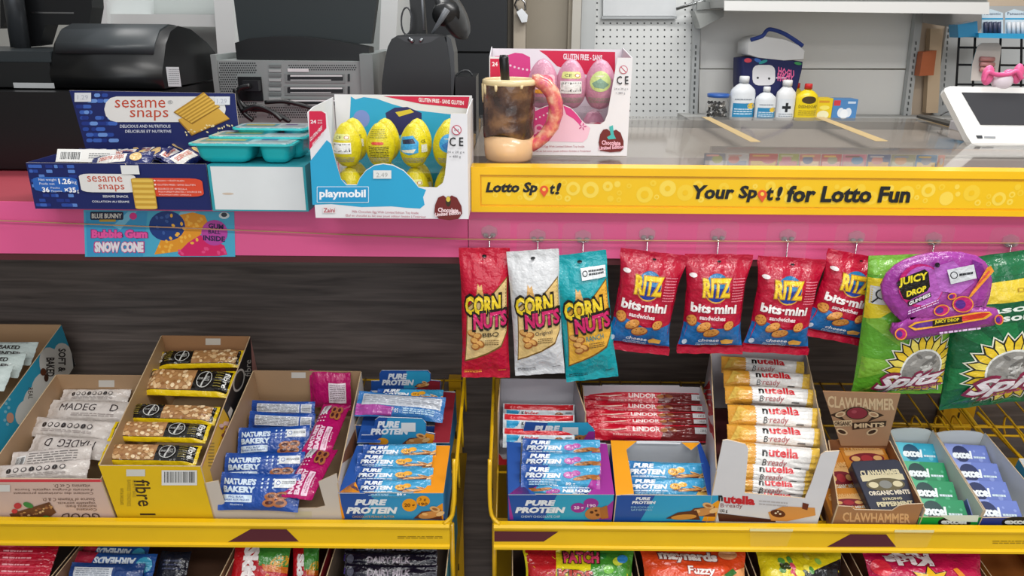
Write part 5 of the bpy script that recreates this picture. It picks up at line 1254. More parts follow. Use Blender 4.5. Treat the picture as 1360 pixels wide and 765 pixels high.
def crate(name, label, cat, q, Y, d, col, items):
    t = thing(name, label, cat, at_y((q[0][0] + q[1][0]) / 2, q[2][1], Y + d / 2))
    v = [at_y(x, y, Y) for x, y in q]; z1 = (v[0].z + v[1].z) / 2; xa = (v[0].x + v[3].x) / 2; xb = (v[1].x + v[2].x) / 2
    W_, H_ = xb - xa, z1 - LZ - 0.001; f = Frame(V((xa, Y, LZ + 0.0006)), (1, 0, 0), (0, 0, 1))
    pth('carton', t, CARD, lambda mb: mb.box((0, 0, -d), (W_, H_, 0), col, f.M()))
    pth('front_print', t, CARD, lambda mb: draw(mb, items, mpf(W_, H_), lambda u, v_, w_: f.p(u, v_, w_)))
crate('wipes_box', 'small yellow and white box beside the yellow soap bottle', 'box', [(1083, 130), (1106, 131), (1104, 158), (1082, 158)], YBt, 0.06, '#e8c91f', [('E', 0.5, 0.75, 0.35, 0.2, '#efe9c0'), ('R', 0.2, 0.1, 0.8, 0.2, '#d8962a'), ('E', 0.55, 0.42, 0.3, 0.1, '#f4e36a')])
crate('light_bulb_box', 'blue light bulb box at the right end of the back ledge', 'box', [(1106, 131.5), (1139, 132), (1137, 158), (1105, 158)], YBt, 0.07, '#4f86bd', [('R', 0.03, 0.05, 0.3, 0.3, '#cf3f45'), ('E', 0.36, 0.62, 0.14, 0.22, '#dfe6ee'), ('E', 0.66, 0.62, 0.14, 0.22, '#dfe6ee'), ('N',), ('E', 0.5, 0.7, 0.16, 0.24, '#eef1f4'), ('R', 0.6, 0.1, 0.92, 0.2, '#c8d8e8')])
# glass jar with blue lid
c = at_y(951, 158, YBt); zt_ = at_y(951, 124, YBt).z
t = thing('storage_jar', 'clear jar of dark candy with blue lid at left of bottles', 'jar', (c.x, YBt, LZ)); h = zt_ - LZ
pth('jar_glass', t, CLEAR, lambda mb: mb.lathe([(0.038, 0), (0.042, 0.01), (0.042, h * 0.6), (0.034, h * 0.8), (0.034, h * 0.86)], V((c.x, YBt, LZ)), '#ffffff', 24))
pth('lid', t, PLASTIC, lambda mb: mb.lathe([(0.04, h * 0.86), (0.041, h * 0.98), (0.036, h)], V((c.x, YBt, LZ)), '#2f5fae', 24))
def cand(mb):
    rnd = random.Random(1)
    for k in range(90):
        a = rnd.uniform(0, 6.28); r = 0.033 * math.sqrt(rnd.random()); p = V((c.x + r * math.cos(a), YBt + r * math.sin(a), LZ + 0.006 + rnd.uniform(0, h * 0.6)))
        M = Matrix.Translation(p) @ Matrix.Rotation(rnd.uniform(0, 3), 4, 'X') @ Matrix.Rotation(rnd.uniform(0, 3), 4, 'Z'); mb.box((-0.006, -0.004, -0.003), (0.006, 0.004, 0.003), rnd.choice(['#2a2826', '#4b4642', '#8a857c', '#191817']), M)
pth('candies', t, FILM, cand, 'stuff')
# insulated lunch bag
YL = YBt + 0.1
t = thing('lunch_bag', 'navy patterned insulated lunch bag with white lid and blue strap', 'lunch bag', (at_y(1026, 158, YL).x, YL, LZ))
def shell(q, d, col, nm, off=0.0, items=None, m=MATTE):
    def fn(mb):
        v = [at_y(x, y, YL - 0.06) for x, y in q]; pts = [(p.x, p.z) for p in v]; n = len(pts); cx_ = sum(p[0] for p in pts) / n; cz_ = sum(p[1] for p in pts) / n
        b0 = len(mb.v); mb.sm = True
        for (yy, s) in ((0.115 - off, 0.9), (0.10, 1), (0.0, 1), (-0.012 - off, 0.93)):
            mb.v.extend([(cx_ + (p[0] - cx_) * s, YL - 0.06 + yy, cz_ + (p[1] - cz_) * s) for p in pts])
        for j in range(3):
            for i in range(n): mb.face([b0 + j * n + i, b0 + j * n + (i + 1) % n, b0 + (j + 1) * n + (i + 1) % n, b0 + (j + 1) * n + i], col)
        mb.sm = False
        for q_ in tessellate_polygon([[V((p[0], p[1], 0)) for p in pts]]): mb.face([b0 + 3 * n + i for i in q_], col); mb.face([b0 + i for i in q_][::-1], col)
        if items: draw(mb, items, lambda x, y: Frame(V((0, YL - 0.06, 0)), (1, 0, 0), (0, 0, 1)).px(x, y), lambda u, v_, w_: V((u, YL - 0.0725 - off - w_, v_)), off=0.0006, step=0.0004)
    pth(nm, t, m, fn)
NV = '#1f2558'
itl = [('R', 998, 86, 1028, 113, '#e4e3e6', 8), ('N',), ('E', 1005, 103, 1.5, 1.5, '#2a2a30'), ('E', 1020, 104, 1.5, 1.5, '#2a2a30'), ('E', 992, 80, 5, 3, '#d8485a'), ('E', 1005, 80, 5, 2.4, '#3f6fc0', 20), ('E', 1012, 82, 6, 2, '#2f9a9a', -20), ('T', 'HOGU', 1032, 88, 1053, 99, '#e86aa0', {'b': 0.04, 'r': 1, 'sl': 5}), ('T', 'HOGU', 1031, 96, 1050, 107, '#e86aa0', {'b': 0.04, 'r': 1, 'sl': 5}), ('E', 1058, 84, 5, 2, '#3f9a5a', 10), ('R', 1029, 102, 1043, 104, '#d0c8d8')]
shell([(984, 78), (1004, 75), (1040, 78), (1066, 82), (1065, 92), (1058, 120), (1050, 148), (986, 146), (983, 110)], 0.1, NV, 'bag_body', 0.0, itl)
shell([(990, 57), (997, 50), (1010, 47), (1042, 52), (1062, 60), (1069, 68), (1068, 79), (1040, 81), (1004, 77), (989, 72)], 0.1, '#dcdcdc', 'padded_lid', 0.004)
pth('strap', t, MATTE, lambda mb: mb.tube(smooth([at_y(x, y, YL - 0.075) for x, y in ((997, 53), (1012, 48), (1018, 41), (1024, 39), (1040, 44), (1055, 53), (1066, 61))]), 0.0075, '#2a3f86', 8))

# right-hand side: grid rack with batteries, white till screen
YG = YW - 0.2
t = thing('wire_grid_rack', 'black wire grid rack holding battery packs at the right', 'rack', at_y(1310, 110, YG))
for x, x2 in ((1275, 1270), (1296, 1292), (1357, 1356), (1330, 1326)): pth('wire', t, MATTE, lambda mb: mb.tube([at_y(x, 30, YG), at_y(x2, 115, YG)], 0.004, '#15161a', 6))
for y in (63, 86, 112): pth('wire', t, MATTE, lambda mb: mb.tube([at_y(1272, y, YG), at_y(1372, y + 1, YG)], 0.004, '#15161a', 6))
t = thing('battery_tray', 'blue shelf tray of battery packs clipped to the grid rack', 'tray', at_y(1316, 50, YG - 0.05))
pth('tray_body', t, PLASTIC, lambda mb: (quadp(mb, [(1300, 44), (1372, 45), (1372, 52), (1300, 50)], YG - 0.1, 0.09, '#2f9fd0'), quadp(mb, [(1272, 33), (1298, 28), (1299, 48), (1273, 50)], YG - 0.08, 0.06, '#2f8fc0')))
for k, (x0_, x1_) in enumerate(((1304, 1332), (1335, 1366))):
    t = thing('battery_pack', ['blister pack of four batteries, left one on the blue tray', 'blister pack of four batteries, right one on the blue tray'][k], 'battery pack', at_y((x0_ + x1_) / 2, 46, YG - 0.05), 'battery packs on the blue tray')
    pth('backing_card', t, CARD, lambda mb: (quadp(mb, [(x0_, 17), (x0_ + 12, 12), (x1_, 17), (x1_, 46), (x0_, 46)], YG - 0.045, 0.002, '#cfe0ea'), draw(mb, [('T', 'Panasonic', x0_ + 3, 16, x1_ - 3, 20, '#2a3f66', {'r': 1}), ('R', x0_, 24, x1_, 26, '#2f9fd0')], lambda x, y: Frame(V((0, YG - 0.045, 0)), (1, 0, 0), (0, 0, 1)).px(x, y), lambda u, v, w_: V((u, YG - 0.045 - w_, v)), off=0.0005)))
    for j in range(4):
        xx = x0_ + 5 + j * 6
        pth('battery', t, PLASTIC, lambda mb: mb.tube([at_y(xx, 29, YG - 0.055), at_y(xx, 45, YG - 0.055)], 0.0066, ['#3a3f5a', '#d5d8dd'][k], 10))
t = thing('hook_blister_card', 'hanging blister card of pink items on the wire grid', 'blister card', at_y(1308, 80, YG - 0.02))
pth('backing_card', t, CARD, lambda mb: quadp(mb, [(1298, 62), (1304, 57), (1326, 57), (1330, 62), (1324, 108), (1289, 107), (1291, 85)], YG - 0.02, 0.002, '#cfc6c0', '#2f9fb8'))
for k in range(3): pth('blister_item', t, PLASTIC, lambda mb: mb.tube([at_y(1302, 78 + k * 7, YG - 0.03), at_y(1320, 79 + k * 7, YG - 0.03)], 0.0085, '#c98a86', 10))
sth('trim_4', MATTE, lambda mb: quadp(mb, [(1236, 38), (1252, 38), (1246, 150), (1230, 150)], YW - 0.03, 0.03, '#cdb597'))
t = thing('orange_box', 'small orange brown box on the wall by the upright', 'box', at_y(1232, 100, YW - 0.07))
pth('carton', t, CARD, lambda mb: quadp(mb, [(1226, 69), (1244, 67), (1240, 100), (1221, 101)], YW - 0.08, 0.04, '#b5633c'))

YT = 1.56
t = thing('touch_till', 'white touch screen till standing on the glass at right', 'till', (at_y(1345, 190, YT).x, YT + 0.05, GT))
def rq(q, Y, d, col, m, nm, r=0.0, par=None): return pth(nm, par or t, m, lambda mb: quadp(mb, q, Y, d, col))
def tf(x, y): # tilted face
    return hit(x, y, V((0, YT, GT + 0.08)), V((0, -0.80, 0.6)).normalized())
nrm = V((0, -0.80, 0.6)).normalized()
def tface(mb, q, w0, w1, col, ce=None):
    p = [tf(x, y) for x, y in q]; n = len(p); b0 = len(mb.v)
    mb.v.extend([tuple(v + nrm * w1) for v in p]); mb.v.extend([tuple(v + nrm * w0) for v in p])
    for s in tessellate_polygon([[V((x, y, 0)) for x, y in q]]): mb.face([b0 + i for i in s][::-1], col); mb.face([b0 + n + i for i in s], col)
    for i in range(n): mb.face([b0 + i, b0 + (i + 1) % n, b0 + n + (i + 1) % n, b0 + n + i], ce or col)
bz = pth('screen_bezel', t, mat('white_plastic', 0.3, 0.5), lambda mb: tface(mb, [(1254, 121), (1255, 117), (1262, 114.5), (1450, 118), (1450, 193), (1300, 193), (1291, 191), (1284, 180)], -0.014, 0, '#d9d9d6'))
pth('screen_glass', bz, mat('dark_screen', 0.12, 0.5), lambda mb: tface(mb, [(1277, 123), (1450, 126), (1450, 167.5), (1302, 166)], 0.0003, 0.0012, '#38383b'))
pth('bezel_mark', bz, PLASTIC, lambda mb: (tface(mb, [(1296, 180), (1304, 180), (1305, 184), (1298, 184)], 0.0003, 0.0008, '#33363a'), tface(mb, [(1307, 181), (1322, 181.5), (1322, 184), (1307, 183.5)], 0.0003, 0.0008, '#8a8d90')))
def und(mb):
    p = [tf(x, y) - nrm * 0.014 for x, y in ((1254, 121), (1284, 181), (1300, 193), (1450, 193), (1450, 118))]
    q = [v + V((0, 0.035, -0.02)) for v in p]
    b0 = len(mb.v); n = len(p); cxx = sum((v.x for v in p)) / n
    q = [V((v.x + (0.03 if i < 3 else 0), v.y, max(GT + 0.018, v.z))) for i, v in enumerate(q)]
    mb.v.extend([tuple(v) for v in p]); mb.v.extend([tuple(v) for v in q])
    for i in range(n): mb.face([b0 + i, b0 + (i + 1) % n, b0 + n + (i + 1) % n, b0 + n + i], '#c4c4c2')
    mb.face([b0 + n + i for i in range(n)], '#c4c4c2')
pth('rear_housing', t, MATS['white_plastic'], und)
def foot(mb):
    a = at_y(1300, 200, YT + 0.02); mb.rbox((a.x, YT + 0.01, GT + 0.0005), (a.x + 0.25, YT + 0.16, GT + 0.017), 0.02, '#a9a6aa')
pth('foot_plate', t, MATS['white_plastic'], foot)
# pink toy on top of the till screen
tp = tf(1330, 117)
t = thing('pink_toy', 'pink plastic toy with pale centre sitting on the till screen', 'toy', tp + V((0, 0.01, 0.012)))
YTt = tp.y + 0.008
for nm, x, y, rx, ry, col in (('ear', 1312, 100, 0.012, 0.020, '#df5f92'), ('ear', 1352, 98, 0.011, 0.020, '#df5f92'), ('body', 1331, 108, 0.021, 0.018, '#d8cdd6'), ('top_knob', 1340, 98, 0.012, 0.009, '#df5f92')):
    c_ = at_y(x, y, YTt)
    prof_ = [(max(1e-5, rx * math.sin(math.pi * k / 10)), -ry * math.cos(math.pi * k / 10)) for k in range(11)]
    pth(nm, t, PLASTIC, lambda mb: mb.lathe(prof_, c_, col, 16, sy=0.7))
pth('rim', t, PLASTIC, lambda mb: mb.tube(smooth([at_y(x, y, YTt - 0.01) for x, y in ((1306, 108), (1312, 96), (1322, 99), (1338, 99), (1350, 95), (1357, 105))]), 0.0045, '#d8578c', 8))
# yellow scraper and cable on the glass behind the till
t = thing('yellow_folder', 'flat yellow folder with black cord lying on the glass', 'folder', at_z(1240, 160, GT))
def fol(mb):
    p = [at_z(x, y, GT) for x, y in ((1217, 156.5), (1222, 154.8), (1262, 164), (1260, 168))]
    mb.extrude([(v.x, v.y) for v in p], lambda s, z: V((s[0], s[1], z)), GT + 0.0005, GT + 0.006, '#e0b822', '#2a2620', '#2a2620')
pth('cover', t, CARD, fol)
pth('cord', t, BLACKPL, lambda mb: mb.tube(smooth([V((at_z(x, 156, GT).x, 1.80, at_y(x, y, 1.80).z)) for x, y in ((1214, 153), (1222, 148), (1240, 145.5), (1262, 145))]), 0.0018, '#222222', 6))
# ------------------------------------------------------------------ yellow racks
TILT = math.radians(11.2)
SD, ND = V((0, math.cos(TILT), math.sin(TILT))), V((0, -math.sin(TILT), math.cos(TILT)))
LY = 0.985
lt = at_y(300, 691, LY).z; lb = at_y(300, 722.5, LY).z
S0 = V((0, LY + 0.016, lt - 0.030))
print('lip', lt, lb)
def S(x, s, n): return S0 + V((x, 0, 0)) + SD * s + ND * n
FF = Frame(S(0, 0.0, 0), (1, 0, 0), ND)
def on_n(px, py, n):
    q = hit(px, py, S(0, 0, n), ND) - S0; return q.x, q.dot(SD)
def on_s(px, py, s):
    q = hit(px, py, S(0, s, 0), SD) - S0; return q.x, q.dot(ND)
REAR = 0.42
def rack(label, xa, xb, tri, ends):
    t = thing('wire_rack_tray', label, 'shelf rack', (0.5 * (xa + xb), LY, lb))
    def lip(mb):
        prof = [(LY + 0.004, lt), (LY - 0.004, lt - 0.001), (LY - 0.007, lt - 0.005), (LY - 0.006, lt - 0.009), (LY - 0.004, lt - 0.012), (LY - 0.004, lb + 0.006), (LY - 0.008, lb + 0.004), (LY - 0.008, lb), (LY + 0.004, lb)]
        extx(mb, prof, xa, xb, '#e5b80d', False)
    pth('front_lip', t, YELLOWM, lip)
    def floor(mb):
        f = Frame(S(0, 0, -0.001), (1, 0, 0), SD)
        mb.box((xa, -0.012, -0.003), (xb, 0.03, 0), '#c79a12', f.M())
    pth('front_channel', t, YELLOWM, floor)
    n = int((xb - xa) / 0.04)
    for k in range(n + 1):
        x = xa + 0.003 + (xb - xa - 0.006) * k / n
        pth('wire', t, YELLOWM, lambda mb: mb.tube([S(x, 0.025, -0.0035), S(x, 0.40, -0.0035)], 0.0018, '#d0a012', 6))
    for s_ in (0.14, 0.27, 0.40): pth('cross_wire', t, YELLOWM, lambda mb: mb.tube([S(xa, s_, -0.0075), S(xb, s_, -0.0075)], 0.0022, '#d0a012', 6))
    for q in tri:
        f = Frame(V((0, LY - 0.004, 0)), (1, 0, 0), (0, 0, 1))
        pth('corner_print', t, CARD, lambda mb: draw(mb, [('G', q, '#54202a')], lambda x, y: f.px(x, y), lambda u, v, w_: V((u, LY - 0.0043 - w_, min(lt - 0.0125, max(lb + 0.0065, v)))), off=0.0002))
    return t
xL1 = at_y(597.5, 705, LY).x; xR0 = at_y(656, 705, LY).x
tl_ = rack('yellow rack tray on the left with tilted candy boxes', -1.15, xL1, [[(303, 719.5), (333, 700), (352, 696.5), (380, 697), (397, 719)]], None)
tr_ = rack('yellow rack tray on the right with tilted candy boxes', xR0, 1.25, [[(656.5, 696), (742, 697), (722, 719), (656.5, 719)], [(1098, 726), (1130, 706), (1150, 702), (1178, 704), (1190, 726)]], None)
f = Frame(V((0, LY - 0.004, 0)), (1, 0, 0), (0, 0, 1))
pth('small_print', tl_, CARD, lambda mb: draw(mb, lines(528, 712, 588, 716, 2, '#8a6f14', 2, 0.4), lambda x, y: f.px(x, y), lambda u, v, w_: V((u, LY - 0.0043 - w_, v))))
pth('small_print', tr_, CARD, lambda mb: draw(mb, lines(1318, 718, 1366, 723, 2, '#8a6f14', 2, 0.4), lambda x, y: f.px(x, y), lambda u, v, w_: V((u, LY - 0.0043 - w_, v))))
for k, (x0_, x1_) in enumerate(((993, 1050), (1184, 1236))):
    mb = MB(CLEAR); f3 = lambda x, z, y: V((at_y(x, 706, LY).x, y, z))
    a, b_ = at_y(x0_, 706, LY).x, at_y(x1_, 706, LY).x
    mb.poly([V((a, LY - 0.0086, lt - 0.001)), V((b_, LY - 0.0086, lt - 0.001)), V((b_ - 0.006, LY - 0.0086, lb + 0.012)), V((a + 0.004, LY - 0.0086, lb + 0.010))][::-1], '#ffffff'); mb.build('clear_tape', tr_)
    mb = MB(mat('tape_cream', 0.3, 0.5)); mb.box((a, LY - 0.0079, lt - 0.006), (b_, LY - 0.0074, lt - 0.0015), '#e9dc9c'); mb.build('tape_edge', tr_)
# uprights at the wood panel and side guards
UPY = 1.435
def upright(x0_, x1_, ytop, par):
    a = at_y(x0_, 560, UPY).x; b_ = at_y(x1_, 560, UPY).x; z1 = at_y(x0_, ytop, UPY).z
    def fn(mb):
        mb.box((a, UPY, 0.05), (b_, UPY + 0.02, z1), '#cf9c12'); 
    pth('upright', par, YELLOWM, fn)
    def sl(mb):
        for k in range(14):
            z = z1 - 0.03 - k * 0.05; mb.box(((a + b_) / 2 - 0.002, UPY - 0.0012, z - 0.014), ((a + b_) / 2 + 0.002, UPY - 0.0004, z + 0.004), '#3a2c10')
    pth('upright_slots', par, MATTE, sl, 'stuff')
upright(597, 613, 503, tl_); upright(655, 671, 503, tr_); upright(1250, 1292, 533, tr_)
def wire(par, pts, r=0.0028, name='wire'): pth(name, par, YELLOWM, lambda mb: mb.tube(smooth(pts, 4), r, '#e0b013', 8))
for par, x, sg in ((tl_, xL1 + 0.001, 1), (tr_, xR0 - 0.001, -1)):
    wire(par, [V((x - 0.01 * sg, LY - 0.002, lt - 0.002)), V((x + 0.003 * sg, LY + 0.004, lt + 0.012)), V((x + 0.006 * sg, LY + 0.01, lt + 0.05)), V((x + 0.006 * sg, LY + 0.022, lt + 0.10)) + SD * 0.0], 0.0032)
    wire(par, [V((x - 0.004 * sg, LY, lt - 0.003)), S(x + 0.004 * sg, 0.012, 0.035), S(x + 0.006 * sg, 0.03, 0.075), S(x + 0.006 * sg, 0.10, 0.085), S(x + 0.006 * sg, 0.40, 0.085)], 0.0032, 'side_guard')
    for s_ in (0.1, 0.2, 0.3): wire(par, [S(x + 0.006 * sg, s_, 0.085), S(x + 0.006 * sg, s_, -0.004)], 0.002)
# back and side wires at the far right
def bx_(px, py, Y=1.40): return at_y(px, py, Y)
wire(tr_, [bx_(1165, 562), bx_(1420, 569)], 0.003); wire(tr_, [bx_(1165, 574), bx_(1420, 581)], 0.0026)
for x in (1212, 1243, 1265, 1335): wire(tr_, [bx_(x, 577, 1.41), bx_(x - 2, 566, 1.40), bx_(x + 1, 553, 1.395), bx_(x + 9, 560, 1.36), bx_(x + 34, 601, 1.27)], 0.0022)
wire(tr_, [bx_(1272, 536, 1.41), bx_(1286, 552, 1.37), bx_(1318, 597, 1.22), bx_(1366, 668, 1.05)], 0.0045, 'side_guard')
wire(tr_, [bx_(1298, 548, 1.40), bx_(1310, 560, 1.37), bx_(1330, 582, 1.30), bx_(1380, 632, 1.15)], 0.0035, 'side_guard')

# ------------------------------------------------------------------ open boxes on the trays
class TBox:
    """open display box whose rim corners were measured; s0 is the front's place along the tray"""
    def __init__(s, name, label, cat, FL, FR, BR, BL, s0=0.0, h=None, bot=0.0, group=None):
        a, b_ = on_s(FL[0], FL[1], s0), on_s(FR[0], FR[1], s0)
        s.h = h or (a[1] + b_[1]) / 2; s.s0 = s0; s.x0, s.x1 = a[0], b_[0]
        c, d = on_n(BR[0], BR[1], s.h), on_n(BL[0], BL[1], s.h)
        s.L = (c[1] + d[1]) / 2 - s0; s.bx1, s.bx0 = c[0], d[0]; s.bot = bot
        print(name, 'h %.3f L %.3f W %.3f back W %.3f' % (s.h, s.L, s.x1 - s.x0, s.bx1 - s.bx0))
        s.t = thing(name, label, cat, s.P(0.5, 0.5, 0), group)
        s.F = Frame(S(0, s0, 0), (1, 0, 0), ND)
        R0, R1 = s.P(1, 0, 0), s.P(1, 1, 0); s.R = Frame(R0, R1 - R0, ND)
        L0, L1 = s.P(0, 0, 0), s.P(0, 1, 0); s.Lf = Frame(L1, L0 - L1, ND)
    def P(s, u, v, n):
        xa = s.x0 + (s.bx0 - s.x0) * v; xb = s.x1 + (s.bx1 - s.x1) * v
        return S(xa + (xb - xa) * u, s.s0 + s.L * v, n + (s.bot if n == 0 else 0))
    def front(s, col, cin, items=(), cut=None, hh=None, th=0.0016, name='front_panel'):
        """cut: rim outline in photo pixels from the left corner to the right corner"""
        h = hh or s.h
        if cut: top = [s.F.px(x, y) for x, y in cut]
        else: top = [(s.x0, h), (s.x1, h)]
        o = [(s.x1, s.bot), (s.x0, s.bot)] + top
        mb = MB(CARD); mb.extrude(o[::-1], lambda p, w_: s.F.p(p[0], p[1], w_), -th, 0, cin, col, '#cbb79c' if cin != col else col)
        draw(mb, items, lambda x, y: s.F.px(x, y), lambda u, v, w_: s.F.p(min(s.x1, max(s.x0, u)), max(s.bot, v), w_))
        mb.build(name, s.t)
    def side(s, right, col, cin, items=(), top=None, th=0.0016):
        u = 1 if right else 0; f = s.R if right else s.Lf
        ln = (s.P(u, 1, 0) - s.P(u, 0, 0)).length
        if right: o = [(0, s.bot), (ln, s.bot)] + (top[::-1] if top else [(ln, s.h), (0, s.h)])
        else: o = [(0, s.bot), (ln, s.bot)] + ([(ln - a, b_) for a, b_ in top] if top else [(ln, s.h), (0, s.h)])
        mb = MB(CARD); mb.extrude(o, lambda p, w_: f.p(p[0], p[1], w_), -th, 0, cin, col, '#c9b08c' if cin != col else col)
        draw(mb, items, lambda x, y: f.px(x, y), lambda a, b_, w_: f.p(min(ln, max(0, a)), min(s.h, max(0, b_)), w_))
        mb.build('side_panel', s.t)
    def back(s, cin, hh=None, items=(), th=0.0016, top=None):
        a, b_ = s.P(0, 1, 0), s.P(1, 1, 0); f = Frame(a, b_ - a, ND); W = (b_ - a).length; h = hh or s.h
        o = [(0.0017, s.bot), (W - 0.0017, s.bot)] + (top(W, h) if top else [(W - 0.0017, h), (0.0017, h)])
        mb = MB(CARD); mb.extrude(o, lambda p, w_: f.p(p[0], p[1], w_), -th, 0, cin, cin)
        draw(mb, items, lambda x, y: f.px(x, y), lambda u, v, w_: f.p(u, v, w_)); mb.build('back_panel', s.t)
    def base(s, col='#a58d6c', n=0.001):
        mb = MB(CARD); p = [s.P(0.01, 0.01, n), s.P(0.99, 0.01, n), s.P(0.99, 0.99, n), s.P(0.01, 0.99, n)]; q = [v - ND * 0.0009 for v in p]
        mb.poly(p, col); mb.poly(q[::-1], col); mb.build('base_panel', s.t)


_usedm = set()
def bar(me, label, cat, group, L_, R_, n, phi=15, H=None, flip=False, roll=0.0, thick=1.0):
    """me: (object, W, H). lay it so its ends sit at the measured pixels, n above the tray, face raised by phi degrees"""
    ob, W0, H0 = me
    a, b_ = on_n(L_[0], L_[1], n), on_n(R_[0], R_[1], n)
    A, B_ = S(a[0], a[1], n), S(b_[0], b_[1], n)
    ex = (B_ - A); W = ex.length; ex.normalize()
    p = math.radians(phi); perp = ND.cross(ex)
    ey = perp * math.cos(p) + ND * math.sin(p)
    fr = Frame((A + B_) / 2, ex, ey)
    M = fr.M((W / W0, (H / H0) if H else 1.0, thick))
    if flip: M = M @ Matrix.Rotation(math.pi, 4, 'Z')
    if ob.name in _usedm: o = ob.copy(); COL.objects.link(o)
    else: o = ob; _usedm.add(ob.name)
    o.matrix_world = M
    return tag(o, label, cat, group)
def mk(name, W, H, T, base, items, **kw):
    kw.setdefault('axis', 'x'); kw.setdefault('nu', 22); kw.setdefault('nv', 10); kw.setdefault('seal', 0.05)
    mb, _ = pouch(W, H, T, base, items, **kw); return (mb.build(name), W, H)
def sticker(items, x0, y0, x1, y1): return items + [('N',), ('R', x0, y0, x1, y1, '#dedcd6')]
BR_ = '#a98a6a'     # raw cardboard inside

# 1 ---- sky blue cookie box at the left edge
b = TBox('cookie_packet_box', 'sky blue box of soft baked cookie packets at the far left edge', 'display box', (-230, 640), (-72, 640), (82, 431), (-60, 431), 0.0)
b.front('#35a9cc', BR_); b.side(False, '#35a9cc', BR_); b.back(BR_); b.base()
it = [('G', ell2(71, 490, 17, 30, -20, 20) , '#eceae4'), ('G', ell2(88, 478, 14, 24, -25, 20), '#eceae4'), ('G', ell2(46, 530, 14, 20, 25, 20), '#eceae4'), ('G', ell2(33, 548, 12, 18, 20, 20), '#eceae4'), ('G', ell2(60, 515, 18, 22, 20, 20), '#eceae4'), ('G', ell2(54, 455, 8, 12, 40, 16), '#eceae4'), ('N',),
      ('T', 'SOFT &', 77, 463, 87, 494, '#2b2422', {'rot': 90, 'b': 0.03, 'dx': 0}), ('T', 'BAKED', 61, 475, 72, 500, '#2b2422', {'rot': 90, 'b': 0.03}), ('T', 'REAL', 37, 515, 43, 530, '#4a423e', {'rot': 90}), ('E', 57, 494, 4, 5, '#6b3a22'), ('E', 61, 502, 3, 5, '#4a2a1a'),
      ('G', [(95, 468), (97, 467), (103, 494), (99, 494)], '#1c1d22')]
for k in range(10): it.append(('E', 9 - 0.4 * k + 4 * (k % 2), 514 + 5.5 * k, 2, 2.2, '#8fd0e4'))
it.append(('E', 13, 555, 5, 7, '#e0a58c'))
b.side(True, '#35abd0', BR_, it)
ck = mk('cookie_packet', 0.10, 0.05, 0.018, '#c9d6d2', [('N',), ('T', 'SOFT & CHEWY', 0.1, 0.2, 0.5, 0.34, '#4a4542', {}), ('T', 'BAKED', 0.56, 0.22, 0.82, 0.4, '#3a3532', {'b': 0.03}), ('T', 'TENDER', 0.52, 0.5, 0.86, 0.68, '#3a3532', {'b': 0.03}), ('E', 0.4, 0.55, 0.08, 0.14, '#4a241e', -20), ('E', 0.34, 0.5, 0.05, 0.1, '#6b3428', 10)] + lines(0.1, 0.4, 0.28, 0.6, 3, '#9aa6a4', 3), seed=61)
g = 'pale cookie packets in the sky blue box'
for k, (l, r, n) in enumerate([((-56, 468), (46, 470), 0.085), ((-70, 484), (30, 486), 0.087), ((-88, 500), (12, 503), 0.089)]):
    bar(ck, ['pale cookie packet at the back of the sky blue box', 'pale cookie packet, middle of the sky blue box', 'pale cookie packet nearest the front in the sky blue box'][k], 'cookie packet', g, l, r, n, 30, 0.05)

# 2 ---- pinkish box of oat bars
b = TBox('granola_bar_box', 'open cardboard box of cream wrapped oat bars with pinkish front', 'display box', (-24, 636), (134, 636), (196, 497), (72, 500), 0.0)
it = [('R', -40, 636.5, 140, 640, '#d8424a'), ('N',)]
it += [('T', 'vitamins C et D.', 71, 643, 120, 647.5, '#6b4f46', {'rot': 180}), ("T", "d'extraits d'origine végétale. Source", 20, 648, 124, 652, '#6b4f46', {'rot': 180}), ('T', 'Contient des nutriments provenant', 18, 652.5, 124, 656.5, '#6b4f46', {'rot': 180}),
       ('T', 'Source of Vitamin C & D.', 56, 661, 126, 665, '#6b4f46', {'rot': 180}), ('T', 'vegetable extracts.', 76, 665.5, 127, 669.5, '#6b4f46', {'rot': 180}), ('T', 'nutrients from', 88, 670, 128, 674, '#6b4f46', {'rot': 180}), ('T', 'Contains', 102, 674.5, 129, 678, '#6b4f46', {'rot': 180}),
       ('T', 'GOOD', 82, 681, 133, 690, '#4a3028', {'rot': 180}),
       ('G', [(13, 682), (66, 666), (75, 680), (60, 690), (18, 691)], '#6a4028'), ('N',), ('E', 24, 671, 5, 4, '#c73a40'), ('E', 38, 670, 7, 3.4, '#3f8a44', 20), ('E', 20, 678, 4, 3, '#c73a40'), ('E', 63, 687, 6, 3, '#3f8a44', 10), ('R', -2, 643, 14, 652, '#dedcd6')]
rnd = random.Random(3)
for k in range(26):
    u_ = rnd.random(); it.append(('E', 17 + 52 * u_, 685 - 15 * u_ + rnd.uniform(-1, 6), rnd.uniform(1.2, 2.6), rnd.uniform(0.8, 1.6), rnd.choice(['#b07a4a', '#c9975c', '#8a5434', '#d7b07a'])))
b.front('#d7b9aa', BR_, it)
for r_ in (False, True): b.side(r_, '#c9b49c', BR_)
b.back(BR_, items=[('R', 131, 505, 152, 514, '#c9c4bc')]); b.base()
CRM = '#cfc6bf'
gA = mk('oat_bar', 0.125, 0.036, 0.017, CRM, [('T', 'MADEG', 0.14, 0.22, 0.55, 0.56, '#33292a', {'r': 2}), ('T', 'D', 0.72, 0.22, 0.8, 0.56, '#33292a', {}), ] + lines(0.3, 0.68, 0.78, 0.84, 2, '#9a8f8a', 2), seed=62, wr=0.0016)
ic = []
for k in range(8): ic += [('E', 0.2 + k * 0.08, 0.45 , 0.028, 0.13, '#2b2626'), ('N',), ('E', 0.2 + k * 0.08, 0.45, 0.019 if k % 3 else 0.001, 0.09, CRM), ('N',)]
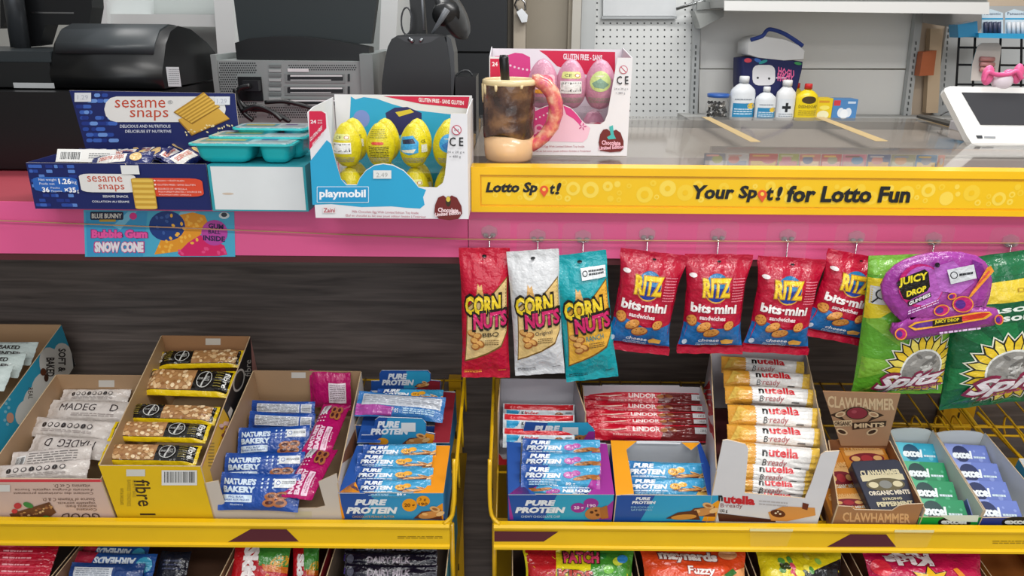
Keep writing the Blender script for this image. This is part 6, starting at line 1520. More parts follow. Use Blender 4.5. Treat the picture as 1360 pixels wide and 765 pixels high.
gB = mk('oat_bar', 0.125, 0.036, 0.017, CRM, ic + lines(0.2, 0.7, 0.8, 0.85, 2, '#9a8f8a', 2), seed=63, wr=0.0018)
gC = mk('oat_bar', 0.125, 0.036, 0.017, CRM, [('T', 'MADEG  D', 0.2, 0.2, 0.85, 0.6, '#33292a', {'rot': 180})] + lines(0.3, 0.7, 0.7, 0.85, 2, '#9a8f8a', 2), seed=64, wr=0.0016)
gD = mk('oat_bar', 0.125, 0.036, 0.017, CRM, barcode(0.06, 0.25, 0.2, 0.75, seed=4, n=10) + lines(0.24, 0.2, 0.85, 0.75, 5, '#77716e', 2, 0.4), seed=65, wr=0.0016)
g = 'cream oat bars in the pinkish box'
for me, l, r, n, fl, H, lab in [(gB, (82, 527), (172, 527), 0.070, 0, .03, 'cream oat bar at the back, row of small round icons'), (gA, (65, 545), (182, 549), 0.072, 0, .042, 'cream oat bar with large dark lettering reading left to right'),
                          (gB, (40, 566), (150, 574), 0.078, 0, .036, 'cream oat bar with round icons in the middle of the pile'), (gC, (42, 591), (142, 598), 0.074, 0, .038, 'cream oat bar with upside-down lettering'), (gD, (14, 617), (120, 607), 0.082, 0, .042, 'cream oat bar with a barcode at its left end'), (gB, (-12, 632), (118, 622), 0.088, 0, .032, 'cream oat bar with round icons nearest the front')]:
    bar(me, lab, 'oat bar', g, l, r, n, 24, H)

# 3 ---- yellow fibre bar box
b = TBox('fibre_bar_box', 'tall yellow box of fibre bars with black and pink right side', 'display box', (130, 616), (268, 622), (333, 446), (213, 447), 0.0)
it = [('T', 'fibre 1', 186, 637, 207, 684, '#43301a', {'rot': 90, 'dx': 9, 'b': 0.01}), ('T', 'CHEWY BARS', 176, 637, 181, 660, '#b49a2c', {'rot': 90}), ('T', 'BARRES TENDRES', 169, 637, 174, 672, '#b49a2c', {'rot': 90, 'dx': 0}), ('T', 'OATS & CHOCOLATE', 160, 648, 164, 670, '#8a7420', {'rot': 90}), ('R', 168, 623, 193, 632, '#dcdad2'), ('N',)] + barcode(215, 624, 262, 644, seed=7, n=20)
b.front('#ecc21a', '#b0916c', it)
it = [('G', [(268, 622), (296, 540), (302, 520), (304, 560), (300, 620), (296, 690), (280, 690)], '#e9b91c'), ('G', [(333, 446), (302, 520), (296, 540), (306, 560), (318, 560), (337, 530)], '#17161a'), ('N',), ('E', 317, 505, 7, 16, '#b9b6b0', 15), ('N',), ('E', 317, 505, 5.5, 13, '#17161a', 15), ('T', 'fibre', 325, 478, 333, 500, '#c9c6c0', {'rot': 270}), ('G', [(302, 548), (306, 540), (309, 545), (305, 557)], '#d8d5d0')]
rnd = random.Random(6)
for k in range(30): it.append(('E', 300 + rnd.uniform(-7, 8), 575 + rnd.uniform(-16, 28), 2.6, 3.2, rnd.choice(['#e3b0a8', '#c9837a', '#8a4a44', '#f0c9bf']), rnd.uniform(0, 90)))
it += [('N',)] + lines(276, 588, 284, 622, 8, '#a58420', 4, 0.4)
b.side(True, '#c98f88', '#b0916c', it); b.side(False, '#ecc21a', '#b0916c'); b.back('#9c7452', items=[('R', 273, 449.5, 293, 458, '#c9c3ba')]); b.base()
def oats(x0, x1, seed, n=60):
    rnd = random.Random(seed); o = [('R', x0, 0.1, x1, 0.86, '#a87a4c'), ('N',)]
    for k in range(n):
        o.append(('E', rnd.uniform(x0 + 0.012, x1 - 0.012), rnd.uniform(0.14, 0.8), rnd.uniform(0.014, 0.026), rnd.uniform(0.05, 0.09), rnd.choice(['#cfa270', '#e3c294', '#b98a58', '#d8b484', '#efd6ac', '#9a6a40']), rnd.uniform(-60, 60)))
        if k % 9 == 8: o.append(('N',))
    return o
YB_ = '#ecc915'
def fbar(flip, seed):
    o = [('R', 0.04, 0.08, 0.97, 0.88, '#1a1713')]
    X = (lambda a: 1 - a) if flip else (lambda a: a)
    oo = oats(min(X(0.06), X(0.58)), max(X(0.06), X(0.58)), seed)
    o += [('N',)] + oo + [('N',), ('E', X(0.7), 0.47, 0.085, 0.32, '#c9c9c4'), ('N',), ('E', X(0.7), 0.47, 0.077, 0.29, '#1a1713'), ('N',), ('G', [(X(0.7) - 0.02, 0.74), (X(0.7) + 0.01, 0.18), (X(0.7) + 0.025, 0.2), (X(0.7) - 0.004, 0.76)], '#c9c9c4'),
          ('T', '35%', X(0.7) + 0.012, 0.36, X(0.7) + 0.06, 0.56, '#d8d8d2', {'r': 1}), ('T', 'CALORIES', X(0.7) - 0.066, 0.42, X(0.7) - 0.012, 0.5, '#d8d8d2', {'r': 1})]
    a, b2 = sorted((X(0.82), X(0.9))); o += lines(a, 0.2, b2, 0.8, 6, '#8a7a2c', seed, 0.35); a, b2 = sorted((X(0.91), X(0.965))); o += [('T', 'fibre', a, 0.2, b2, 0.75, '#e6e6e0', {'rot': 90, 'b': 0.02})]
    return o
f1 = mk('fibre_bar', 0.125, 0.038, 0.020, YB_, fbar(False, 1), seed=66, seal=0.035, wr=0.0012, bulge=0.35, ramp=0.1)
f2_ = mk('fibre_bar', 0.125, 0.038, 0.020, YB_, fbar(True, 2), seed=67, seal=0.035, wr=0.0012, bulge=0.35, ramp=0.1)
g = 'fibre bars in the yellow box'
for me, l, r, n, H, lab in [(f2_, (211, 479), (322, 477), 0.102, .040, 'fibre bar at the back of the yellow box'), (f1, (193, 507), (309, 511), 0.106, .058, 'large fibre bar second from the back, showing most oats'),
                      (f2_, (168, 549), (289, 553), 0.104, .036, 'fibre bar with oats at its right, middle of the box'), (f1, (148, 573), (277, 576), 0.108, .037, 'fibre bar second from the front'), (f1, (136, 604), (264, 606), 0.108, .037, 'fibre bar nearest the yellow front')]:
    bar(me, lab, 'cereal bar', g, l, r, n, 18, H)

# 4 ---- white-fronted box of fig bars
b = TBox('fig_bar_box', 'open cardboard box with notched white front holding blue and pink bars', 'display box', (271, 642), (447, 629), (480, 494), (336, 492), 0.0, h=0.105)
b.front('#cfc4b8', BR_, [('R', 392, 679, 414, 687, '#c9c0a6')], cut=[(271, 642), (290, 638.5), (294, 655), (298, 668), (303, 675), (420, 675), (432, 672), (427, 655), (423, 640), (447, 629)])
b.side(False, '#b9a58c', BR_); b.side(True, '#d8cfc4', BR_, [('R', 452, 560, 476, 600, '#8a5a3a')]); b.back(BR_, items=[('R', 387, 494.5, 406, 502, '#d3cec6')]); b.base()
BLU2, RSP = '#1e4a9c', '#b01460'
def fig(base, lt):
    o = [('T', "NATURE'S", 0.05, 0.14, 0.47, 0.31, lt, {'b': 0.06}), ('T', 'BAKERY', 0.05, 0.35, 0.47, 0.52, lt, {'b': 0.06}), ('R', 0.05, 0.58, 0.44, 0.78, lt, 0.02), ('N',), ('T', 'FIG BAR', 0.14, 0.61, 0.34, 0.66, base, {}), ('T', 'BARRE AUX FIGUES', 0.08, 0.69, 0.41, 0.74, base, {}), ('T', 'Blueberry' if base == BLU2 else 'Raspberry', 0.17, 0.82, 0.34, 0.88, lt, {})]
    for k in range(9): o.append(('E', 0.55 + 0.07 * (k % 3), 0.14 + 0.11 * (k // 3), 0.012, 0.03, lt, 20))
    o += [('R', 0.7, 0.12, 0.95, 0.36, '#d9dde0'), ('N',), ('E', 0.75, 0.23, 0.025, 0.06, base), ('N',), ('E', 0.75, 0.23, 0.018, 0.042, '#d9dde0')] + lines(0.79, 0.19, 0.94, 0.27, 2, '#4a4f58', 2, 0.5)
    for k, (cx_, cy_) in enumerate([(0.68, 0.6), (0.8, 0.58), (0.66, 0.78), (0.79, 0.78)]):
        o += [('E', cx_, cy_, 0.085, 0.11, '#a8663a', -8), ('N',), ('E', cx_, cy_ - 0.01, 0.05, 0.05, '#4a1f24', -8), ('N',)]
    return o
nb = mk('fig_bar', 0.105, 0.052, 0.018, BLU2, fig(BLU2, '#cfe0f0'), seed=68)
nbb = mk('fig_bar', 0.105, 0.052, 0.018, BLU2, [('R', 0.1, 0.2, 0.78, 0.8, '#d3d6dc'), ('R', 0.8, 0.2, 0.95, 0.8, '#d3d6dc'), ('N',)] + lines(0.12, 0.25, 0.76, 0.76, 8, '#6a6f7a', 3, 0.4) + lines(0.82, 0.28, 0.94, 0.74, 5, '#6a6f7a', 4, 0.4), seed=69)
pk = mk('fig_bar', 0.105, 0.052, 0.018, RSP, fig(RSP, '#f0cfe0'), seed=70)
pkb = mk('fig_bar', 0.105, 0.052, 0.018, RSP, [('R', 0.5, 0.25, 0.9, 0.8, '#e0d3da'), ('N',)] + lines(0.53, 0.3, 0.88, 0.76, 9, '#7a6670', 3, 0.4), seed=71)
g = 'blue fig bars in the notched box'
for me, l, r, n, ph, H, lab in [(nbb, (334, 541), (418, 543), .055, 50, .026, 'blue fig bar turned back side out at the rear'), (nbb, (331, 557), (418, 561), .06, 50, .03, 'blue fig bar turned back side out, second from the rear'), (nb, (316, 590), (411, 586), .062, 42, .056, 'blue fig bar third from the rear showing its front'), (nb, (298, 624), (404, 622), .068, 42, .054, 'blue fig bar half covered by the front one'), (nb, (292, 652), (398, 655), .07, 46, .058, 'blue fig bar nearest the notched front')]:
    bar(me, lab, 'fig bar', g, l, r, n, ph, H)
g = 'pink fig bars in the notched box'
def vbar(me, lab, g, a, c, n, H, ph=0, cat='fig bar'):
    bar(me, lab, cat, g, a, c, n, ph, H)
vbar(pkb, 'pink fig bar standing at the back with grey text panel', g, (412, 516), (466, 520), .07, .075, 75)
vbar(pk, 'pink fig bar reading upwards, upper one of two', g, (420, 602), (448, 538), .075, .05, 0)
vbar(pk, 'pink fig bar reading upwards, lower one beside the front notch', g, (394, 662), (430, 596), .075, .05, 0)

# 5-9 ---- low cartons of protein bars
def food(x, y, s, kind):
    if kind == 'nut': return [('G', [(x - 3.2 * s, y + 1.2 * s), (x - 1.5 * s, y - 0.2 * s), (x + 2.4 * s, y - 0.6 * s), (x + 2.6 * s, y + 1.4 * s)], '#6a3620'), ('N',), ('E', x, y + 0.5 * s, 2.2 * s, 0.7 * s, '#c98a4a', -8), ('E', x + 1.2 * s, y - 0.7 * s, 1.1 * s, 0.55 * s, '#e2b070', 15), ('N',), ('E', x + 1.2 * s, y - 0.7 * s, 0.6 * s, 0.25 * s, '#a0602e', 15), ('E', x + 2.3 * s, y + 0.2 * s, 0.9 * s, 0.45 * s, '#e8bd80', -20), ('E', x - 0.9 * s, y + 0.3 * s, 0.6 * s, 0.3 * s, '#e2b070', 10)]
    return [('E', x, y, 1.9 * s, 1.2 * s, '#b9783e', -10), ('N',), ('E', x - 0.6 * s, y - 0.2 * s, 0.35 * s, 0.25 * s, '#4a2414'), ('E', x + 0.5 * s, y + 0.3 * s, 0.35 * s, 0.25 * s, '#4a2414'), ('E', x + 0.2 * s, y - 0.5 * s, 0.3 * s, 0.2 * s, '#4a2414'), ('G', [(x + 0.9 * s, y - 1.0 * s), (x + 2.3 * s, y - 1.5 * s), (x + 2.6 * s, y + 0.9 * s), (x + 1.2 * s, y + 1.1 * s)], '#a9672f')]
def ppbar(acc, badge, kind, w50=True):
    o = [('G', [(0.35, 0), (1, 0), (1, 1), (0.2, 1)], '#3f9dcb'), ('N',), ('G', [(0.82, 1), (0.9, 0.55), (1, 0.35), (1, 1)], acc), ('N',), ('T', 'PURE', 0.1, 0.1, 0.36, 0.3, '#e8eef4', {'b': 0.06, 's': 0.2}), ('T', 'PROTEIN', 0.05, 0.34, 0.5, 0.56, '#e8eef4', {'b': 0.06, 's': 0.2}),
         ('E', 0.6, 0.42, 0.07, 0.15, badge), ('E', 0.69, 0.33, 0.055, 0.12, badge), ('N',), ('T', '20 g', 0.56, 0.36, 0.65, 0.48, '#3a2a20' if acc != '#a8379a' else '#f0d8ee', {})] + lines(0.08, 0.62, 0.5, 0.68, 1, '#cfe0ee', 2, 0.8) + lines(0.1, 0.72, 0.45, 0.9, 3, '#a9d0e6', 4, 0.5)
    return o + [('N',)] + [tuple([i[0], i[1] / 100, i[2] / 100, i[3] / 100, i[4] / 100] + list(i[5:])) if i[0] == 'E' else (('G', [(a / 100, c / 100) for a, c in i[1]], i[2]) if i[0] == 'G' else i) for i in food(80, 52, 8, kind)] + ([('T', '50 g', 0.56, 0.74, 0.68, 0.88, '#f0f4f8', {'b': 0.04})] if w50 else [])
NB = '#21509e'
pO = mk('protein_bar', 0.12, 0.036, 0.018, NB, ppbar('#f0a01c', '#e9a52a', 'nut'), seed=72)
pP = mk('protein_bar', 0.12, 0.036, 0.018, NB, ppbar('#a8379a', '#b34aa0', 'cookie'), seed=73)
pBk = mk('protein_bar', 0.12, 0.036, 0.018, '#2f6fae', [('G', [(0, 0.5), (0.45, 0.6), (0.42, 0.95), (0, 0.95)], '#a8479a'), ('N',), ('R', 0.06, 0.08, 0.96, 0.55, '#c3c8d0'), ('N',)] + lines(0.08, 0.12, 0.94, 0.5, 7, '#8a909c', 5, 0.4) + [('T', '50 g', 0.42, 0.62, 0.5, 0.82, '#e6eaf0', {'rot': 180}), ] + lines(0.55, 0.62, 0.9, 0.85, 3, '#a9d0e6', 4, 0.5), seed=74, wr=0.0022)
def lowbox(label, F4, acc, s0, front_items, window, header, lcol, rcol, h=None, name='protein_bar_carton', bh=None, inner='#c9ced6'):
    b = TBox(name, label, 'display box', *F4, s0=s0, h=h)
    b.front(NB, inner, front_items)
    b.side(True, '#2f7fb8', inner); b.side(False, lcol if lcol == NB else NB, inner); b.back(inner, hh=bh); b.base(inner)
    # top panel with a window: left strip, right strip
    T = Frame(S(0, 0, b.h), (1, 0, 0), SD)
    def strip(pts, col, name='top_flap'):
        q = [T.px(x, y) for x, y in pts]; mb = MB(CARD); mb.extrude(q[::-1] if False else q, lambda p, w_: T.p(p[0], p[1], w_), -0.0008, 0.0004, inner, col); mb.build(name, b.t)
    for pts, col in window: strip(pts, col)
    if header:
        q, its, Y_s, col = header
        Hf = Frame(S(0, Y_s, 0), (1, 0, 0), ND); pp = [Hf.px(x, y) for x, y in q]
        mb = MB(CARD); mb.extrude(pp[::-1], lambda p, w_: Hf.p(p[0], p[1], w_), -0.0014, 0, '#d8dce0', col); draw(mb, its, lambda x, y: Hf.px(x, y), lambda u, v, w_: Hf.p(u, v, w_)); mb.build('header_card', b.t)
    return b
WT = '#e9edf2'
def hdr(x0, y0, x1, y1, kind, acc):
    w_, h_ = x1 - x0, y1 - y0
    return [('G', [(x0 + 0.35 * w_, y0 + 1), (x1 - 0.1 * w_, y0 + 1), (x1 - 1, y0 + 0.3 * h_), (x1 - 1, y1), (x0 + 0.3 * w_, y1)], '#2f9fc9'), ('N',), ('T', 'PURE', x0 + 0.16 * w_, y0 + 0.16 * h_, x0 + 0.52 * w_, y0 + 0.42 * h_, WT, {'b': 0.06, 's': 0.2}), ('T', 'PROTEIN', x0 + 0.07 * w_, y0 + 0.47 * h_, x0 + 0.7 * w_, y0 + 0.76 * h_, WT, {'b': 0.06, 's': 0.2})] + [('N',)] + food(x1 - 0.22 * w_, y1 - 0.25 * h_, 0.055 * w_, kind)
# rear chocolate carton
fi = [('G', [(470, 586), (597, 586), (597, 600), (470, 600)], '#2f7fb8')]
bB = lowbox('protein bar carton with dark red edge behind the orange one on left tray', ((474, 588), (597, 588), (605, 522), (492, 518)), '#8e2430', 0.165, fi, [([(474, 588), (505, 588), (517, 540), (492, 518)], NB), ([(575, 588), (597, 588), (605, 522), (583, 520)], '#8e2430'), ([(480, 588), (500, 588), (486, 570), (478, 575)], '#8e2430')],
            ([(493, 545), (493, 506), (504, 506), (504, 496), (507, 492), (568, 492), (572, 496), (572, 505), (585, 506), (585, 545)], [('G', [(550, 518), (556, 508), (572, 505.5), (584.5, 506.5), (584, 530)], '#8e2430'), ('G', [(540, 493), (567, 493), (571, 496), (571, 506), (552, 516), (536, 516)], '#2f9fc9'), ('N',), ('T', 'PURE', 515, 496, 541, 503.5, WT, {'b': 0.06, 's': 0.2}), ('T', 'PROTEIN', 507, 504, 550, 511.5, WT, {'b': 0.06, 's': 0.2})] + food(560, 510, 3.2, 'nut'), 0.29, NB), NB, '#8e2430', h=0.075)
bar(pO, 'protein bar lying in the rear carton on the left tray', 'protein bar', 'protein bars on the left tray', (500, 528), (588, 530), 0.085, 25, 0.036)
bar(pBk, 'silver-backed protein bar lying loose on top of the rear carton', 'protein bar', 'protein bars on the left tray', (474, 536), (590, 545), 0.108, 30, 0.045)
# front orange carton
fi = [('G', [(500, 655), (589, 655), (589, 690), (480, 690)], '#2f93c4'), ('G', [(449, 655), (458, 688), (452, 690)], '#f0981a'), ('G', [(588, 668), (575, 676), (562, 689), (589, 690)], '#f0981a'), ('N',),
      ('T', 'PURE', 471, 663, 514, 671, WT, {'b': 0.06, 's': 0.2}), ('T', 'PROTEIN', 460, 673, 528, 682, WT, {'b': 0.06, 's': 0.2}), ('E', 544, 670.5, 10, 8.5, '#f0a01c'), ('E', 562, 665, 9, 7, '#f0a01c'), ('N',), ('T', '20 g', 537, 668, 551, 674, '#6a3a10', {'b': 0.03}), ('T', '190', 556, 667, 568, 671, '#6a3a10', {'b': 0.02}), ('T', '3 g', 557, 661, 566, 665, '#6a3a10', {}), ('T', 'CHOCOLATE PEANUT BUTTER', 468, 684, 524, 687, '#e0b060', {})] + food(570, 680, 6.5, 'nut')
bA = lowbox('protein bar carton with orange edge at the right end of left tray', ((449, 655), (589, 655), (598, 592), (474, 592)), '#f0981a', 0.0, fi, [([(449, 655), (485, 655), (470, 645), (488, 592), (474, 592)], NB), ([(450, 654.5), (478, 654.5), (472, 640), (463, 645)], '#f0981a'), ([(548, 655), (589, 655), (598, 592), (570, 592), (573, 635)], '#f0981a')],
            ([(486, 612), (480, 578), (496, 578), (498, 558), (503, 554), (560, 556), (566, 562), (566, 574), (578, 576), (576, 612)], [('G', [(515, 555), (561, 556), (565.5, 562), (565.5, 574), (577, 577), (576, 600), (500, 600)], '#2f93c4'), ('G', [(566, 575), (577, 577), (576, 600), (552, 596)], '#f0981a'), ('N',), ('T', 'PURE', 501, 559, 531, 568, WT, {'b': 0.06, 's': 0.2}), ('T', 'PROTEIN', 492, 568.6, 543, 577, WT, {'b': 0.06, 's': 0.2})] + food(552, 583, 6, 'nut') + [('N',), ('R', 533, 561, 552, 573, '#dfe2e4'), ('E', 497, 590, 7, 5, '#f0a01c'), ('E', 508, 586, 8, 5, '#f0a01c')], 0.13, NB), NB, '#f0981a')
g = 'protein bars on the left tray'
for l, r, n, lab in [((482, 603), (579, 601), bA.h + 0.004, 'protein bar at the back of the orange carton'), ((474, 614), (574, 617), bA.h + 0.004, 'protein bar with large weight mark, second in the orange carton'), ((471, 632), (575, 634), bA.h - 0.002, 'protein bar third in the orange carton'), ((474, 649), (572, 650), bA.h - 0.004, 'protein bar nearest the front of the orange carton')]:
    bar(pO, lab, 'protein bar', g, l, r, n, 42, 0.03)
# purple carton, right tray
PU = '#9c2f92'
fi = [('G', [(740, 657), (815, 657), (815, 690), (722, 690)], '#2f9fc0'), ('G', [(675, 657), (682, 690), (677, 690)], PU), ('G', [(815, 664), (800, 678), (795, 690), (815, 690)], PU), ('N',),
      ('T', 'PURE', 697, 664, 738, 671.5, WT, {'b': 0.06, 's': 0.2}), ('T', 'PROTEIN', 684, 673, 751, 681, WT, {'b': 0.06, 's': 0.2}), ('E', 768, 674, 10, 6.5, PU), ('E', 785, 668, 10, 6.5, PU), ('N',), ('T', '20 g', 762, 671.5, 775, 677, '#f0d8ee', {'b': 0.03}), ('T', '190', 780, 669, 791, 673, '#f0d8ee', {'b': 0.02}), ('T', 'CHEWY CHOCOLATE CHIP', 692, 684, 744, 687, '#cfe0ee', {})] + food(790, 681, 7, 'cookie')
bC = lowbox('protein bar carton with purple edge at the left end of right tray', ((675, 657), (816, 657), (806, 590), (673, 587)), PU, 0.0, fi, [([(675, 657), (712, 657), (690, 640), (692, 588), (673, 587)], NB), ([(676, 656.5), (706, 656.5), (694, 643)], PU), ([(780, 657), (816, 657), (806, 590), (796, 589), (797, 640)], PU)],
            ([(694, 612), (694, 576), (698, 560), (775, 564), (780, 566), (781, 572), (790, 572), (790, 612)], hdr(694, 560, 790, 592, 'cookie', PU) + [('N',), ('G', [(782, 572.5), (789.5, 572.5), (789, 588), (772, 588)], PU), ('R', 747, 567, 768, 577, '#dfe2e4')], 0.145, NB), NB, PU)
g = 'protein bars in the purple carton'
for l, r, n, H, ph, fl, lab in [((694, 596), (797, 598), bC.h + .012, .034, 42, 0, 'protein bar at the back of the purple carton'), ((693, 614), (798, 616), bC.h + .014, .034, 42, 0, 'protein bar second in the purple carton'), ((692, 632), (797, 634), bC.h + .012, .036, 46, 0, 'protein bar with large weight mark in the purple carton'), ((702, 650), (790, 651), bC.h - .004, .024, 45, 1, 'upside-down protein bar in the purple carton')]:
    bar(pP, lab, 'protein bar', g, l, r, n, ph, H, flip=bool(fl))
# orange and blue carton, right tray
fi = [('G', [(870, 658), (958, 658), (948, 692), (850, 692)], '#2f9fc9'), ('G', [(958, 662), (942, 672), (932, 692), (949, 692)], '#f0a01c'), ('N',), ('T', 'PURE', 844, 660, 864, 664, WT, {'b': 0.06, 's': 0.2}), ('T', 'PROTEIN', 839, 665, 871, 669, WT, {'b': 0.06, 's': 0.2}), ('T', 'DELICIOUSLY', 838, 672, 868, 674.5, '#9fd0e6', {}), ('T', 'SATISFYING', 838, 675.5, 866, 678, '#9fd0e6', {})] + food(932, 676, 7, 'nut') + [('G', [(884, 688), (900, 680), (925, 677), (930, 690)], '#5a2c18'), ('N',), ('E', 908, 686, 17, 3.5, '#c98a3a', -4)]
bD = lowbox('protein bar carton, orange left and blue right edge, with large white window', ((818, 658), (958, 658), (930, 588), (811, 585)), '#f0a01c', 0.0, fi, [([(818, 658), (842, 656), (832, 597), (846, 586), (811, 585)], '#f0a01c'), ([(905, 588), (930, 588), (918, 598)], '#f0a01c'), ([(926, 592), (930, 588), (958, 658), (940, 658), (933, 625)], '#1f4fa8'), ([(846, 586), (905, 588), (903, 590), (845, 589)], '#d8dade')], None, NB, PU, inner='#d3d6da')
def ppO2(): return ppbar('#f0c060', '#e9a52a', 'nut', False)
pQ = mk('protein_bar', 0.12, 0.036, 0.018, '#2a78b4', ppO2(), seed=75)
g = 'protein bars in the windowed carton'
bar(pQ, 'protein bar at the back, its tail end crumpled', 'protein bar', g, (830, 628), (935, 632), bD.h - .012, 38, .04)
bar(pQ, 'protein bar nearest the front of the windowed carton', 'protein bar', g, (832, 648), (938, 650), bD.h - .014, 38, .034)

# 10 ---- chocolate sticks box behind the purple carton
b = TBox('kinder_style_box'.replace('kinder_style', 'chocolate_stick'), 'tall grey-backed box of red and white chocolate packs behind the purple carton', 'display box', (661, 600), (775, 598), (764, 504), (664, 503), 0.15, h=0.12)
b.front('#c9202c', '#b9b6bc', cut=[(661, 600), (668, 610), (770, 610), (775, 598)]); b.side(True, '#c9c6cc', '#a9a6ac'); b.side(False, '#c9c6cc', '#a9a6ac'); b.back('#b4b0b6', items=[]); b.base('#a9a6ac')
kd = mk('chocolate_pack', 0.115, 0.03, 0.014, '#dfe6ea', [('R', 0.02, 0.02, 0.98, 0.3, '#cf1f2a'), ('G', [(0.05, 0.34), (0.24, 0.34), (0.2, 0.62), (0.14, 0.72), (0.05, 0.72)], '#2f9fd0'), ('N',), ('T', 'K', 0.26, 0.36, 0.3, 0.56, '#1b1b1d', {'b': 0.04}), ('T', 'inder', 0.305, 0.36, 0.5, 0.56, '#cf1f2a', {'b': 0.03}), ('E', 0.78, 0.55, 0.06, 0.16, '#9a5a30'), ] + lines(0.26, 0.62, 0.66, 0.76, 1, '#5a7a8a', 3, 0.6) + lines(0.87, 0.4, 0.96, 0.8, 3, '#6a7a84', 3, 0.5), seed=76, seal=0.02, bulge=0.3)
g = 'red and white chocolate packs in the grey-backed box'
for k, (y, n) in enumerate([(550, 0.065), (564, 0.075), (583, 0.07)]):
    bar(kd, ['red-topped chocolate pack at the back of its box', 'chocolate pack second from the back, beside the header card', 'chocolate pack lowest in view at the left of the header card'][k], 'chocolate pack', g, (668, y - 2), (763, y), n, 55, 0.034)
# 11 ---- long red chocolate bars box
b = TBox('chocolate_bar_box', 'white box of long glossy red chocolate bars behind the windowed carton', 'display box', (776, 596), (943, 598), (932, 514), (773, 510), 0.15, h=0.09)
b.front('#d8d4d4', '#cfcdd0', hh=0.05); b.side(True, '#c41e32', '#cfcdd0'); b.side(False, '#8a1c2a', '#cfcdd0')
f_ = lambda W, h: [(W - 0.0017, h - 0.004), (W * 0.82, h - 0.003), (W * 0.815, h), (W * 0.17, h), (W * 0.165, h - 0.002), (0.0017, h - 0.002)]
b.back('#c6c4c8', top=f_); b.base('#b9b6ba')
ld = mk('chocolate_bar', 0.165, 0.03, 0.016, '#c4142c', [('T', 'LINDOR', 0.36, 0.14, 0.58, 0.44, '#f0dcd8', {'b': 0.03}), ('G', [(0.62, 0.1), (0.8, 0.05), (0.98, 0.1), (0.98, 0.9), (0.58, 0.9)], '#6a2020'), ('N',), ('T', 'IRRESISTIBLY SMOOTH', 0.2, 0.58, 0.46, 0.7, '#e8b8b0', {}), ('E', 0.61, 0.32, 0.03, 0.14, '#a86a3a', -20), ('E', 0.68, 0.3, 0.035, 0.12, '#8a4a2a', 30), ('R', 0.86, 0.12, 0.97, 0.5, '#cfd0d2'), ('N',)] + barcode(0.9, 0.2, 0.96, 0.46, seed=4, n=6) + [('G', [(0.08, 0.36), (0.2, 0.34), (0.3, 0.26), (0.31, 0.32), (0.2, 0.42)], '#e0b8a8')], seed=77, seal=0.04, wr=0.0014, bulge=0.5)
g = 'long red chocolate bars in the white box'
for k, (l, r, n, H) in enumerate([((774, 528), (941, 533), .062, .03), ((774, 541), (941, 547), .06, .026), ((778, 552), (942, 556), .064, .022), ((781, 562), (943, 563), .062, .02), ((781, 573), (945, 577), .058, .03)]):
    bar(ld, ['long red chocolate bar at the back of the white box', 'long red chocolate bar, second from the back', 'long red chocolate bar, middle one', 'long red chocolate bar, fourth from the back', 'long red chocolate bar nearest the front of the white box'][k], 'chocolate bar', g, l, r, n, 45, H)

# 12 ---- tall white box of biscuit rolls
b = TBox('biscuit_roll_box', 'tall white box packed with white and golden biscuit rolls', 'display box', (958, 590), (1115, 599), (1070, 466), (944, 468), 0.0, h=0.135)
it = [('T', 'n', 954, 657.5, 960, 665.5, '#1b1b1d', {'b': 0.05}), ('T', 'utella', 961, 656.5, 1002.5, 668, '#c9202c', {'b': 0.05, 'sl': 3}), ('T', 'B·ready', 957, 668, 986, 675, '#9a5a5a', {'sl': 1}), ('T', '132 g', 956, 676, 966, 681, '#2a2a2c', {'b': 0.02}), ('G', [(953, 681), (1030, 690), (1030, 693), (955, 692)], '#4a2018'),
      ('G', [(1020, 680), (1040, 672), (1082, 674), (1083, 684), (1045, 692), (1024, 691)], '#d8944a'), ('N',), ('E', 1033, 681.5, 10, 5, '#5a2614', 10), ('N',), ('E', 1030, 681, 1.6, 1.2, '#e8d8b8'), ('E', 1036, 682, 1.6, 1.2, '#e8d8b8'), ('E', 1033, 679, 1.2, 1, '#e8d8b8'), ('G', [(1066, 667), (1074, 669), (1072, 677), (1065, 675)], '#6a2c18')] + lines(1008, 664, 1046, 672, 2, '#b9b4b4', 3, 0.4, 0.08)
b.front('#dcdbdd', '#c4c2c6', it, cut=[(960, 585), (966, 584), (990, 590), (994, 596), (989, 655), (1069, 662), (1078, 640), (1090, 604), (1096, 600), (1115, 599)])
b.side(False, '#dad8dc', '#b4b2b8', [('T', 'nutella', 943, 505, 955, 575, '#c9202c', {'rot': 90, 'b': 0.05, 'dx': 9})]); b.side(True, '#d3d1d5', '#c9c7cb'); b.back('#bbb9be'); b.base('#5a2a2c')
GOLD = '#e0a03a'
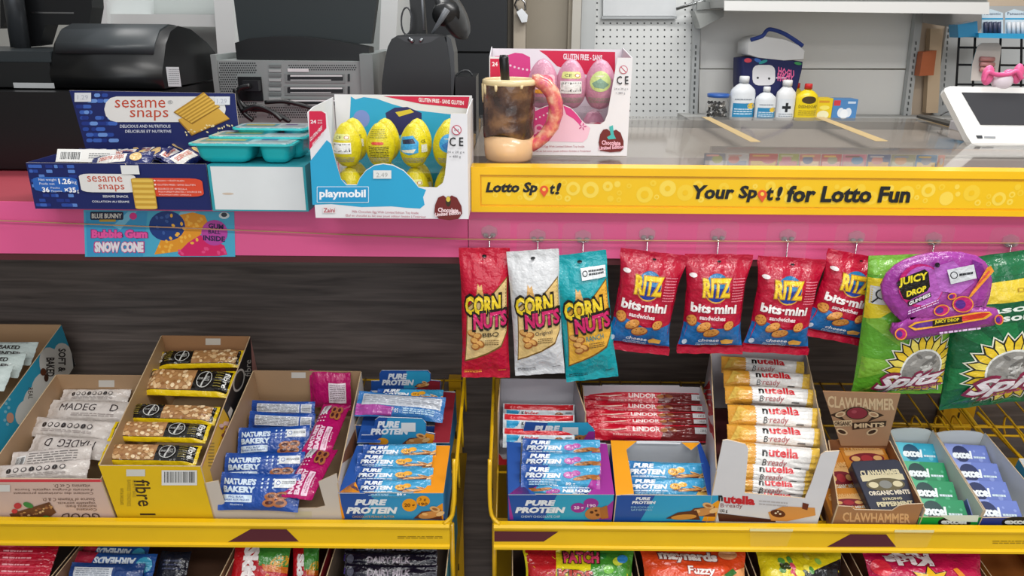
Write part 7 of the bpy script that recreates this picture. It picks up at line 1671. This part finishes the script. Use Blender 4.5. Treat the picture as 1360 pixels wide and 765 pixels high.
nt_it = [('G', [(0.27, 0.0), (0.285, 0.06), (0.27, 0.12), (0.285, 0.18), (0.27, 0.24), (0.285, 0.3), (0.27, 0.36), (0.285, 0.42), (0.27, 0.48), (0.285, 0.54), (0.27, 0.6), (0.285, 0.66), (0.27, 0.72), (0.285, 0.78), (0.27, 0.84), (0.285, 0.92), (0.27, 1.0), (0.88, 1.0), (0.97, 0.5), (0.9, 0.0)], '#e9e7e3'), ('N',),
         ('G', [(0.02, 0.8), (0.1, 0.1), (0.2, 0.3), (0.12, 0.7)], '#edc45a'), ('E', 0.16, 0.55, 0.06, 0.25, '#e7b04a', 20), ('G', [(0.9, 0.0), (1.0, 0.0), (1.0, 1.0), (0.86, 1.0)], '#e8c050'), ('N',),
         ('T', 'n', 0.345, 0.2, 0.405, 0.46, '#161618', {'b': 0.04}), ('T', 'utella', 0.415, 0.08, 0.74, 0.46, '#cf202c', {'b': 0.03}), ('T', 'B', 0.35, 0.58, 0.395, 0.86, '#2a2a2c', {'b': 0.0, 's': 0.2}), ('T', '·ready', 0.4, 0.55, 0.62, 0.92, '#b5555a', {'s': 0.2}), ('R', 0.7, 0.84, 0.78, 0.88, '#3a3a3c')]
nu_ = mk('biscuit_roll', 0.13, 0.036, 0.028, GOLD, nt_it, seed=78, seal=0.03, wr=0.0012, ramp=0.12, pinch=0.0, bulge=0.42, nv=14)
g = 'biscuit rolls in the tall white box'
rows = [((958, 484), (1068, 492)), ((961, 503), (1077, 509)), ((963, 524), (1084, 530)), ((967, 552), (1090, 557)), ((966, 577), (1093, 583)), ((968, 601), (1088, 612)), ((966, 623), (1080, 630)), ((966, 640), (1078, 648)), ((966, 655), (1074, 660))]
labs = ['topmost biscuit roll at the very back of the tall box', 'biscuit roll second from the back', 'biscuit roll third from the back', 'fully showing biscuit roll, fourth from the back', 'biscuit roll fifth from the back', 'biscuit roll between the two front tabs, uppermost', 'biscuit roll between the two front tabs, second', 'biscuit roll between the two front tabs, third', 'lowest biscuit roll, just above the front lip']
for k, (l, r) in enumerate(rows):
    n = [0.122, .122, .12, .12, .113, .105, .085, .066, .05][k]
    bar(nu_, labs[k], 'biscuit roll', g, l, r, n, 38 if k < 5 else 55, [.032, .033, .033, .038, .034, .038, .03, .028, .026][k])

# 13 ---- kraft box of mint tins
b = TBox('mint_tin_box', 'brown kraft box of mint tins with ornate raised lid', 'display box', (1112, 672), (1227, 669), (1182, 585), (1100, 585), 0.0)
it = [('T', 'CLAWHAMMER', 1119, 680, 1209, 693, '#d8ab7a', {'b': 0.03, 'sl': 2})]
KR = '#a47650'
b.front(KR, '#8a5c3c', it, cut=[(1112, 672), (1130, 673), (1135, 677), (1185, 678), (1194, 672), (1204, 670), (1227, 669)]); b.side(False, KR, '#8a5c3c'); b.side(True, KR, '#8a5c3c'); b.back('#8a5c3c'); b.base('#7a4c30')
ss = b.s0 + b.L + 0.004; Hf = Frame(S(0, ss, 0), (1, 0, 0), (ND - SD * 0.15).normalized())
q = [(1117, 592), (1093, 519.5), (1196, 523), (1178, 592)]
pp = [Hf.px(x, y) for x, y in q]
mb = MB(CARD); mb.extrude(pp, lambda p, w_: Hf.p(p[0], p[1], w_), -0.0014, 0, KR, '#b08a6a')
CR_ = '#dcc29c'; DK = '#3c2a20'
it = [('T', 'CLAWHAMMER', 1099, 525, 1188, 540.5, CR_, {'b': 0.03, 'sl': 4, 'bend': -1.5})]
for sg in (-1, 1):
    it += [('G', [(1138 + sg * 12, 542), (1138 + sg * 36, 551), (1138 + sg * 14, 560), (1138 + sg * 22, 551)], DK), ('N',), ('E', 1138 + sg * 22, 550, 7, 3.5, CR_, sg * 15), ('N',), ('E', 1138 + sg * 22, 550, 4.5, 2, '#b08a6a', sg * 15), ('E', 1138 + sg * 20, 573, 8, 4, CR_, -sg * 20), ('N',), ('E', 1138 + sg * 20, 573, 5.5, 2.3, DK, -sg * 20)]
it += [('N',), ('E', 1138, 548, 15, 8.5, DK), ('N',), ('E', 1138, 548, 13.5, 7.3, '#8a2c3c'), ('N',), ('E', 1134, 546, 3.5, 2.2, '#a84a58'), ('G', [(1106, 558), (1131, 557), (1132, 565), (1108, 566)], CR_), ('G', [(1131, 561), (1177, 558), (1176, 565), (1132, 570)], DK), ('N',), ('T', 'ORGANIC', 1108, 558.5, 1130, 564.5, DK, {'b': 0.03}), ('T', 'MINTS', 1134, 561.5, 1174, 567.5, CR_, {'b': 0.04, 'sl': -1.5})]
draw(mb, it, lambda x, y: Hf.px(x, y), lambda u, v, w_: Hf.p(u, v, w_)); mb.build('lid_card', b.t)
def tin(W, H, T, body, items, metal):
    mb = MB(metal); o = rrect2(-W / 2, -H / 2, W / 2, H / 2, 0.006, 4)
    mb.extrude(o, lambda p, z: V((p[0], p[1], z)), -T, -0.004, body); o2 = rrect2(-W / 2 - 0.0008, -H / 2 - 0.0008, W / 2 + 0.0008, H / 2 + 0.0008, 0.0068, 4)
    n = len(o2); b0 = len(mb.v); mb.sm = True
    for s_, z in ((1, -0.0045), (1, -0.001), (0.975, 0)): mb.v.extend([(p[0] * s_, p[1] * s_, z) for p in o2])
    for j in range(2):
        for i in range(n): mb.face([b0 + j * n + i, b0 + j * n + (i + 1) % n, b0 + (j + 1) * n + (i + 1) % n, b0 + (j + 1) * n + i], body)
    mb.sm = False; mb.face([b0 + 2 * n + i for i in range(n)], body)
    draw(mb, items, lambda x, y: ((x - 0.5) * W, (0.5 - y) * H), lambda u, v, w_: V((u, v, w_)))
    return (mb.build('mint_tin'), W, H)
def tinit(c1, c2, dk):
    return [('R', 0.06, 0.3, 0.94, 0.42, c2), ('N',), ('T', 'CLAWHAMMER', 0.08, 0.2, 0.92, 0.33, c2, {'b': 0.05}), ('E', 0.5, 0.5, 0.4, 0.13, dk), ('N',), ('E', 0.5, 0.5, 0.13, 0.08, c1), ('E', 0.25, 0.5, 0.1, 0.06, c2), ('E', 0.75, 0.5, 0.1, 0.06, c2), ('N',), ('T', 'ORGANIC MINTS', 0.08, 0.62, 0.92, 0.71, '#e6dcc8', {'b': 0.04}), ('T', 'STRONG', 0.3, 0.76, 0.7, 0.81, c2, {'b': 0.03}), ('T', 'PEPPERMINT', 0.15, 0.84, 0.88, 0.93, c2, {'b': 0.05})]
TIN = mat('tin_print', 0.28, 0.5, metal=0.35)
tO = tin(0.058, 0.085, 0.018, '#c9822e', tinit('#a8343c', '#e0b070', '#7a2430'), TIN); tD = tin(0.062, 0.09, 0.02, '#3a3c4a', tinit('#8a8a84', '#d8cda8', '#6b6248'), TIN)
g = 'mint tins in the kraft box'
for me, l, r, n, ph, H, lab in [(tO, (1096, 636), (1138, 634), .036, 14, .10, 'orange mint tin at the left rear, partly behind the white roll box'), (tO, (1122, 610), (1180, 608), .046, 12, .085, 'orange mint tin at the back of the kraft box'), (tO, (1100, 668), (1154, 667), .040, 10, .055, 'orange mint tin at the front left of the kraft box'), (tD, (1144, 645), (1208, 642), .062, 16, .088, 'dark grey mint tin tilted at the front right of the kraft box')]:
    bar(me, lab, 'mint tin', g, l, r, n, ph, H)

# 14 ---- chewing gum boxes
def gumbox(label, F4, col, packs, fcol, glabel, group):
    b = TBox('gum_box', label, 'display box', *F4, s0=0.0, h=0.058)
    b.front(col, '#d6dbd9', [('E', (F4[0][0] + F4[1][0]) / 2 + 4, 694, 22, 8, '#15181a'), ('N',), ('T', 'excel', (F4[0][0] + F4[1][0]) / 2 - 14, 689, (F4[0][0] + F4[1][0]) / 2 + 20, 696, '#e6ecea', {'b': 0.05})] + ([('G', [(1248, 684), (1300, 684), (1298, 693), (1262, 692)], '#d8e3d6')] if col == '#169c3a' else []), hh=None, cut=[(F4[0][0] - 3, 687 if col == '#169c3a' else 688), (F4[1][0] + 2, 687)])
    b.side(True, '#d3d7d6', '#cfd3d2'); b.side(False, '#e3e6e5', '#cfd3d2')
    tp = lambda W, h: [(W - 0.002, h - 0.006)] + [(W * (0.5 + 0.49 * math.cos(math.radians(a))), h - 0.006 + 0.010 * math.sin(math.radians(a))) for a in range(10, 171, 20)] + [(0.002, h - 0.006)]
    b.back('#d3d8d7', top=tp); b.base('#c9cccb')
    for (me, l, r, H), lab in zip(packs, glabel): bar(me, lab, 'gum pack', group, l, r, 0.032, 22, H * 1.22)
def gum(col, lt, dk):
    W, H, T = 0.075, 0.036, 0.011
    mb = MB(mat('gum_wrap', 0.3, 0.5)); mb.rbox((-W / 2, -H / 2, -T), (W / 2, H / 2, 0), 0.001, col)
    it = [('G', [(0, 0), (0.45, 0), (0.2, 1), (0, 1)], lt), ('E', 0.78, 0.7, 0.05, 0.1, lt), ('E', 0.9, 0.4, 0.03, 0.06, lt), ('E', 0.68, 0.3, 0.025, 0.05, lt), ('N',), ('E', 0.34, 0.45, 0.2, 0.38, dk), ('N',), ('T', 'excel', 0.12, 0.3, 0.6, 0.68, '#e8eef0', {'b': 0.06, 's': 0.1})] + lines(0.62, 0.55, 0.9, 0.7, 1, '#cfe0e6', 2, 0.6)
    draw(mb, it, lambda x, y: ((x - 0.5) * W, (0.5 - y) * H), lambda u, v, w_: V((u, v, w_)))
    return (mb.build('gum_pack'), W, H)
gT = gum('#2f9fbc', '#5abcd0', '#1a4a66'); gG = gum('#1c8a58', '#4aa87c', '#0f3a3a'); gV = gum('#6a7cc0', '#8a9ad4', '#26305a')
gumbox('white box of green and teal gum packs with green front', ((1224, 687), (1303, 687), (1240, 572), (1180, 570)), '#169c3a',
       [(gT, (1192, 601), (1247, 604), .033), (gG, (1199, 627), (1258, 630), .034), (gG, (1209, 653), (1270, 656), .034), (gG, (1218, 678), (1284, 681), .034)], 0,
       ['teal gum pack at the back of the green-fronted box', 'green gum pack directly before the teal one', 'green gum pack second from the front', 'green gum pack nearest the green front'], 'gum packs in the green-fronted box')
gumbox('white box of blue violet gum packs with dark blue front', ((1304, 687), (1392, 687), (1310, 576), (1241, 573)), '#2c3a86',
       [(gV, (1258, 603), (1313, 606), .033), (gV, (1267, 628), (1329, 631), .034), (gV, (1277, 653), (1341, 656), .034), (gV, (1289, 679), (1356, 682), .034)], 0,
       ['violet gum pack at the back of the blue-fronted box', 'violet gum pack second from the back', 'violet gum pack second from the blue front', 'violet gum pack nearest the blue front'], 'gum packs in the blue-fronted box')
b = TBox('gum_box', 'blue and white gum box just inside the right edge', 'display box', (1392, 690), (1470, 690), (1420, 610), (1353, 610), 0.0, h=0.055)
b.front('#2f6fb0', '#d3d6d8'); b.side(False, '#2f8fb8', '#dfe3e4'); b.side(True, '#d3d6d8', '#d3d6d8'); b.back('#d8dcde'); b.base('#c9cccb')

# ------------------------------------------------------------------ the tier below
S_up = S0.copy(); S0 = S_up - V((0, 0, 0.19))
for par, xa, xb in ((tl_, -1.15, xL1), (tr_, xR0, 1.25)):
    fz = Frame(S(0, 0, -0.004), (1, 0, 0), SD); pth('lower_tray_board', par, YELLOWM, lambda mb: mb.box((xa, -0.012, -0.003), (xb, REAR, 0), '#8f6d10', fz.M()))  # enamel yellow darkened, shade of the lower tier put into the colour
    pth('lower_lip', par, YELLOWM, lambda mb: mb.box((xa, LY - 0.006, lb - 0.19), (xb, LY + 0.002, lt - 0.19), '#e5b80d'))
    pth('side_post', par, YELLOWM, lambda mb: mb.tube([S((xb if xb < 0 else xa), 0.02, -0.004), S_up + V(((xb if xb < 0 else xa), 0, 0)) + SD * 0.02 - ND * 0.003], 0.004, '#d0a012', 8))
def lowtier(label, xl, xr, col, cin, fin=None, h=0.115, back=0.20):
    xl2 = xl + (680 - xl) * 0.10; xr2 = xr + (680 - xr) * 0.10
    S_ = TBox('candy_box', label, 'display box', (xl, 772), (xr, 772), (xr2, 690), (xl2, 690), 0.0, h=h)
    S_.L = back; S_.front(col, cin, hh=h - 0.02); S_.side(True, col, cin); S_.side(False, col, cin); S_.back(cin); S_.base(cin); return S_
bx0 = lowtier('dark box of flat red candy packs at the lower left corner', -60, 70, '#3a2a28', '#4a3a36')
bx1 = lowtier('kraft box of blue and red candy packs under the left tray', 74, 292, '#8f6a50', '#7a5a48')
bx2 = lowtier('box of red candy packs under the figure print of left tray', 298, 424, '#a01c24', '#6a4038')
bx3 = lowtier('box of purple milk chocolate bars under the left tray', 432, 592, '#3f8fa4', '#7a6a5c')
bx4 = lowtier('dark box holding the yellow and green gummy bag', 680, 842, '#3a2a24', '#4a382e')
bx5 = lowtier('dark box holding the orange peach candy bag', 850, 1000, '#4a3028', '#5a4034')
bx6 = lowtier('dark brown box holding yellow and black sour candy', 1008, 1140, '#4a2f26', '#6a483a')
bx7 = lowtier('brown box holding the crimson candy bag', 1152, 1322, '#6a4330', '#8a5c40')
bx8 = lowtier('orange brown box at the right end of the lower tier', 1328, 1470, '#b5702c', '#a5622a')
rd = mk('candy_pack', 0.10, 0.03, 0.008, '#b0142e', [('R', 0.1, 0.2, 0.85, 0.3, '#d8485c')] + lines(0.3, 0.5, 0.7, 0.62, 1, '#e8a0a8', 2, 0.8), seed=81, seal=0.02)
g = 'flat red candy packs at the lower left'
for k in range(5):
    bar(rd, ['flat red candy pack, highest of the lower-left stack', 'flat red candy pack, second of the lower-left stack', 'flat red candy pack, middle of the lower-left stack', 'flat red candy pack, fourth of the lower-left stack', 'flat red candy pack, lowest of the lower-left stack'][k], 'candy pack', g, (-22, 731 + 9 * k), (76 - 3 * k, 733 + 9 * k), 0.13 - 0.004 * k, 25, 0.026)
ah = mk('candy_pack', 0.10, 0.036, 0.012, '#1f4f96', [('G', [(0, 0), (0.3, 0), (0.22, 1), (0, 1)], '#a8243c'), ('N',), ('T', 'AIRHEADS', 0.28, 0.2, 0.78, 0.55, '#d3dde8', {'b': 0.05, 'rot': 180}), ('T', 'XTREMES', 0.45, 0.62, 0.75, 0.82, '#d3dde8', {'b': 0.04, 'rot': 180}), ('E', 0.88, 0.5, 0.09, 0.35, '#3fa0c4')], seed=82)
ahb = mk('candy_pack', 0.10, 0.036, 0.012, '#1f3f7a', [('R', 0.06, 0.2, 0.6, 0.85, '#c9ced6'), ('N',)] + lines(0.1, 0.26, 0.56, 0.8, 6, '#7a8290', 2, 0.4), seed=83)
g = 'blue and red candy packs in the kraft box'
for me, l, r, n, lab in [(ah, (104, 735), (196, 739), .10, 'blue and red candy pack with upside-down white lettering, rear one'), (ah, (96, 747), (206, 751), .10, 'blue and red candy pack with upside-down lettering, front one'), (ahb, (92, 762), (190, 764), .10, 'dark blue candy pack with white text panel')]:
    bar(me, lab, 'candy pack', g, l, r, n, 35, .036)
dk = mk('candy_pack', 0.05, 0.06, 0.014, '#1c1f2c', lines(0.2, 0.3, 0.8, 0.7, 3, '#4a4f6a', 2, 0.4), seed=84)
bar(dk, 'near-black candy pack beside the blue and red packs', 'candy pack', g, (210, 752), (250, 753), .085, 30, .05)
sk = mk('candy_bag', 0.085, 0.12, 0.02, '#b8141e', [('G', [(0.42, 0.05), (1, 0.05), (1, 0.42), (0.5, 0.4)], '#3f8a34'), ('E', 0.85, 0.36, 0.18, 0.08, '#e0a01c', -30), ('G', [(0.55, 0.38), (1, 0.42), (1, 0.5), (0.6, 0.47)], '#d9701c'), ('N',), ('T', 'Skittles', 0.2, 0.14, 0.48, 0.95, '#efe6e4', {'rot': 90, 'b': 0.07}), ('T', 'original', 0.62, 0.5, 0.72, 0.8, '#e0a01c', {'rot': 90})], seed=85, axis='y', nu=16, nv=18)
g = 'red candy bags in the red box'
bar(sk, 'red fruit candy bag with rotated white lettering', 'candy bag', g, (306, 762), (384, 762), .10, 35, .12)
bar(sk, 'red fruit candy bag to the right, partly turned away', 'candy bag', g, (388, 766), (424, 764), .085, 45, .10)
dm = mk('milk_chocolate_bar', 0.125, 0.036, 0.012, '#3a1d78', [('R', 0, 0.0, 1, 0.72, '#161224'), ('N',), ('T', 'DAIRY MILK', 0.25, 0.22, 0.72, 0.52, '#9a8f9a', {'b': 0.04}), ('E', 0.06, 0.35, 0.04, 0.2, '#5a5a6a'), ('R', 0.16, 0.78, 0.4, 0.86, '#9a7ab0')], seed=86, seal=0.03)
g = 'purple milk chocolate bars in the lower box'
for k, y in enumerate((731, 748, 765)):
    bar(dm, ['purple and black chocolate bar just under the yellow lip', 'purple and black chocolate bar with grey lettering, middle one', 'purple and black chocolate bar cut by the frame bottom'][k], 'chocolate bar', g, (458, y - 1), (580, y + 1), .10, 35, .036)
def gbag(label, l, r, base, items, seed, H=.13, n=.10):
    me = mk('gummy_bag', 0.15, H, 0.04, base, items, seed=seed, axis='y', nu=20, nv=20, wr=0.003, pinch=0.06); bar(me, label, 'candy bag', 'candy bags in the lower tier', (l[0], l[1] + 24), (r[0], r[1] + 24), n, 38, H)
rnd = random.Random(12); it = [('G', [(0.02, 0), (0.3, 0), (0.26, 0.5), (0.02, 0.6)], '#b01c24'), ('G', [(0.62, 0.0), (1, 0.0), (1, 1), (0.55, 1)], '#3f8a2c'), ('N',)]
for k in range(9): it += [('E', 0.66 + 0.3 * rnd.random(), 0.08 + 0.5 * rnd.random(), 0.05, 0.05, rnd.choice(['#2f7fc0', '#6fb83a', '#2a7a34', '#c8d23a'])), ('N',)]
it += OT('PATCH', 0.36, 0.04, 0.68, 0.18, '#d8446a', '#3a2418', 0.012, {'b': 0.05}) + OT('KIDS', 0.3, 0.25, 0.62, 0.38, '#b03a2c', '#2a2010', 0.01, {'b': 0.05, 'sl': 0.02})
gbag('yellow and green crinkled gummy bag with a red left end', (694, 760), (844, 762), '#d8c81e', it, 90)
rnd = random.Random(13); it = OT('maynards', 0.16, 0.02, 0.72, 0.16, '#efe9e4', '#7a3a3a', 0.01, {'b': 0.05, 'sl': 0.02}) + OT('Fuzzy', 0.42, 0.2, 0.68, 0.32, '#efe9e4', '#a02c1c', 0.008, {'b': 0.03, 'sl': 0.01})
it += [('N',), ('G', [(0.55, 0.5), (0.75, 0.3), (1, 0.2), (1, 1), (0.5, 1)], '#e8a06a'), ('N',)]
for k in range(16): it += [('E', rnd.uniform(0.6, 0.97), rnd.uniform(0.32, 0.8), 0.05, 0.04, rnd.choice(['#f0c09a', '#e88a5a', '#f4d3b4']), rnd.uniform(0, 90)), ('N',)]
it += [('G', [(0.76, 0.3), (0.86, 0.22), (0.9, 0.27), (0.82, 0.33)], '#2f6a2c'), ('E', 0.82, 0.06, 0.09, 0.06, '#d89a6a')]
gbag('orange peach gummy bag with white curved lettering', (852, 760), (994, 764), '#d8461c', it, 91)
rnd = random.Random(14); it = [('G', [(0.5, 0.3), (1, 0.1), (1, 1), (0.3, 1), (0.4, 0.6)], '#15161a'), ('N',)]
for k in range(22): it += [('E', rnd.uniform(0.2, 0.75), rnd.uniform(0.05, 0.4), 0.04, 0.035, rnd.choice(['#4f8a3a', '#2c3a1c', '#8fb84a', '#c8405a', '#e8d84a']), rnd.uniform(0, 90))] + ([('N',)] if k % 4 == 3 else [])
gbag('yellow and black sour candy bag with green swirls', (1008, 760), (1122, 764), '#d8c41c', it, 92)
it = OT('Kids', 0.16, 0.02, 0.56, 0.17, '#efe6e8', '#8a1430', 0.01, {'b': 0.06, 'rot': 180}) + [('G', star2(0.5, 0.34, 0.2, 0.11, 7, 10, 0.9), '#3a1a1c'), ('N',), ('G', star2(0.5, 0.34, 0.185, 0.095, 7, 10, 0.9), '#e0b01c'), ('N',), ('E', 0.38, 0.42, 0.03, 0.03, '#f0c8d0'), ('E', 0.6, 0.42, 0.03, 0.03, '#f0c8d0'), ('E', 0.1, 0.2, 0.08, 0.1, '#d8283c'), ('G', [(0.7, 0.2), (0.75, 0.18), (1, 0.6), (0.95, 0.65)], '#e08a2c')]
gbag('crimson candy bag with a yellow pointed star shape', (1152, 764), (1312, 768), '#b81446', it, 93)
S0 = S_up
